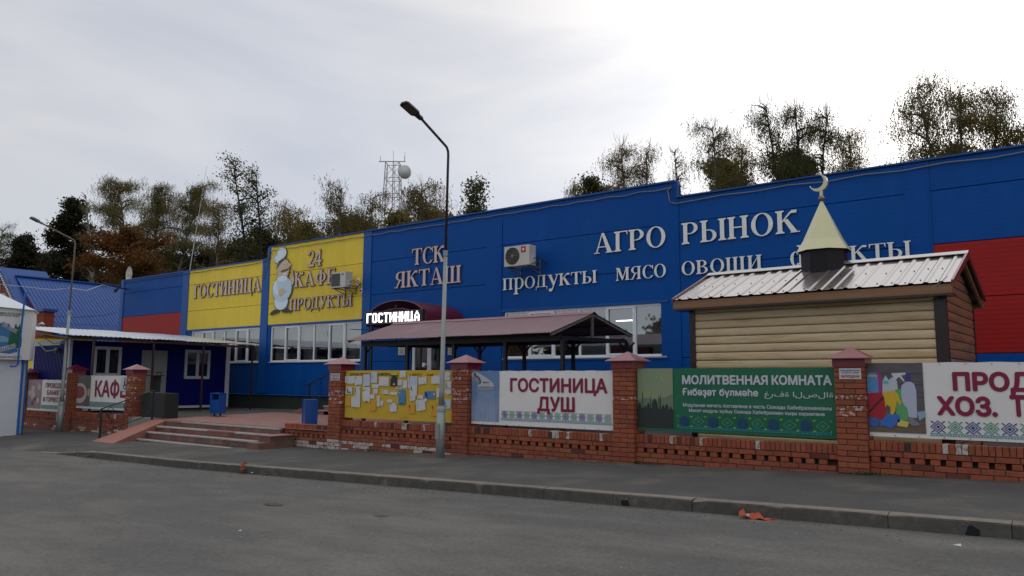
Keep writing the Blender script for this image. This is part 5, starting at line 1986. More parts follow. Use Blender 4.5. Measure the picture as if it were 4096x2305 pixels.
# cafe and banquet banners on the left
b3 = banner(-26.62, -23.22, .43, 1.49, BYY, M_banw, 'white banner with tea cup picture and large maroon word КАФЕ')
K7 = lambda x, y: (350 + x * .22065, 1480 + y * .22065)
bt(b3, 'КАФЕ', 125, 478, 700, 495, 130, 200, K7, M_maroon, .03)
mb = MB()
P = Print(b3, BYY)
x0, x1, z0, z1 = -26.61, -25.7, .50, 1.485
sx, sz = x1 - x0, z1 - z0
P.poly(mb, cmat('brown_backdrop', (.11, .09, .095)), [sp(0, 0), sp(1, 0), sp(1, 1), sp(0, 1)], .5)
P.poly(mb, cmat('cup_white', (.50, .46, .48)), disc(*sp(.25, .42), .5 * sx, .33 * sz, 18, -90, 90) + [sp(0, .75), sp(0, .1)], 1)
P.poly(mb, cmat('tea_red', (.28, .03, .03)), disc(*sp(.22, .45), .38 * sx, .2 * sz, 18, -90, 90) + [sp(0, .65), sp(0, .25)], 2)
P.poly(mb, cmat('cream', (.45, .36, .25)), disc(*sp(.9, .45), .1 * sx, .14 * sz, 12), 2)
mb.build('cup_picture', b3)
mb = MB()
P = Print(b3, BYY)
P.poly(mb, cmat('teal_band', (.18, .30, .28)), [(-25.68, .52), (-23.25, .52), (-23.25, .66), (-25.68, .66)], 1)
P.poly(mb, cmat('blue_band', (.14, .22, .36)), [(-25.68, .50), (-23.25, .50), (-23.25, .52), (-25.68, .52)], 1)
mb.build('ornament_border', b3)
b4 = banner(-30.48, -27.22, .26, 1.34, BYY, M_banw, 'small white banner with flowers and three lines of maroon lettering')
K1 = lambda x, y: (x * .44843, 1150 + y * .44843)
bt(b4, 'ПРОВОДИМ', 407, 893, 585, 900, 410, 852, K1, M_maroon, .02)
bt(b4, 'БАНКЕТЫ', 418, 958, 580, 963, 420, 917, K1, M_maroon, .02)
bt(b4, 'И ТОРЖЕСТВА', 382, 1018, 578, 1025, 384, 978, K1, M_maroon, .02)
mb = MB()
P = Print(b4, BYY)
x0, x1, z0, z1 = -30.47, -29.35, .33, 1.335
sx, sz = x1 - x0, z1 - z0
P.poly(mb, cmat('grey_rose', (.26, .22, .23)), [sp(0, 0), sp(1, 0), sp(1, 1), sp(0, 1)], .5)
for i in range(14):
    u, v_ = rnd.random() * .8 + .1, rnd.random() * .8 + .1
    P.poly(mb, rnd.choice([cmat('rose_pink', (.42, .20, .24)), cmat('rose_cream', (.50, .42, .40)), cmat('rose_dark', (.18, .05, .08))]), disc(*sp(u, v_), .12 * sx, .1 * sz, 9), 1 + i * .1)
mb.build('flower_picture', b4)
mb = MB()
P = Print(b4, BYY)
P.poly(mb, cmat('teal_band', (.18, .30, .28)), [(-29.3, .34), (-27.24, .34), (-27.24, .47), (-29.3, .47)], 1)
mb.build('ornament_border', b4)
# wheelchair sign on the cafe banner
wsn = thing('wheelchair_sign', (-23.4, 11.55, 1.1), 'white square wheelchair access sign at the end of the cafe banner', 'sign')
mb = MB().use(M_inkw).box((-23.66, 11.565, 1.02), (-23.2, 11.585, 1.46))
mb.build('plate', wsn)
mb = MB().use(M_inkk)
mb.tube([(-23.38 + .09 * math.cos(a_), 11.56, 1.17 + .09 * math.sin(a_)) for a_ in [R(-200 + q * 20) for q in range(13)]], .014, 4)
mb.bar((-23.40, 11.56, 1.34), (-23.40, 11.56, 1.2), .03)
mb.bar((-23.40, 11.56, 1.2), (-23.3, 11.56, 1.2), .03)
mb.bar((-23.3, 11.56, 1.2), (-23.26, 11.56, 1.1), .028)
mb.tube([(-23.40, 11.563, 1.385), (-23.40, 11.557, 1.385)], .03, 10)
mb.build('wheelchair_symbol', wsn)

# ---------------------------------------------------------------- yellow notice board
nb = banner(-13.41, -10.14, .565, 1.615, BYY, M_bany, 'yellow notice board covered in torn paper notices', cat='notice board', name='notice_board', ties=False)
mb = MB().use(M_boxdk).box((-13.40, BYY + .02, .575), (-10.15, BYY + .04, 1.605))
mb.build('backing_board', nb)
K3 = lambda x, y: (1350 + x * .34483, 1350 + y * .34483)
bt(nb, 'ДОСКА ПЛАТНЫХ ОБЪЯВЛЕНИЙ', 145, 440, 650, 444, 147, 412, K3, M_inkk, .015)
bt(nb, 'т. 8-917-7', 835, 443, 975, 445, 836, 416, K3, M_inkk, .015)
bt(nb, '- 0-60', 1018, 446, 1113, 447, 1018, 420, K3, M_inkk, .015)
K_ = [(90, 450, 205, 550, 'w', 'torn', 'wide white notice with torn tabs at the left end of the board'),
      (205, 450, 292, 555, 'w', 'bold', 'white notice with bold headline beside the wide torn one'),
      (300, 430, 383, 565, 'b', 'text', 'bluish typed notice with a dark heading'),
      (388, 400, 465, 528, 'b', 'text', 'two-part pale blue notice near the top edge'),
      (485, 455, 598, 560, 'w', 'pics', 'wide white notice with two small pictures'),
      (617, 440, 697, 568, 'k', 'pics', 'black notice with four white pictures'),
      (622, 403, 700, 438, 'y', 'text', 'small yellow-green strip above the black notice'),
      (727, 388, 797, 465, 'w', 'teal', 'white notice with a teal picture and folded corner'),
      (700, 495, 752, 555, 'w', 'text', 'small white notice right of the black one'),
      (680, 572, 752, 600, 'w', 'bold', 'narrow strip with a phone number'),
      (757, 500, 812, 590, 'w', 'text', 'white notice with curled lower edge'),
      (820, 450, 932, 590, 'b', 'dog', 'tall bluish notice with a dog outline'),
      (842, 560, 925, 680, 'w', 'green', 'white notice with a green picture below the dog notice'),
      (945, 468, 1040, 548, 'w', 'dark', 'tilted white notice with a dark drawing'),
      (1092, 448, 1190, 545, 'w', 'redp', 'torn notice with red print'),
      (105, 572, 175, 655, 'w', 'teal', 'small notice with a teal picture on the left'),
      (200, 572, 272, 810, 'w', 'photo', 'long white notice with a green photograph'),
      (162, 690, 205, 805, 'w', 'dark', 'narrow notice left of the long one'),
      (290, 600, 385, 750, 'w', 'fold', 'loose sheet hanging folded from one corner'),
      (300, 575, 380, 608, 'w', 'none', 'torn remains of paper above the folded sheet'),
      (418, 595, 470, 655, 'w', 'none', 'blank square paper scrap'),
      (378, 660, 432, 712, 'w', 'none', 'small torn paper scrap beside the folded sheet'),
      (405, 540, 482, 588, 'w', 'torn', 'torn strip of paper under the blue notice'),
      (520, 612, 602, 660, 'w', 'bold', 'white strip with two bold lines'),
      (608, 632, 695, 668, 'w', 'none', 'plain white strip right of the bold one'),
      (708, 615, 792, 780, 'u', 'blue', 'shiny blue leaflet in the middle of the board'),
      (460, 680, 497, 800, 'w', 'text', 'thin upright torn strip'),
      (500, 735, 535, 795, 'w', 'none', 'ragged paper corner beside the thin strip'),
      (578, 722, 640, 755, 'w', 'none', 'small blank paper above the dark-headed notice'),
      (607, 760, 690, 868, 'w', 'head', 'white notice with a dark heading bar, low in the middle'),
      (88, 695, 160, 795, 'o', 'text', 'orange handwritten notice at the left edge'),
      (375, 742, 450, 850, 'o', 'text', 'orange handwritten notice left of centre'),
      (822, 778, 902, 882, 'o', 'text', 'orange handwritten notice right of centre'),
      (1090, 785, 1180, 912, 'o', 'text', 'orange handwritten notice beside the lamp post'),
      (922, 735, 1030, 858, 'w', 'text', 'large white notice hanging tilted, low on the right'),
      (935, 670, 998, 715, 'w', 'none', 'round torn paper rest'),
      (845, 682, 908, 738, 'w', 'text', 'small tilted notice under the green picture'),
      (1012, 628, 1137, 712, 'u', 'ship', 'wide blue and white notice with a skyline picture'),
      (1005, 712, 1042, 748, 'w', 'torn', 'tear-off tabs under the skyline notice'),
      (1152, 590, 1190, 695, 'w', 'text', 'white notice just left of the lamp post'),
      (1243, 405, 1312, 450, 'w', 'text', 'white notice in the top right corner'),
      (1240, 452, 1312, 502, 'w', 'bold', 'white notice with a bold phone number at the right end'),
      (1255, 508, 1322, 592, 'w', 'teal', 'notice with a teal picture at the right end'),
      (1250, 604, 1322, 668, 'w', 'torn', 'notice with torn tabs at the right end'),
      (1235, 722, 1318, 828, 'b', 'map', 'pale blue notice with a map, lower right')]
NM = {'w': M_paper, 'b': M_paperb, 'o': M_papero, 'k': M_inkk, 'y': mat('lime_paper', (.5, .5, .05), rough=.8), 'u': mat('blue_leaflet', (.07, .22, .42), rough=.4, var=.3, vs=9)}
N_tx = mat('grey_print', (0.16, 0.16, 0.19), rough=.8)
N_te = mat('teal_print', (0.07, 0.20, 0.17), rough=.8, var=.5, vs=30)
N_gr = mat('photo_print', (0.06, 0.13, 0.08), rough=.8, var=.6, vs=30)
N_rd = mat('redpink_print', (0.40, 0.10, 0.12), rough=.8)
N_bl = mat('ink_blue_print', (0.02, 0.05, 0.30), rough=.8)
for i, (xa, ya, xb, yb, c, st_, lab) in enumerate(K_):
    a, b_ = PY(*K3(xa, yb), BYY), PY(*K3(xb, ya), BYY)
    t = thing('paper_notice', (a.x, BYY, a.z), lab, 'notice', 'paper notices on the yellow board')
    y = BYY - .006 - .0012 * (i % 4) - (.004 if i in (12, 16, 17, 26) else 0)
    W_, H__ = b_.x - a.x, b_.z - a.z
    tilt = {13: -.1, 34: -.14, 36: -.1, 18: .0}.get(i, rnd.uniform(-.035, .035))
    M = Matrix.Translation((a.x, y, a.z)) @ Matrix.Rotation(tilt, 4, 'Y')
    mb = MB().use(NM[c])
    # sheet with a ragged lower edge and a lifted corner
    nn = 8
    low = []
    for j in range(nn + 1):
        rr = 0
        if st_ in ('torn', 'none', 'redp', 'head', 'bold'):
            rr = rnd.uniform(0, .14 if st_ != 'torn' else .28) * H__
        low.append((W_ * j / nn, rnd.uniform(-.004, .0), rr))
    if st_ == 'fold':
        low = [(W_ * .05, -.0, H__ * .2), (W_ * .3, -.01, 0), (W_ * .6, -.02, H__ * .1), (W_ * .95, 0, H__ * .0)]
    top_ = [(W_, 0, H__), (W_ * .5, -.003, H__), (0, 0, H__ * (1 if st_ != 'fold' else .75))]
    pts = low + top_
    mb.add([M @ Vector((p[0], p[1], p[2])) for p in pts], [tuple(range(len(pts)))])
    mb.build('sheet', t)
    pr = MB()
    mp = N_tx

    def rc(u0, v0, u1, v1, m):
        pr.use(m).add([M @ Vector((u * W_, -.0012, v_ * H__)) for u, v_ in ((u0, v0), (u1, v0), (u1, v1), (u0, v1))], [(0, 1, 2, 3)])
    if st_ in ('text', 'torn', 'dog', 'head'):
        v_ = .88
        while v_ > .32:
            rc(.12, v_, .12 + rnd.uniform(.45, .76), v_ + .025, mp)
            v_ -= .075
    if c == 'o':
        rc(.1, .65, .3, .92, M_inkk)
    if st_ == 'head':
        rc(.05, .86, .95, .97, M_inkk)
    if st_ == 'bold':
        rc(.1, .72, .92, .86, M_inkk)
        rc(.1, .42, .92, .56, M_inkk)
    if st_ == 'teal':
        rc(.12, .12, .8, .82, N_te)
    if st_ == 'green':
        rc(.12, .55, .82, .92, N_gr)
    if st_ == 'photo':
        rc(.06, .62, .94, .95, N_gr); rc(.06, .34, .94, .4, N_bl); rc(.06, .18, .4, .28, N_te); rc(.06, .44, .9, .47, mp); rc(.06, .5, .8, .53, mp)
    if st_ == 'dark':
        rc(.2, .5, .7, .85, M_inkk); rc(.15, .2, .85, .26, mp)
    if st_ == 'redp':
        rc(.05, .75, .9, .95, N_rd); rc(.55, .45, .95, .65, N_rd); rc(.1, .4, .45, .6, N_rd)
    if st_ == 'pics' and c == 'w':
        rc(.05, .28, .32, .66, N_tx); rc(.7, .35, .95, .62, N_tx); rc(.15, .82, .85, .86, mp); rc(.05, .12, .95, .17, N_bl)
    if st_ == 'pics' and c == 'k':
        for (u, v_) in ((.1, .72), (.55, .72), (.1, .12), (.55, .12)):
            rc(u, v_, u + .36, v_ + .17, M_paper)
        for v_ in (.36, .44, .52, .6):
            rc(.12, v_, .88, v_ + .025, M_paper)
    if st_ == 'dog':
        rc(.12, .86, .22, .96, M_inkk); rc(.18, .88, .34, .93, M_inkk)
    if st_ == 'blue':
        rc(.1, .8, .9, .86, M_paper); rc(.5, .4, .8, .6, M_inkw); rc(.1, .05, .9, .14, N_bl)
    if st_ == 'ship':
        rc(.25, .5, .95, .8, M_inkw); rc(.0, .2, .3, .9, N_bl)
    if st_ == 'map':
        rc(.1, .2, .9, .85, mat('map_print', (.16, .35, .40), rough=.8, var=.5, vs=25))
    if pr.v:
        pr.build('print', t)

# prohibition signs on two pillars
for (xa, ya, xb, yb, K, lab) in ((683, 395, 865, 262, lambda x, y: (1180 + x * .2069, 1440 + y * .2069), 'small white sign with red word ЗАПРЕЩЕНА on the pillar left of the notice board'),
                                 (352, 372, 543, 276, K6, 'small white sign with red word ЗАПРЕЩЕНА on the nearest pillar')):
    a, b_ = PY(*K(xa, ya), FY - .01), PY(*K(xb, yb), FY - .01)
    t = thing('prohibition_sign', (a.x, FY, a.z), lab, 'sign')
    MB().use(M_paper).box((a.x, FY - .012, a.z), (b_.x, FY - .006, b_.z)).build('plate', t)
    H__ = b_.z - a.z
    W_ = b_.x - a.x
    mb = MB()
    lettering(mb, 'НЕСАНКЦИОНИРОВАННАЯ', a.x + .05 * W_, b_.x - .05 * W_, a.z + .74 * H__, .12 * H__, FY - .0125, N_bl, .02)
    lettering(mb, 'ТОРГОВЛЯ НА СТОЯНКЕ', a.x + .1 * W_, b_.x - .1 * W_, a.z + .54 * H__, .12 * H__, FY - .0125, N_bl, .02)
    lettering(mb, 'ЗАПРЕЩЕНА!', a.x + .07 * W_, b_.x - .07 * W_, a.z + .13 * H__, .26 * H__, FY - .0125, M_redsign, .03)
    mb.build('lettering', t)

# ---------------------------------------------------------------- timber-clad prayer room with minaret
MO = Matrix.Translation((-1.413, 12.51, 0)) @ Matrix.Rotation(R(-2), 4, 'Z')
mo = thing('prayer_room', (-3.6, 14.1, .24), 'small tan timber-clad prayer room with brown metal gable roof', 'building')
LEN = 4.47
WX0, WX1, WY0, WY1 = -LEN + .22, -.18, .27, 2.95
EZ, RZ, RY = 2.872, 3.485, 1.61


def mobuild(mb, name, par=mo):
    mb.v = [tuple(MO @ Vector(p)) for p in mb.v]
    return mb.build(name, par)


mobuild(MB().use(M_dark).box((WX0 + .04, WY0 + .03, .1), (WX1 - .04, WY1 - .03, 2.80)), 'wall_core')
z = .22
bh = .142
while z < 2.75:
    mb = MB().use(M_board, True)
    prof = []
    for k_ in range(6):
        tt = k_ / 5
        prof.append((WY0 + .004 - .010 * math.sin(math.pi * (tt * .85 + .12)), z + .008 + (bh - .012) * tt))
    prof = [(WY0 + .03, z + .004)] + prof + [(WY0 + .03, z + bh - .002)]
    n = len(prof)
    mb.add([(WX0 + .1, p[0], p[1]) for p in prof] + [(WX1 - .13, p[0], p[1]) for p in prof], [(i, i + n, i + 1 + n, i + 1) for i in range(n - 1)])
    mobuild(mb, 'siding_board')
    z += bh
z = .22
while z < 3.38:
    def yext(zz):
        if zz < 2.74:
            return WY0 + .02, WY1 - .05
        t_ = (zz - 2.74) / (3.40 - 2.74)
        return WY0 - .05 + (RY - WY0 + .05) * t_, WY1 + .05 - (WY1 + .05 - RY) * t_
    (a0, b0_), (a1_, b1_) = yext(z), yext(min(z + bh, 3.40))
    if b1_ - a1_ < .08:
        break
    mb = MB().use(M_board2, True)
    n = 6
    vs = []
    for k_ in range(n):
        tt = k_ / (n - 1)
        xx = WX1 - .004 + .010 * math.sin(math.pi * (tt * .85 + .12))
        zz = z + .008 + (bh - .012) * tt
        vs += [(xx, a0 + (a1_ - a0) * tt, zz), (xx, b0_ + (b1_ - b0_) * tt, zz)]
    mb.add(vs, [(2 * i, 2 * i + 1, 2 * i + 3, 2 * i + 2) for i in range(n - 1)])
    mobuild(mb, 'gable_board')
    z += bh
mobuild(MB().use(M_dark).prism([(WY0 + .03, 2.75), (WY1 - .03, 2.75), (RY, 3.38)], WX0 + .05, WX1 - .035, 'X'), 'gable_core')
mb = MB().use(M_browntrim)
mb.box((WX1 - .14, WY0 - .02, .15), (WX1 + .025, WY0 + .02, 2.78))
mb.box((WX1 + .0, WY0 + .02, .15), (WX1 + .028, WY0 + .06, 2.78))
mobuild(mb, 'corner_trim')
mobuild(MB().use(M_browntrim).box((WX0 - .01, WY0 - .02, .15), (WX0 + .1, WY0 + .03, 2.78)), 'corner_trim')
mobuild(MB().use(M_browntrim).box((WX1 - .02, WY1 - .04, .15), (WX1 + .02, WY1 + .02, 2.78)), 'corner_trim')
# eaves: timber fascia, soffit, brown barge flashings
mobuild(MB().use(M_fascia).box((-LEN + .01, .02, EZ - .155), (-.03, .06, EZ - .022)), 'fascia')
mobuild(MB().use(M_fascia).box((-LEN + .01, RY * 2 - .06, EZ - .155), (-.03, RY * 2 - .02, EZ - .022)), 'fascia')
mobuild(MB().use(M_browntrim).box((-LEN + .01, .0, EZ - .19), (-.02, .34, EZ - .157)), 'soffit')
for x_ in (-.035, -LEN + .0):
    mb = MB().use(M_burgd if False else mat('barge_flashing', (0.10, 0.012, 0.016), rough=.35, coat=.5))
    mb.prism([(-.01, EZ - .03), (-.01, EZ + .03), (RY, RZ + .05), (RY, RZ - .07)], x_, x_ + .035, 'X')
    mb.prism([(RY, RZ - .07), (RY, RZ + .05), (2 * RY + .01, EZ + .03), (2 * RY + .01, EZ - .03)], x_, x_ + .035, 'X')
    mobuild(mb, 'barge_flashing')
    mb = MB().use(M_fascia)
    e_ = -.045 if x_ > -1 else .045
    mb.prism([(.03, EZ - .14), (.03, EZ - .035), (RY, RZ - .075), (RY, RZ - .17)], x_ + e_ - .02, x_ + e_ + .02, 'X')
    mb.prism([(RY, RZ - .17), (RY, RZ - .075), (2 * RY - .03, EZ - .035), (2 * RY - .03, EZ - .14)], x_ + e_ - .02, x_ + e_ + .02, 'X')
    mobuild(mb, 'gable_rafter')
mobuild(MB().use(M_browntrim).prism([(.06, EZ - .05), (RY, RZ - .08), (2 * RY - .06, EZ - .05), (2 * RY - .06, EZ - .07), (RY, RZ - .11), (.06, EZ - .07)], -LEN + .06, -.06, 'X'), 'roof_boarding')


def trap_sheet(x0, x1, a, b, par):
    """trapezoid-ribbed roof sheet running from eave a to ridge b"""
    d = Vector((0, b[0] - a[0], b[1] - a[1])).normalized()
    nn = Vector((0, -d.z, d.y))
    if nn.z < 0:
        nn = -nn
    A, B = Vector((0, a[0], a[1])), Vector((0, b[0], b[1]))
    pitch = .2
    prof = []
    x_ = x0
    while x_ < x1 - .001:
        for (u, h) in ((0, 0), (.115, 0), (.14, .019), (.175, .019)):
            xx = x_ + u
            if xx <= x1:
                prof.append((xx, h))
        x_ += pitch
    prof.append((x1, 0))
    mb = MB().use(M_brown)
    vs = []
    for (xx, h) in prof:
        vs.append(Vector((xx, 0, 0)) + A + nn * h)
        vs.append(Vector((xx, 0, 0)) + B + nn * h)
    mb.add(vs, [(2 * i, 2 * i + 2, 2 * i + 3, 2 * i + 1) for i in range(len(prof) - 1)])
    o = mobuild(mb, 'roof_sheet', par)
    sc = MB().use(M_inkk)
    for i in range(int((x1 - x0) / .2)):
        for tt in (.08, .48, .9):
            p = A.lerp(B, tt + rnd.uniform(-.03, .03)) + Vector((x0 + .07 + .2 * i + rnd.uniform(-.01, .01), 0, 0)) + nn * .003
            sc.tube([p, p + nn * .008], .011, 6)
    mobuild(sc, 'screws', par)
    return o


nshe = 4
for i in range(nshe):
    xa = -LEN + (LEN) * i / nshe
    xb = -LEN + (LEN) * (i + 1) / nshe
    trap_sheet(xa, xb, (-.02, EZ + .0), (RY, RZ + .01), mo)
    trap_sheet(xa, xb, (2 * RY + .02, EZ + .0), (RY, RZ + .01), mo)
mobuild(MB().use(M_brown).prism([(RY - .14, RZ + .0), (RY, RZ + .065), (RY + .14, RZ + .0), (RY + .14, RZ - .008), (RY, RZ + .055), (RY - .14, RZ - .008)], -LEN, .0, 'X'), 'ridge_cap')
# minaret
c0 = PY(2650 + 1243 * .5241, 1000, 15.7)
mc = Vector((-3.59, 14.11, 0))
mt = thing('minaret', (mc.x, mc.y, 3.6), 'pale gold eight-sided spire with crescent on a black drum above the roof', 'spire')
o_ = [(math.cos(R(22.5 + 45 * i)), math.sin(R(22.5 + 45 * i))) for i in range(8)]
mb = MB().use(M_black)
rr = .392
mb.add([(mc.x + rr * a, mc.y + rr * b, 3.25) for a, b in o_] + [(mc.x + rr * a, mc.y + rr * b, 3.79) for a, b in o_], [(i, (i + 1) % 8, (i + 1) % 8 + 8, i + 8) for i in range(8)])
mb.build('drum', mt)
mb = MB().use(M_spire)
rr, zb = .468, 3.736
ring0 = [(mc.x + rr * a, mc.y + rr * b, zb) for a, b in o_]
ring1 = [(mc.x + .347 * a, mc.y + .347 * b, zb + .2) for a, b in o_]
mb.add(ring0 + ring1 + [(mc.x, mc.y, 4.70)], [(i, (i + 1) % 8, (i + 1) % 8 + 8, i + 8) for i in range(8)] + [(8 + i, 8 + (i + 1) % 8, 16) for i in range(8)])
mb.use(M_black).add([(mc.x + (rr - .01) * a, mc.y + (rr - .01) * b, zb + .006) for a, b in o_], [tuple(range(7, -1, -1))])
mb.build('spire_cone', mt)
mb = MB().use(M_gold, True)
vs, fs = [], []
for i in range(9):
    th = math.pi * i / 8
    for j in range(14):
        ph = 2 * math.pi * j / 14
        vs.append((mc.x + .056 * math.sin(th) * math.cos(ph), mc.y + .056 * math.sin(th) * math.sin(ph), 4.7125 + .05 * math.cos(th)))
for i in range(8):
    for j in range(14):
        fs.append((i * 14 + j, (i + 1) * 14 + j, (i + 1) * 14 + (j + 1) % 14, i * 14 + (j + 1) % 14))
mb.add(vs, fs)
mb.build('ball', mt)
mb = MB().use(M_spire)
mb.box((mc.x - .022, mc.y - .027, 4.753), (mc.x + .027, mc.y + .027, 4.861))
cxm, czm = mc.x - .036, 5.005
outer = [(cxm + .158 * math.cos(R(a_)), czm + .158 * math.sin(R(a_))) for a_ in range(-152, 101, 9)]
inner = [(cxm - .04 + .133 * math.cos(R(a_)), czm + .032 + .133 * math.sin(R(a_))) for a_ in range(96, -150, -9)]
n = min(len(outer), len(inner))
for i in range(len(outer) - 1):
    j0 = len(inner) - 1 - int(i * (len(inner) - 1) / (len(outer) - 1))
    j1 = len(inner) - 1 - int((i + 1) * (len(inner) - 1) / (len(outer) - 1))
    q = [outer[i], outer[i + 1], inner[j1], inner[j0]] if j0 != j1 else [outer[i], outer[i + 1], inner[j0]]
    yy = .03 + .0003 * (i % 2)
    mb.prism(q, mc.y - yy, mc.y + yy)
mb.build('crescent', mt)
# lamp, box and wire at the right end of the prayer room front
t = thing('lamp_and_box', (-1.7, 12.7, 2.65), 'small white lamp and junction box under the eaves of the prayer room', 'lamp')
pb = PY(3731, 1175, 12.74)
MB().use(M_pvc).box((pb.x - .063, 12.72, pb.z - .055), (pb.x + .063, 12.80, pb.z + .055)).build('junction_box', t)
pl = PY(3699, 1168, 12.70)
MB().use(mat('pale_blue_plastic', (.35, .50, .58), rough=.4)).tube([(pl.x, pl.y, pl.z + .04), (pl.x, pl.y, pl.z - .04)], .03, 10, .045).build('lamp_holder', t)
MB().use(mat('ruby_bulb', (.55, .25, .22), rough=.3)).tube([(pl.x, pl.y, pl.z - .05), (pl.x, pl.y, pl.z - .13)], .018, 8).build('bulb', t)
cable('lamp_wire', [PY(3790, 1105, 12.50), PY(3755, 1135, 12.52), PY(3715, 1157, 12.56), PY(3670, 1163, 12.62), PY(3671, 1188, 12.64)], .006, M_cablew, 'thin pale wire hanging from the eaves of the prayer room')
for k_ in range(3):
    pass

# ---------------------------------------------------------------- blue site cabin with tin canopy
kb = thing('site_cabin', (-28.1, 15, .2), 'dark blue metal site cabin with white trim, door and two windows', 'cabin')
KX, KY0, KY1 = -28.1, 11.93, 18.1
mb = MB().use(M_navy)
mb.box((-31.0, KY0, .28), (KX - .02, KY1, 2.72))
mb.build('cabin_body', kb)
# profiled sheets on both visible sides
mb = MB().use(M_navy)
y_ = KY0 + .05
while y_ < KY1 - .05:
    mb.prism([(KX - .02, y_), (KX, y_ + .015), (KX, y_ + .09), (KX - .02, y_ + .105)], .34, 2.66, 'Z')
    y_ += .135
x_ = -31.0 + .03
while x_ < KX - .15:
    mb.prism([(x_, KY0), (x_ + .012, KY0 - .02), (x_ + .07, KY0 - .02), (x_ + .082, KY0)], .34, 2.55, 'Z')
    x_ += .115
kind(mb.build('profiled_sheet', kb), 'stuff')
MB().use(M_white).box((KX - .1, KY0 - .03, .25), (KX + .02, KY0 + .06, 2.74)).build('corner_post', kb)
MB().use(M_white).box((KX - .06, KY1 - .16, .25), (KX + .025, KY1 + .02, 2.7)).build('corner_post', kb)
MB().use(M_white).box((-31.05, KY0 - .03, .25), (-30.95, KY0 + .02, 2.7)).build('corner_post', kb)
MB().use(M_white).box((-30.95, KY0 - .028, 2.56), (KX - .1, KY0 + .02, 2.74)).build('top_trim', kb)
MB().use(M_white).box((KX - .03, KY0 + .06, .26), (KX + .022, KY1 - .16, .35)).build('base_rail', kb)
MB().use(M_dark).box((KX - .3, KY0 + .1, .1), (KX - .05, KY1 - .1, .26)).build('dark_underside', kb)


def cab_window(ya, yb, za, zb_, name='window'):
    w_ = MB().use(M_white)
    f = .11
    X = KX + .03
    w_.box((KX, ya, za), (X, yb, za + f)); w_.box((KX, ya, zb_ - f), (X, yb, zb_))
    w_.box((KX, ya, za + f), (X, ya + f, zb_ - f)); w_.box((KX, yb - f, za + f), (X, yb, zb_ - f))
    ym = (ya + yb) / 2
    w_.box((KX, ym - .06, za + f), (X + .004, ym + .06, zb_ - f))
    o = w_.build(name, kb)
    for (p, q) in ((ya + f, ym - .06), (ym + .06, yb - f)):
        MB().use(mat('dark_pane', (.008, .012, .016), rough=.06, spec=.6)).quad((KX + .012, p, za + f), (KX + .012, q, za + f), (KX + .012, q, zb_ - f), (KX + .012, p, zb_ - f)).build('pane', o)
    return o


ck_ = lambda x, y: (400 + x * .3587, 1300 + y * .3587)
wa_, wb2 = PX(*ck_(932, 602), KX), PX(*ck_(1232, 285), KX)
cab_window(wa_.y, wb2.y, wa_.z, wb2.z)
wa_, wb2 = PX(368, 1505, KX), PX(488, 1389, KX)
cab_window(wa_.y, wb2.y, wa_.z, wb2.z)
da, db = PX(*ck_(450, 600), KX), PX(*ck_(752, 290), KX)
dr2 = MB().use(M_grey).box((KX, da.y, .34), (KX + .03, db.y, db.z))
dro2 = dr2.build('door', kb)
MB().use(M_grey).box((KX + .03, da.y + .1, .4), (KX + .045, db.y - .08, db.z - .07)).build('door_leaf', dro2)
pn = PX(*ck_(575, 650), KX + .05)
pn2 = PX(*ck_(688, 525), KX + .05)
for (u0, v0, u1, v1, m) in ((0, 0, 1, 1, M_inkk), (.08, .55, .42, .95, mat('pale_green_paper', (.35, .42, .38), rough=.8)), (.08, .05, .38, .5, M_paperb), (.5, .6, .9, .92, M_tower), (.5, .15, .92, .5, M_acg)):
    W_, H__ = pn2.y - pn.y, pn2.z - pn.z
    MB().use(m).box((KX + .048 + (.004 if m is not M_inkk else 0), pn.y + u0 * W_, pn.z + v0 * H__), (KX + .052 + (.006 if m is not M_inkk else 0), pn.y + u1 * W_, pn.z + v1 * H__)).build('door_window' if m is M_inkk else 'posted_sheet', dro2)

cn = thing('tin_canopy', (-27, 14.5, .2), 'galvanised corrugated canopy on thin dark posts in front of the blue cabin', 'canopy')
fz_, bz_ = (-26.05, 2.70), (-31.3, 3.22)
nsh = 7
for i in range(nsh):
    ya = 10.98 + (17.95 - 10.98) * i / nsh
    yb = 10.98 + (17.95 - 10.98) * (i + 1) / nsh + .03
    mb = MB().use(M_galv, True)
    n = int((yb - ya) / .15 * 4)
    vs = []
    dz = .012 * (i % 2) + rnd.uniform(0, .01) + .07 * (1 - i / nsh)
    for k_ in range(n + 1):
        yy = ya + (yb - ya) * k_ / n
        h = .022 * .5 * (1 + math.sin(2 * math.pi * k_ / 4))
        vs += [(fz_[0] + (.05 if i % 3 == 0 else 0), yy, fz_[1] + h + dz), (bz_[0], yy, bz_[1] + h + dz)]
    mb.add(vs, [(2 * k_, 2 * k_ + 2, 2 * k_ + 3, 2 * k_ + 1) for k_ in range(n)])
    mb.build('roof_sheet', cn)
mb = MB().use(M_brownpost)
mb.bar((-26.15, 11.0, 2.70), (-26.15, 17.9, 2.63), .06, .07)
mb.bar((-27.9, 11.0, 2.83), (-27.9, 17.9, 2.80), .05, .06)
mb.build('front_beam', cn)
mb = MB().use(M_wood)
for i in range(6):
    yy = 11.05 + 1.35 * i
    mb.bar((-26.1, yy, 2.69), (-31.2, yy, 3.17), .05, .05)
mb.build('rafters', cn)
for (px_, py_) in ((600, 1640), (801, 1649), (1000, 1633), (357, 1640)):
    p = PX(px_, py_, -26.15)
    MB().use(M_brownpost).bar((-26.15, p.y, .1), (-26.15, p.y, 2.66), .06).build('post', cn)

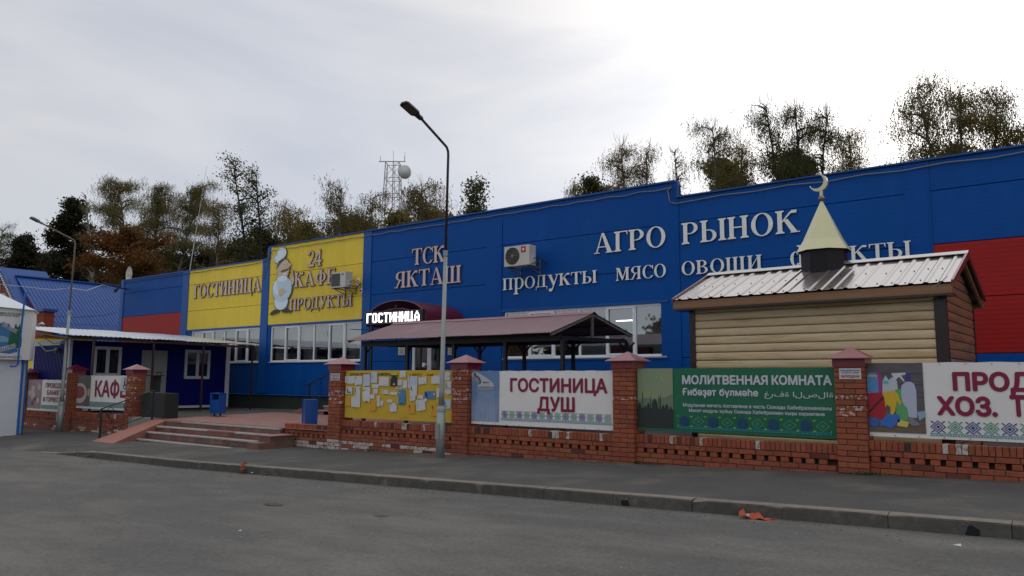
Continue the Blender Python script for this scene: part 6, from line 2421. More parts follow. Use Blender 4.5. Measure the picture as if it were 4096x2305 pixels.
# yellow shed with a black stripe behind
ys = thing('yellow_shed', (-33, 13, 0), 'yellow shed wall with a black stripe left of the blue cabin', 'shed')
ya_, yb3 = PY(80, 1356, 13.2), PY(151, 1480, 13.2)
MB().use(M_yel).box((ya_.x - 1.2, 13.2, -.4), (yb3.x, 15.2, ya_.z)).build('shed_body', ys)
zs_ = PY(110, 1427, 13.2).z
MB().use(M_inkk).box((ya_.x - 1.2, 13.19, zs_ - .1), (yb3.x + .01, 13.2, zs_ + .1)).build('black_stripe', ys)
MB().use(M_bbrick).box((ya_.x - 1.3, 13.1, ya_.z), (yb3.x + .05, 15.3, ya_.z + .05)).build('roof_edge', ys)

# cables and small lamps over the cabin
cable('slack_cable', [PY(0, 1137, 12.2), PY(140, 1152, 12.0), PY(215, 1160, 11.9), PY(281, 1152, 11.3), PY(345, 1163, 14), PY(410, 1140, 16), PY(480, 1160, 18.4)], .012, M_cablew, 'pale cable sagging from the left edge past the far lamp post to the market')
cable('slack_cable', [PY(140, 1247, 11.9), PY(148, 1300, 11.9), PY(175, 1350, 11.9), PY(215, 1376, 11.9), PY(245, 1370, 11.9), PY(262, 1358, 11.88)], .015, M_cable, 'pale cable hanging in a curve above the blue cabin side')
cable('slack_cable', [PY(150, 1370, 11.85), PY(165, 1385, 11.85), PY(185, 1405, 11.85), PY(210, 1402, 11.85), PY(228, 1398, 11.85)], .018, M_cablew, 'thick pale cable looped across the blue cabin side')
cable('slack_cable', [PY(150, 1262, 15), PY(300, 1270, 16), PY(420, 1262, 17.5), PY(470, 1250, 18.6)], .01, M_cabled, 'thin dark cable crossing the blue roof')
for (px_, py_, lab, m) in ((228, 1400, 'small grey spotlight on the side of the blue cabin', M_pole), (250, 1373, 'small white and blue lamp high on the side of the blue cabin', M_dish)):
    p = PY(px_, py_, 11.84)
    t = thing('small_lamp', p, lab, 'lamp')
    MB().use(m).tube([p + Vector((0, 0, .08)), p + Vector((0, -.02, -.03))], .05, 10, .085).build('lamp_body', t)
    MB().use(O_line if m is M_dish else M_lampg).tube([p + Vector((0, -.02, -.03)), p + Vector((0, -.03, -.1))], .06, 10, .05).build('lens', t)

# ---------------------------------------------------------------- white water kiosk at the left edge
KC = Vector((-26.0, 9.77, -.33))
wkd = Vector((.33, -.944, 0))            # along its front, to the left in the picture
wkn = Vector((.944, .33, 0))
wt = thing('water_kiosk', KC, 'white water kiosk with printed sign band and blue edge strip at the left edge', 'kiosk')
# eight-sided plan: corner KC is the right end of the front side


def octa(side, first, zlist, shrink=0.0):
    pts = []
    p = first.copy()
    d = wkd.copy()
    for i in range(8):
        pts.append((p.x, p.y))
        p = p + d * side
        d = Matrix.Rotation(R(-45), 3, 'Z') @ d
    return pts


side = 1.15
oc = octa(side, Vector((KC.x, KC.y, 0)), None)
area = sum(oc[q][0] * oc[(q + 1) % 8][1] - oc[(q + 1) % 8][0] * oc[q][1] for q in range(8))
ccx = sum(p[0] for p in oc) / 8
ccy = sum(p[1] for p in oc) / 8


def oscale(k_):
    return [(ccx + (x_ - ccx) * k_, ccy + (y_ - ccy) * k_) for x_, y_ in oc]


zsb = 1.45 + (1516 - 1451) / 3034 * 23.3
zst = 1.45 + (1516 - 1251) / 3034 * 23.3
MB().use(M_whitek).prism(oscale(.95), -.6, zsb + .05, 'Z').build('body', wt)
MB().use(M_white).prism(oscale(1.07), zsb, zst, 'Z').build('sign_band', wt)
mb = MB().use(mat('kiosk_roof_white', (.60, .66, .72), rough=.4, coat=.3))
top = oscale(1.12)
apex = (ccx, ccy, zst + .78)
mb.add([(x_, y_, zst) for x_, y_ in top] + [apex], [(i, (i + 1) % 8, 8) for i in range(8)] + [tuple(range(8))])
mb.build('roof', wt)
q5 = oscale(.952)
mb = MB().use(mat('kiosk_blue_edge', (.01, .12, .42), rough=.4))
for i in range(8):
    x_, y_ = q5[i]
    mb.tube([(x_, y_, -.6), (x_, y_, zsb + .0)], .045, 6)
mb.build('edge_strips', wt)
mb = MB().use(mat('pipe_blue', (.01, .10, .38), rough=.4))
k9 = lambda x, y: (x * .31037, 1050 + y * .31037)
Pp = [k9(132, 1340), k9(205, 1338), k9(228, 1310), k9(245, 1130), k9(275, 850), k9(300, 620), k9(318, 450), k9(330, 390), k9(350, 376), k9(375, 382), k9(392, 410)]
pts = []
for (a_, b_) in Pp:
    d = ray(a_, b_)
    # plane a little in front of the kiosk front
    nrm = wkn
    den = d.dot(nrm)
    tt = (Vector((KC.x, KC.y, 0)) + nrm * .22 - EYE).dot(nrm) / den
    pts.append(EYE + d * tt)
mb.tube(pts, .028, 7)
mb.build('bent_pipe', wt)
# print on the sign band, drawn in the plane of the front side
F8 = Matrix((-wkd, -wkn, Vector((0, 0, 1)))).transposed().to_4x4()
q6 = oscale(1.07)
c_r = Vector((q6[0][0], q6[0][1], 0))
F8.translation = Vector((c_r.x, c_r.y, 0)) + wkn * .002


def fpt(px_, py_):                       # pixel -> (u, z) in that plane
    d = ray(px_, py_)
    tt = (c_r - EYE).dot(wkn) / d.dot(wkn)
    p = EYE + d * tt
    return ((p - F8.translation).dot(-wkd), p.z)


mb = MB()


def fpoly(m, pix, lay):
    pts = [fpt(*k9(*p)) for p in pix]
    area = sum(pts[q][0] * pts[(q + 1) % len(pts)][1] - pts[(q + 1) % len(pts)][0] * pts[q][1] for q in range(len(pts)))
    if area < 0:
        pts = pts[::-1]
    mb.use(m).add([F8 @ Vector((u, -.002 * lay, z_)) for u, z_ in pts], [tuple(range(len(pts)))])


fpoly(cmat('lake', (.04, .16, .38)), [(-120, 800), (0, 780), (120, 790), (150, 860), (160, 1000), (220, 1100), (228, 1150), (120, 1180), (-120, 1150)], 1)
fpoly(cmat('pale_lake', (.18, .34, .50)), [(-120, 940), (60, 950), (150, 1000), (150, 1030), (-120, 1020)], 2)
fpoly(cmat('fir', (.01, .12, .05)), [(95, 1060), (110, 980), (130, 920), (150, 880), (175, 860), (190, 820), (205, 778), (215, 830), (240, 830), (255, 785), (265, 840), (272, 900), (280, 1000), (270, 1090), (240, 1110), (150, 1075)], 3)
mb.build('lake_and_firs_print', wt)


def flet(body, xa, ya, xb, yb, cap_px, m, bold, off=0):
    a, b_ = fpt(*k9(xa, ya)), fpt(*k9(xb, yb))
    t_ = fpt(*k9(xa, ya - cap_px))
    mb = MB()
    ang = math.atan2(b_[1] - a[1], b_[0] - a[0])
    L_ = math.hypot(b_[0] - a[0], b_[1] - a[1])
    F = F8 @ Matrix.Translation((a[0], 0, a[1])) @ Matrix.Rotation(-ang, 4, 'Y')
    lettering(mb, body, 0, L_, 0, abs(t_[1] - a[1]), -.009 - .004 * off, m, bold, frame=F)
    return mb.build('lettering', wt)


flet('ПОДЗЕМНЫХ ИСТОЧНИКОВ', -130, 650, 318, 682, 24, M_green1, .015)
flet('ПЕРВОЙ КАТЕГОРИИ', -90, 680, 246, 705, 24, M_green1, .015)
M_wine = cmat('dark_slate', (.10, .11, .16))
for (mm_, bd_, off_) in ((M_inkw, .10, 0), (M_wine, .012, 1)):
    flet('Ро', 15, 820, 90, 850, 58, mm_, bd_, off_)
    flet('дник', 90, 848, 210, 915, 52, mm_, bd_, off_)
    flet('Шишмә', -90, 1170, 212, 1090, 60, mm_, bd_, off_)
flet('ЧИСТЫЙ ПРОДУКТ!', -90, 1232, 270, 1232, 26, M_wine, .015)

# ---------------------------------------------------------------- lamp posts


def lamp_post(base, bend, arm, head, label, r0, mtop, mhead, sleeve):
    X = base[0]
    t = thing('street_lamp', base, label, 'street lamp', 'street lamps on the pavement')
    B = Vector(base)
    Tt = Vector((X, bend[0], bend[1]))
    A = Vector((X, arm[0], arm[1]))
    Hh = Vector((X, head[0], head[1]))
    B0 = B.lerp(Tt, 0)
    axis = Tt - B
    L = axis.length
    z1 = 1.75 / L
    zs = sleeve / L
    MB().use(M_pole, True).tube([B - Vector((0, 0, .1)), B.lerp(Tt, z1 * .55)], r0, 14, r0 * .95).build('base_section', t)
    MB().use(M_pole, True).tube([B.lerp(Tt, z1 * .55), B.lerp(Tt, z1 * .72), B.lerp(Tt, zs)], r0 * .72, 12, r0 * .42).build('pole', t)
    MB().use(M_pole).tube([B.lerp(Tt, z1 * .5), B.lerp(Tt, z1 * .56)], r0 * 1.05, 14, r0 * .85).build('joint_collar', t)
    MB().use(M_pole).tube([B.lerp(Tt, zs - .01), B.lerp(Tt, zs + .008)], r0 * .52, 12).build('joint_collar', t)
    da_ = (A - Tt).normalized()
    up = axis.normalized()
    curve = [B.lerp(Tt, zs), Tt - up * .12, Tt - up * .05 + da_ * .012, Tt + da_ * .06, Tt + da_ * .14, A]
    MB().use(mtop, True).tube(curve, .026, 10).build('bracket_arm', t)
    # flat led head
    d = (Hh - A).normalized()
    sidev = Vector((1, 0, 0))
    nrm = d.cross(sidev).normalized()
    if nrm.z < 0:
        nrm = -nrm
    M = Matrix((sidev, d, nrm)).transposed().to_4x4()
    M.translation = A
    Lh = (Hh - A).length
    mb = MB().use(mhead)
    hw = .115
    pl_ = [(-.05, -.03), (.05, -.03), (.06, Lh * .22), (hw, Lh * .30), (hw, Lh * .93), (hw * .6, Lh), (-hw * .6, Lh), (-hw, Lh * .93), (-hw, Lh * .30), (-.06, Lh * .22)]
    n = len(pl_)
    vs = [M @ Vector((u, v_, -.022)) for u, v_ in pl_] + [M @ Vector((u * .86, v_ * .97 + .01, .022)) for u, v_ in pl_]
    mb.add(vs, [tuple(range(n - 1, -1, -1)), tuple(range(n, 2 * n))] + [(i, (i + 1) % n, (i + 1) % n + n, i + n) for i in range(n)])
    mb.build('lamp_head', t)
    mb = MB().use(mhead)
    for q in range(5):
        mb.box((-hw * .7 + q * hw * .35 - .006, Lh * .35, .022), (-hw * .7 + q * hw * .35 + .006, Lh * .85, .036), M)
    mb.build('cooling_fins', t)
    mb = MB().use(mat('led_cover', (.05, .05, .055), rough=.3)).box((-hw * .8, Lh * .34, -.028), (hw * .8, Lh * .9, -.0225), M)
    mb.build('lens', t)
    mb = MB().use(M_pole).box((B.x - .05, B.y - r0 - .004, B.z + .35), (B.x + .05, B.y - r0 * .9, B.z + .65))
    mb.build('service_hatch', t)
    return t


lamp_post((-9.9, 10.94, -.05), (11.05, 6.02), (10.24, 6.43), (9.76, 6.60), 'tall grey street lamp with dark arm, in front of the notice board', .086, M_poletop, M_lampb, 3.95)
lamp_post((-26.6, 11.13, -.34), (11.2, 5.94), (10.15, 6.36), (9.80, 6.50), 'far grey street lamp in front of the banquet banner', .098, M_polerust, M_lampg, 3.9)

# ---------------------------------------------------------------- litter bins, steel box


def bin_(x, y, z, rot, label, opening=True):
    t = thing('litter_bin', (x, y, z), label, 'litter bin', 'blue litter bins on the plaza')
    M = Matrix.Translation((x, y, z)) @ Matrix.Rotation(R(rot), 4, 'Z')
    w_, d, h = .34, .30, .62
    mb = MB().use(M_binb)
    b_ = .1 if opening else .02
    h = .62 if opening else .60
    mb.box((-w_ / 2, -d / 2, b_), (w_ / 2, d / 2, b_ + h * (.66 if opening else 1)), M)
    if opening:
        mb.box((-w_ / 2, -d / 2, b_ + h * .66), (-w_ / 2 + .05, d / 2, b_ + h), M)
        mb.box((w_ / 2 - .03, -d / 2, b_ + h * .66), (w_ / 2, d / 2, b_ + h), M)
        mb.box((-w_ / 2, -d / 2, b_ + h * .95), (w_ / 2, d / 2, b_ + h * 1.0), M)
        mb.box((-w_ / 2 + .05, d / 2 - .02, b_ + h * .66), (w_ / 2 - .03, d / 2, b_ + h * .95), M)
    mb.build('bin_body', t)
    mb = MB().use(M_binb).box((-w_ / 2 - .01, -d / 2 - .015, b_ + .05), (-w_ / 2 + .03, d / 2 + .01, b_ + h + .01), M)
    mb.build('side_frame', t)
    if opening:
        MB().use(M_bindark).box((-w_ / 2 + .05, -d / 2 + .03, b_ + h * .6), (w_ / 2 - .03, d / 2 - .03, b_ + h * .68), M).build('bin_liner', t)
    mb = MB().use(M_blackm)
    mb.box((-w_ / 2 + .03, -.02, 0), (-w_ / 2 + .06, .02, b_), M)
    mb.box((w_ / 2 - .09, -.02, 0), (w_ / 2 - .06, .02, b_), M)
    mb.box((-w_ / 2 - .1, -.03, .0), (w_ / 2 + .12, .03, .02), M)
    mb.box((-w_ / 2 + .02, -.16, .0), (-w_ / 2 + .06, .16, .018), M)
    mb.box((w_ / 2 - .1, -.16, .0), (w_ / 2 - .06, .16, .018), M)
    mb.build('stand', t)
    return t


p = PZ(*ck_(1312, 1022), .25)
bin_(p.x, p.y, .25, 18, 'blue litter bin with a square opening standing behind the steps')
p = PZ(1180 + 285 * .2069, 1440 + 1205 * .2069, .30)
p = PY(1241, 1640, 12.0)
t = bin_(p.x, 12.0, .30, -28, 'blue litter bin beside the brick pillar, seen from its closed side', opening=False)
bx = thing('steel_box', (-22.1, 12.6, .22), 'dark green open steel box with a raised lid frame beside the brick pillar', 'box')
c1, c2 = PX(350 + 1400 * .2207, 1480 + 880 * .2207, -21.9), PX(350 + 1412 * .2207, 1480 + 428 * .2207, -21.9)
bq = PZ(655, 1678, .24)
MB().use(M_boxdk).box((-22.6, bq.y, .2), (bq.x, bq.y + .42, PY(655, 1574, bq.y).z)).build('box_body', bx)
bh_ = PY(655, 1574, bq.y).z
MB().use(M_boxdk).box((-22.6, bq.y + .3, bh_), (-22.3, bq.y + .4, bh_ + .5)).build('upright_panel', bx)
MB().use(M_boxdk).box((-22.62, bq.y + .1, bh_ + .5), (-22.15, bq.y + .42, bh_ + .53)).build('top_shelf', bx)
MB().use(M_wood).box((-22.58, bq.y - .01, bh_ + .002), (bq.x - .04, bq.y + .03, bh_ + .03)).build('wooden_edge', bx)

# ---------------------------------------------------------------- brick restaurant with steep blue roofs
rs = thing('brick_restaurant', (-52, 22, 0), 'red brick restaurant with steep blue metal roofs at the far left', 'building')
RXr = -52.0
mb = MB().use(M_broof)
RY0 = 18.6
rid, eav, eav2 = (-52.0, 7.55), (-47.6, 4.55), (-44.0, 3.35)
for (y0, y1) in ((RY0, 40),):
    mb.add([(rid[0], y0, rid[1]), (eav[0], y0, eav[1]), (eav[0], y1, eav[1]), (rid[0], y1, rid[1])], [(0, 1, 2, 3)])
    mb.add([(rid[0], y0, rid[1]), (-57, y0, 4.3), (-57, y1, 4.3), (rid[0], y1, rid[1])], [(0, 3, 2, 1)])
    mb.add([(eav[0], y0 + .0, eav[1] - .01), (eav2[0], y0 + .0, eav2[1]), (eav2[0], y1, eav2[1]), (eav[0], y1, eav[1] - .01)], [(0, 1, 2, 3)])
mb.build('main_roof', rs)
mb = MB().use(M_broof)
y_ = RY0
while y_ < 34:
    mb.prism([(eav[0] + .03, eav[1] + .0), (rid[0] + .0, rid[1] + .0), (rid[0], rid[1] + .02), (eav[0] + .03, eav[1] + .02)], y_, y_ + .03)
    mb.prism([(eav2[0] + .03, eav2[1] + .0), (eav[0] + .0, eav[1] - .01), (eav[0], eav[1] + .025), (eav2[0] + .03, eav2[1] + .03)], y_, y_ + .03)
    y_ += .22
kind(mb.build('roof_ribs', rs), 'stuff')
mb = MB().use(M_broof)
mb.bar((rid[0], RY0, rid[1] + .03), (rid[0], 40, rid[1] + .03), .3, .08)
mb.bar((eav[0], RY0 - .05, eav[1] + .02), (eav2[0], RY0 - .05, eav2[1] + .02), .12, .12)
mb.build('ridge_and_verge', rs)
mb = MB().use(M_bbrick)
mb.prism([(-57, -.5), (eav2[0] - .2, -.5), (eav2[0] - .2, 3.2), (eav[0], 4.5), (rid[0], 7.4), (-57, 4.2)], RY0 + .1, RY0 + .4)
mb.box((eav2[0] - .5, RY0 + .4, -.5), (eav2[0] - .2, 38, 3.2))
mb.build('wall', rs)
# chimney-like pier
c1 = PY(140, 1250, 18.0)
c2 = PY(168, 1355, 18.0)
MB().use(M_bbrick).box((PY(118, 1300, 18).x, 18.0, 0), (c2.x, 18.55, c1.z)).build('brick_pier', rs)
MB().use(M_broof).box((PY(114, 1300, 18).x, 17.9, c1.z), (c2.x + .12, 18.65, c1.z + .15)).build('pier_cap', rs)
# front gable with garland and lettering
gz0 = 2.0
ax_, az_ = PY(14, 1090, 18.2).x, PY(14, 1082, 18.2).z
rx_, rz_ = PY(86, 1232, 18.2).x, PY(86, 1232, 18.2).z
k_sl = (az_ - rz_) / (rx_ - ax_)
mb = MB().use(M_bbrick)
bot = 1.5
xr_ = ax_ + (az_ - bot) / k_sl
xl_ = ax_ - (az_ - bot) / k_sl
mb.prism([(xl_, bot), (xr_, bot), (ax_, az_)], 18.2, 18.5)
mb.build('gable_wall', rs)
mb = MB().use(M_broof)
for sg in (1, -1):
    e = (ax_ + sg * (az_ - 3.0) / k_sl, 3.0)
    mb.add([(ax_, 18.0, az_ + .18), (e[0] + sg * .12, 18.0, e[1]), (e[0] + sg * .12, 20.6, e[1]), (ax_, 20.6, az_ + .18)], [(0, 1, 2, 3)] if sg > 0 else [(3, 2, 1, 0)])
    mb.bar((ax_, 18.02, az_ + .1), (e[0] + sg * .1, 18.02, e[1] - .05), .1, .2)
mb.build('gable_roof', rs)
mb = MB().use(M_letter)
for i in range(34):
    t_ = i / 34
    for sg in (1, -1):
        mb.box((ax_ + sg * t_ * (az_ - 3) / k_sl - .05 - sg * .12, 17.9, az_ - t_ * (az_ - 3) - .05), (ax_ + sg * t_ * (az_ - 3) / k_sl + .05 - sg * .12, 17.97, az_ - t_ * (az_ - 3) + .05))
kind(mb.build('garland', rs), 'stuff')
mb = MB()
gc = PY(12, 1208, 18.15)
for i in range(5):
    c_ = 'ТАЙЫК'[i]
    a_ = R(120 - 32 * i)
    F = Matrix.Translation((gc.x + 1.05 * math.cos(a_), 18.14, gc.z + 1.05 * math.sin(a_))) @ Matrix.Rotation(math.pi / 2 - a_, 4, 'Y')
    lettering(mb, c_, -.22, .22, -.1, .55, 0, mat('gable_letter_blue', (.10, .14, .30), rough=.5), .03, frame=F)
mb.build('lettering', rs)
mb = MB().use(mat('clock_face', (.42, .42, .45), rough=.5)).prism(ell(gc.x, gc.z - .1, .62, .62, 20, 0, 180), 18.1, 18.19)
mb.use(M_bbrick).prism(ell(gc.x, gc.z - .1, .40, .40, 16, 0, 180), 18.05, 18.098)
mb.build('round_window', rs)
t = thing('white_vent', PY(168, 1296, 17.8), 'small white vent hood on the corner of the blue roof', 'vent')
p = PY(168, 1296, 17.8)
MB().use(M_dish, True).tube([p + Vector((-.25, 0, -.05)), p + Vector((0, 0, .03)), p + Vector((.25, 0, -.04))], .09, 8, .06).build('hood', t)

# ---------------------------------------------------------------- radio mast
tw = thing('radio_mast', (-83, 80, 0), 'distant lattice radio mast with two round dishes', 'mast')
tx0, ty0 = -83.0, 80.0
ZT = 34.3


def mastw(z_):
    return 2.05 + (ZT - z_) * .075


mb = MB().use(M_tower)
def mcor(z_, i):
    w2 = mastw(z_) / 2
    a_ = R(36.9)
    ux, uy = math.cos(a_), math.sin(a_)
    sx_, sy_ = ((-1, -1), (1, -1), (1, 1), (-1, 1))[i]
    return Vector((tx0 + w2 * (sx_ * ux - sy_ * uy), ty0 + w2 * (sx_ * uy + sy_ * ux), z_))


for i in range(4):
    mb.bar(mcor(6, i), mcor(ZT, i), .085)
mb.build('legs', tw)
mb = MB().use(M_tower)
z_ = 9.0
lv = []
while z_ < ZT + .01:
    lv.append(z_)
    z_ += 2.53
for k_, z_ in enumerate(lv):
    for i in range(4):
        mb.bar(mcor(z_, i), mcor(z_, (i + 1) % 4), .075)
    if k_ < len(lv) - 1:
        for i in range(4):
            mb.bar(mcor(z_, i), mcor(lv[k_ + 1], (i + 1) % 4), .05)
            mb.bar(mcor(z_, (i + 1) % 4), mcor(lv[k_ + 1], i), .05)
kind(mb.build('lattice', tw), 'stuff')
mb = MB().use(M_towerr)
mb.bar((tx0, ty0, 8), (tx0, ty0, ZT + .4), .10)
mb.bar((tx0 + .4, ty0, 8), (tx0 + .4, ty0, ZT), .06)
mb.build('cable_ladder', tw)
mb = MB().use(M_tower)
a_, b_ = mcor(ZT, 0), mcor(ZT, 1)
dd = (b_ - a_).normalized()
mb.bar(a_ - dd * 1.0, b_ + dd * 1.0, .12)
for q in (-.8, 2.6):
    mb.bar(a_ + dd * (q if q < 0 else q + .3), a_ + dd * (q if q < 0 else q + .3) + Vector((0, 0, .9)), .05)
mb.bar((tx0, ty0, ZT), (tx0, ty0, ZT + 2.0), .04)
mb.bar(b_ + dd * .9, b_ + dd * .9 + Vector((0, 0, 1.5)), .04)
mb.build('top_platform', tw)
for zz in (ZT - 1.75, ZT - 7.3):
    c_ = mcor(zz, 1) + dd * .95
    dirv = Vector((.5, -.86, 0))
    mb = MB().use(M_dish, True).tube([c_, c_ + dirv * .7], 1.0, 20)
    mb.build('dish', tw)

# ---------------------------------------------------------------- litter
t = thing('orange_rag', PY(3000, 2075, 8.0), 'crumpled orange plastic rag lying at the foot of the kerb', 'rag')


def rag(par, cx, cy, cz, L, W_, H__, m, seed, nx=14, ny=5, name='cloth'):
    rr = random.Random(seed)
    mb = MB().use(m)
    vs = []
    ph = [rr.uniform(0, 6) for _ in range(6)]
    for j in range(ny):
        for i in range(nx):
            u = i / (nx - 1)
            v_ = j / (ny - 1) - .5
            taper = (1 - u) ** .7 if True else 1
            x_ = cx + (u - .4) * L + .02 * math.sin(9 * v_ + ph[0])
            y_ = cy + v_ * W_ * (.25 + taper) + .02 * math.sin(11 * u + ph[1])
            z_ = cz + H__ * taper * (.5 + .5 * math.sin(13 * u + ph[2] + 5 * v_)) * (1 - abs(v_) * 1.2) + .004
            vs.append((x_, y_, z_))
    mb.add(vs, [(j * nx + i, j * nx + i + 1, (j + 1) * nx + i + 1, (j + 1) * nx + i) for j in range(ny - 1) for i in range(nx - 1)])
    return mb.build(name, par)


p = PY(2985, 2078, 8.0)
rg = g(p.x) - .135
rag(t, p.x + .08, 8.05, rg, .36, .13, .10, M_orange, 3)
o = MB().use(M_dish).box((p.x - .0, 8.0, rg + .03), (p.x + .03, 8.03, rg + .05)).build('white_scrap', t)
t = thing('dry_leaf_clump', (-13, 8.1, -.2), 'rust-coloured clump of dry leaves against the kerb below the steps', 'leaves')
p = PY(969, 1880, 8.1)
rg = g(p.x) - .15
lm = mat('dry_leaf', (.28, .09, .035), rough=.8)
for i in range(9):
    mb = MB().use(lm)
    c_ = Vector((p.x + rnd.uniform(-.06, .06), 8.09 + rnd.uniform(-.04, .03), rg + .03 + .02 * i))
    M = Matrix.Translation(c_) @ Matrix.Rotation(rnd.uniform(0, 6), 4, 'Z') @ Matrix.Rotation(rnd.uniform(.3, 1.3), 4, 'X')
    mb.add([M @ Vector(q) for q in ((-.05, 0, 0), (-.01, -.03, .01), (.06, 0, 0), (0, .035, .012))], [(0, 1, 2, 3)])
    mb.build('leaf', t)
for (px_, py_, s_, m, lab) in ((1008, 1894, .03, M_dish, 'tiny white paper scrap beside the dry leaf clump'), (1063, 1899, .03, M_redsign, 'tiny red scrap on the road near the kerb'),
                               (3829, 2187, .035, M_dish, 'small pale scrap on the road at the lower right'), (342, 1827, .06, lm, 'brown leaf on the road near the left end of the kerb'),
                               (960, 2128, .02, M_dish, 'tiny pale crumb on the left part of the road')):
    d = ray(px_, py_)
    q = PZ(px_, py_, g(PZ(px_, py_, -.1).x) - .14)
    mb = MB().use(m)
    mb.add([(q.x - s_, q.y - s_ * .5, q.z + .012), (q.x + s_, q.y - s_ * .4, q.z + .01), (q.x + s_ * .7, q.y + s_ * .6, q.z + .025), (q.x - s_ * .6, q.y + s_ * .5, q.z + .012)], [(0, 1, 2), (0, 2, 3)])
    tag(mb.build('scrap'), lab, 'litter')
# dark damp spots on the road
for (px_, py_, a_, b__) in ((1095, 2020, .16, .05), (1535, 2068, .13, .045), (3210, 2195, .09, .03), (2999, 2213, .04, .02)):
    q = PZ(px_, py_, g(PZ(px_, py_, -.1).x) - .142)
    mb = MB().use(mat('tar_spot', (.055, .05, .048), rough=.8))
    mb.add([(q.x + a_ * math.cos(k_ * .52) * (1 + .2 * math.sin(k_ * 2.1)), q.y + b__ * 1.6 * math.sin(k_ * .52), q.z + .006) for k_ in range(12)], [tuple(range(12))])
    kind(mb.build('tar_spot'), 'structure')
# weeds
wd = MB().use(mat('weed_green', (.05, .11, .02), rough=.8))
for (cx, cy, n_) in ((-2.5, 11.5, 60), (-12.4, 11.5, 30), (-14.0, 11.45, 20), (-6.0, 11.5, 22), (-23.5, 11.4, 30)):
    for i in range(n_):
        x_, y_ = cx + rnd.gauss(0, .09), cy + rnd.gauss(0, .03)
        a_ = rnd.uniform(0, 6)
        h = rnd.uniform(.02, .07)
        z_ = g(x_)
        wd.add([(x_ - .012 * math.cos(a_), y_ - .012 * math.sin(a_), z_), (x_ + .012 * math.cos(a_), y_ + .012 * math.sin(a_), z_), (x_ + rnd.uniform(-.04, .04), y_ - rnd.uniform(0, .04), z_ + h)], [(0, 1, 2)])
kind(wd.build('weeds'), 'stuff')

# ---------------------------------------------------------------- trees
LEAFN = 0


def leaf_mesh(name, centers, m, size, droop, seed, flat=0.0):
    rs_ = np.random.RandomState(seed)
    c = np.asarray(centers, dtype=np.float32)
    n = len(c)
    a = rs_.normal(size=(n, 3)).astype(np.float32)
    if droop:
        a = np.stack([rs_.normal(0, .35, n), rs_.normal(0, .35, n), -np.abs(rs_.normal(1, .3, n))], 1).astype(np.float32)
    a /= np.linalg.norm(a, axis=1, keepdims=True) + 1e-6
    b = rs_.normal(size=(n, 3)).astype(np.float32)
    b -= a * (a * b).sum(1, keepdims=True)
    b /= np.linalg.norm(b, axis=1, keepdims=True) + 1e-6
    s = (size * rs_.uniform(.6, 1.35, (n, 1))).astype(np.float32)
    asp = .5 if droop else .7
    v = np.empty((n, 4, 3), np.float32)
    v[:, 0] = c - a * s * .9
    v[:, 1] = c + b * s * asp
    v[:, 2] = c + a * s
    v[:, 3] = c - b * s * asp
    v = v.reshape(-1, 3)
    me = bpy.data.meshes.new(name)
    me.vertices.add(n * 4)
    me.vertices.foreach_set('co', v.ravel())
    me.loops.add(n * 4)
    me.loops.foreach_set('vertex_index', np.arange(n * 4, dtype=np.int32))
    me.polygons.add(n)
    me.polygons.foreach_set('loop_start', np.arange(0, n * 4, 4, dtype=np.int32))
    me.polygons.foreach_set('loop_total', np.full(n, 4, dtype=np.int32))
    me.materials.append(m)
    me.update(calc_edges=True)
    return me


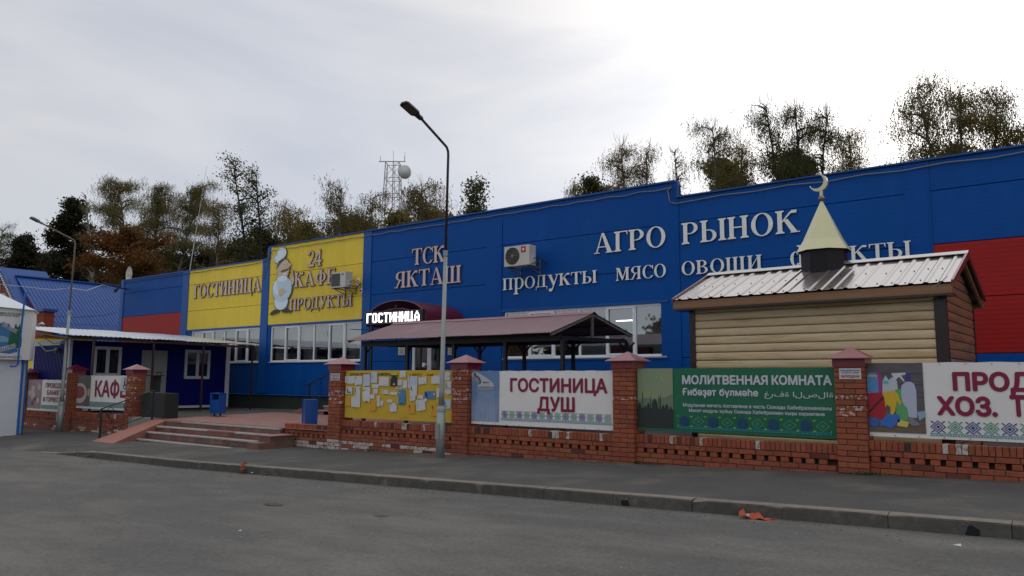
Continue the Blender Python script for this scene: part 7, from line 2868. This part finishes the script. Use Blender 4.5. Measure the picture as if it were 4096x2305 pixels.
def tree(base, H__, wid, sort, label, m, bark, seed, dens=1.0, lean=0.0, leaf=.13, bare=0.0, low=.25, group=None, stems=1, cat='tree'):
    rr = random.Random(seed)
    if sort == 'birch':
        dens = dens * max(1.0, (wid / 5.5)) ** .55
    t = thing('birch_tree' if sort == 'birch' else ('maple_tree' if sort == 'maple' else ('bare_tree' if sort == 'bare' else 'broadleaf_tree')), base, label, cat, group or 'trees behind the market')
    tr = MB().use(bark, True)
    br = MB().use(bark, True)
    tw_ = MB().use(bark, True)
    cents = []
    B = Vector(base)
    lx, ly = math.cos(R(36.9)), math.sin(R(36.9))      # across the line of sight
    for s_ in range(stems):
        off = (s_ - (stems - 1) / 2) * wid * .22
        hs = H__ * (1 - .1 * rr.random() if s_ else 1)
        top = B + Vector((lx * (off * 1.8 + lean * hs), ly * (off * 1.8 + lean * hs), hs))
        pts = []
        for i in range(9):
            tt = i / 8
            p = B.lerp(top, tt)
            bend = math.sin(tt * math.pi) * lean * hs * -.25
            p += Vector((lx * bend + rr.uniform(-.12, .12) * tt, ly * bend + rr.uniform(-.12, .12) * tt, 0))
            pts.append(p)
        r0 = H__ * .011 + .02
        tr.tube(pts, r0, 8, r0 * .16)
        if bare:
            for q_ in range(26):
                a_ = rr.uniform(0, 6.28)
                b0_ = pts[rr.choice((6, 7, 7, 8))]
                sp_ = wid * rr.uniform(.02, .2) / stems ** .5
                e_ = b0_ + Vector((math.cos(a_) * sp_, math.sin(a_) * sp_, rr.uniform(.08, .26) * wid))
                m_ = b0_.lerp(e_, .5) + Vector((math.cos(a_) * .2, math.sin(a_) * .2, -.1))
                tw_.tube([b0_, m_, e_], .022, 3, .008, cap=False)
                tw_.tube([m_, m_ + Vector((rr.uniform(-.5, .5), rr.uniform(-.5, .5), rr.uniform(.4, .9)))], .012, 3, .006, cap=False)
        nb_ = int(40 / stems ** .5 * (1.0 if sort != 'birch' else max(1.0, wid / 5.0)))
        for i in range(nb_):
            tt = low + (1 - low) * ((i + rr.random()) / nb_)
            k_ = min(7, int(tt * 8))
            p = pts[k_].lerp(pts[k_ + 1], tt * 8 - k_)
            az = rr.uniform(0, 2 * math.pi)
            prof = {'birch': math.sin(min(1, (tt - low) / (1 - low) + .12) * math.pi * .86) ** .7, 'oak': 1.05 - .6 * tt, 'maple': math.sin(max(.1, (tt - low * .6) / (1 - low * .6)) * math.pi * .9) ** .6, 'bare': .8 * (1 - tt) + .3, 'dense': 1.05 - .75 * tt}.get(sort, .7)
            L = wid * .5 * prof * (rr.uniform(.35, 1.2) if sort == 'birch' else rr.uniform(.75, 1.2)) / (stems ** .35)
            rise = {'birch': .75, 'oak': .8, 'maple': .45, 'bare': 1.2, 'dense': .35}[sort]
            q = [p]
            segs = 5
            dv = Vector((math.cos(az), math.sin(az), rise * rr.uniform(.6, 1.3)))
            dv.normalize()
            for sgm in range(segs):
                q.append(q[-1] + dv * L / segs * 1.1)
                dv = (dv + Vector((rr.uniform(-.22, .22), rr.uniform(-.22, .22), rr.uniform(-.2, .12) - (.16 if sort == 'birch' else 0)))).normalized()
            br.tube(q, r0 * .36, 5, .012, cap=False)
            sub = []
            for sgm in range(1, segs + 1):
                for _ in range(2 if sort != 'bare' else 3):
                    a2 = az + rr.uniform(-1.4, 1.4)
                    d2 = Vector((math.cos(a2), math.sin(a2), rr.uniform(-.1, .8))).normalized()
                    l2 = L * rr.uniform(.16, .36)
                    m2 = q[sgm] + d2 * l2 * .5
                    e2 = m2 + (d2 + Vector((0, 0, -.25 if sort == 'birch' else .15))) * l2 * .5
                    tw_.tube([q[sgm], m2, e2], .018, 3, .007, cap=False)
                    sub += [m2, e2]
            if sort == 'bare':
                continue
            if rr.random() < bare:
                continue
            nodes = sub + q[2:]
            for nd in nodes:
                if sort == 'birch':
                    for _ in range(max(1, int(4.9 * dens))):
                        if rr.random() < .25:
                            continue
                        c0 = nd + Vector((rr.gauss(0, .5), rr.gauss(0, .5), rr.gauss(.05, .35)))
                        ln = rr.uniform(.2, 1.0)
                        kk = int(ln / .12) + 1
                        dx, dy = rr.gauss(0, .08), rr.gauss(0, .08)
                        for j in range(kk):
                            cents.append((c0.x + dx * j / kk + rr.gauss(0, .07), c0.y + dy * j / kk + rr.gauss(0, .07), c0.z - ln * j / kk))
                else:
                    sg = {'maple': .5, 'oak': .42, 'dense': .6}[sort]
                    for _ in range(int({'maple': 26, 'oak': 16, 'dense': 40}[sort] * dens)):
                        cents.append((nd.x + rr.gauss(0, sg), nd.y + rr.gauss(0, sg), nd.z + rr.gauss(0, sg * .7)))
    tr.build('trunk', t)
    kind(br.build('branches', t), 'stuff')
    if sort != 'dense':
        kind(tw_.build('twigs', t), 'stuff')
    if cents:
        me = leaf_mesh('crown', cents, m, leaf if sort != 'birch' else (.075 if base[1] < 55 else .068), sort == 'birch', seed)
        put('crown', me, t)
        global LEAFN
        LEAFN += len(cents)
    return t


def at(px_, Yd):
    p = PY(px_, 1500, Yd)
    return p.x


def plant(px_, topy, widpx, Yd, sort, m, bark, label, seed, **k):
    """a tree at depth Yd seen at column px_ with its top at row topy; width in photograph pixels"""
    top = PY(px_, topy, Yd)
    dist = (top - EYE).dot(fwd)
    W_ = widpx / FPX * dist
    H_t = top.z + .4 - .10 * W_
    return tree((top.x, Yd, -.4), H_t, W_, sort, label, m, bark, seed, **k)


TR = [
    # px, top row, width px, depth, sort, leaves, bark, label, extra
    (640, 690, 420, 52, 'birch', L_olive, M_bark, 'tallest drooping birch behind the left end of the market', dict(dens=1.5, stems=3, low=.15)),
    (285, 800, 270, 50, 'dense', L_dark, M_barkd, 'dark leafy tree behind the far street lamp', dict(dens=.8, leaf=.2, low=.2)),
    (420, 765, 150, 51, 'bare', L_dark, M_bark, 'leafless pale tree leaning left beside the tallest birch', dict(lean=-.10)),
    (540, 925, 330, 44, 'maple', L_orange, M_barkd, 'rust-orange maple in front of the tallest birch', dict(dens=1.2, leaf=.16, low=.15)),
    (880, 800, 190, 50, 'birch', L_brown, M_bark, 'narrow birch right of the tallest birch', dict(dens=1.3)),
    (1065, 635, 230, 46, 'oak', L_green, M_barkd, 'dark forked tree leaning left above the yellow panels', dict(lean=-.095, stems=2, dens=.42, low=.4, leaf=.10)),
    (1165, 815, 210, 50, 'birch', L_yellow, M_bark, 'yellowing birch right of the dark forked tree', dict(dens=1.3)),
    (1365, 735, 230, 50, 'birch', L_olive, M_bark, 'tall ragged birch left of the radio mast', dict(dens=1.3, bare=.15)),
    (1490, 775, 170, 52, 'birch', L_brown, M_bark, 'brownish birch touching the radio mast', dict(dens=1.2)),
    (1690, 735, 270, 49, 'birch', L_brown, M_bark, 'broad brown birch between radio mast and lamp post', dict(dens=1.6, bare=.15)),
    (1895, 728, 110, 44, 'oak', L_green, M_barkd, 'small green tree standing alone right of the lamp post', dict(dens=.55, low=.3, leaf=.10)),
    (2290, 735, 110, 66, 'birch', L_yellow, M_bark, 'low yellowish tree top above the middle of the roof', dict(dens=1.2)),
    (2385, 725, 120, 68, 'maple', L_green, M_barkd, 'low round green tree top above the middle of the roof', dict(dens=1.0)),
    (2535, 565, 260, 63, 'birch', L_brown, M_bark, 'rounded birch left of the roof step', dict(dens=1.5, bare=.08, stems=2)),
    (2700, 600, 130, 65, 'birch', L_brown, M_bark, 'thin sparse birch behind the roof step', dict(dens=.5, bare=.35)),
    (2905, 490, 310, 60, 'birch', L_olive, M_bark, 'wide birch with bare top right of the roof step', dict(dens=1.5, bare=.2, stems=2)),
    (3185, 400, 300, 58, 'birch', L_green, M_barkd, 'tall dark tree with bare twiggy top behind the crescent', dict(dens=1.9, bare=.2, stems=3, low=.25)),
    (3400, 520, 190, 59, 'birch', L_brown, M_bark, 'backlit birch right of the crescent', dict(dens=1.2)),
    (3570, 650, 120, 60, 'birch', L_yellow, M_bark, 'small thin tree top in the bright gap', dict(dens=.8)),
    (3830, 320, 400, 55, 'birch', L_olive, M_bark, 'tallest many-stemmed birch at the right', dict(dens=1.7, stems=3, bare=.1)),
    (4085, 500, 180, 56, 'birch', L_brown, M_bark, 'birch cut by the right edge of the view', dict(dens=1.2)),
    (10, 905, 170, 56, 'birch', L_green, M_bark, 'tree top at the left edge of the view', dict(dens=1.2)),
    (95, 945, 150, 54, 'dense', L_dark, M_barkd, 'low dark tree beside the left edge', dict(dens=.9, leaf=.2)),
]
for i, (px_, ty_, wp, Yd, so, m, bk, lab, ex) in enumerate(TR):
    plant(px_, ty_, wp, Yd, so, m, bk, lab, 100 + i, **ex)
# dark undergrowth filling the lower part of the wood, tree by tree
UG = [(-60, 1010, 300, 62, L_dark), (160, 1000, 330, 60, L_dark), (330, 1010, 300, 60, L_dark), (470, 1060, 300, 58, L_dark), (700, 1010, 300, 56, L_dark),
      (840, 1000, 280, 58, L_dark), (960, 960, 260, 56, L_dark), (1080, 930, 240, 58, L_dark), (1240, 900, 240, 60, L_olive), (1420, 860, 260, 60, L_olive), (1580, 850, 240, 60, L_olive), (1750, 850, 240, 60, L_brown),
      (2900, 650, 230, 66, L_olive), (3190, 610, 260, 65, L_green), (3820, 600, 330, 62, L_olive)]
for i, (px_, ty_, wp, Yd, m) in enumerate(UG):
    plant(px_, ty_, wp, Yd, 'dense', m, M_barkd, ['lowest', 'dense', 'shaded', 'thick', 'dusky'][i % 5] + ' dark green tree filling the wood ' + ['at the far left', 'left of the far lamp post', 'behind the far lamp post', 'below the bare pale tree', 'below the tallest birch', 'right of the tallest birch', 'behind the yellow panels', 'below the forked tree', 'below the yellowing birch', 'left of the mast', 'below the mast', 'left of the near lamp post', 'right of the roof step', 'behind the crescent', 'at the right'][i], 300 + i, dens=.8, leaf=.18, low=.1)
print('leaves', LEAFN)

# ---------------------------------------------------------------- across the road, behind the viewer: seen only in the window panes
pv = thing('market_pavilion', (-14, -24, 0), 'long low pavilion with maroon front and pale roof across the road, reflected in the windows', 'building')
MB().use(M_shelfr).box((-60, -26, -.6), (40, -25, 3.0)).build('front_wall', pv)
MB().use(mat('dark_shopfront', (.02, .035, .03), rough=.4)).box((-60, -24.99, -.6), (40, -24.9, 1.6)).build('shopfront', pv)
MB().use(M_white).box((-60.5, -33, 3.0), (40.5, -24.6, 3.3)).build('roof', pv)
for i in range(9):
    tree((-58 + i * 11.5, -36 - (i % 3) * 3, -.5), 6.0 + (i * 37 % 5) * .35, 8, 'maple', ['rust', 'olive', 'amber', 'brown', 'dark', 'golden', 'thin', 'broad', 'low'][i] + ' tree behind the pavilion across the road', (L_orange, L_yellow, L_brown)[i % 3], M_barkd, 700 + i, dens=.35, leaf=.32, group='trees across the road')

gm_ = MB()
for i in range(900):
    x_ = rnd.uniform(-18, 2)
    y_ = KY - abs(rnd.gauss(0, .35)) - .01 if i % 2 else rnd.uniform(3.2, 8)
    r_ = rnd.uniform(.004, .013)
    z_ = g(x_) - 0.135 - 0.012 * max(0, min(1, (8.15 - y_) / 8))
    gm_.use((M_kerbtop, M_kerb, M_conc, M_kerb)[i % 4])
    gm_.add([(x_ - r_, y_ - r_, z_), (x_ + r_, y_ - r_ * .6, z_), (x_, y_ + r_, z_), (x_, y_, z_ + r_)], [(0, 1, 3), (1, 2, 3), (2, 0, 3)])
kind(gm_.build('grit'), 'stuff')
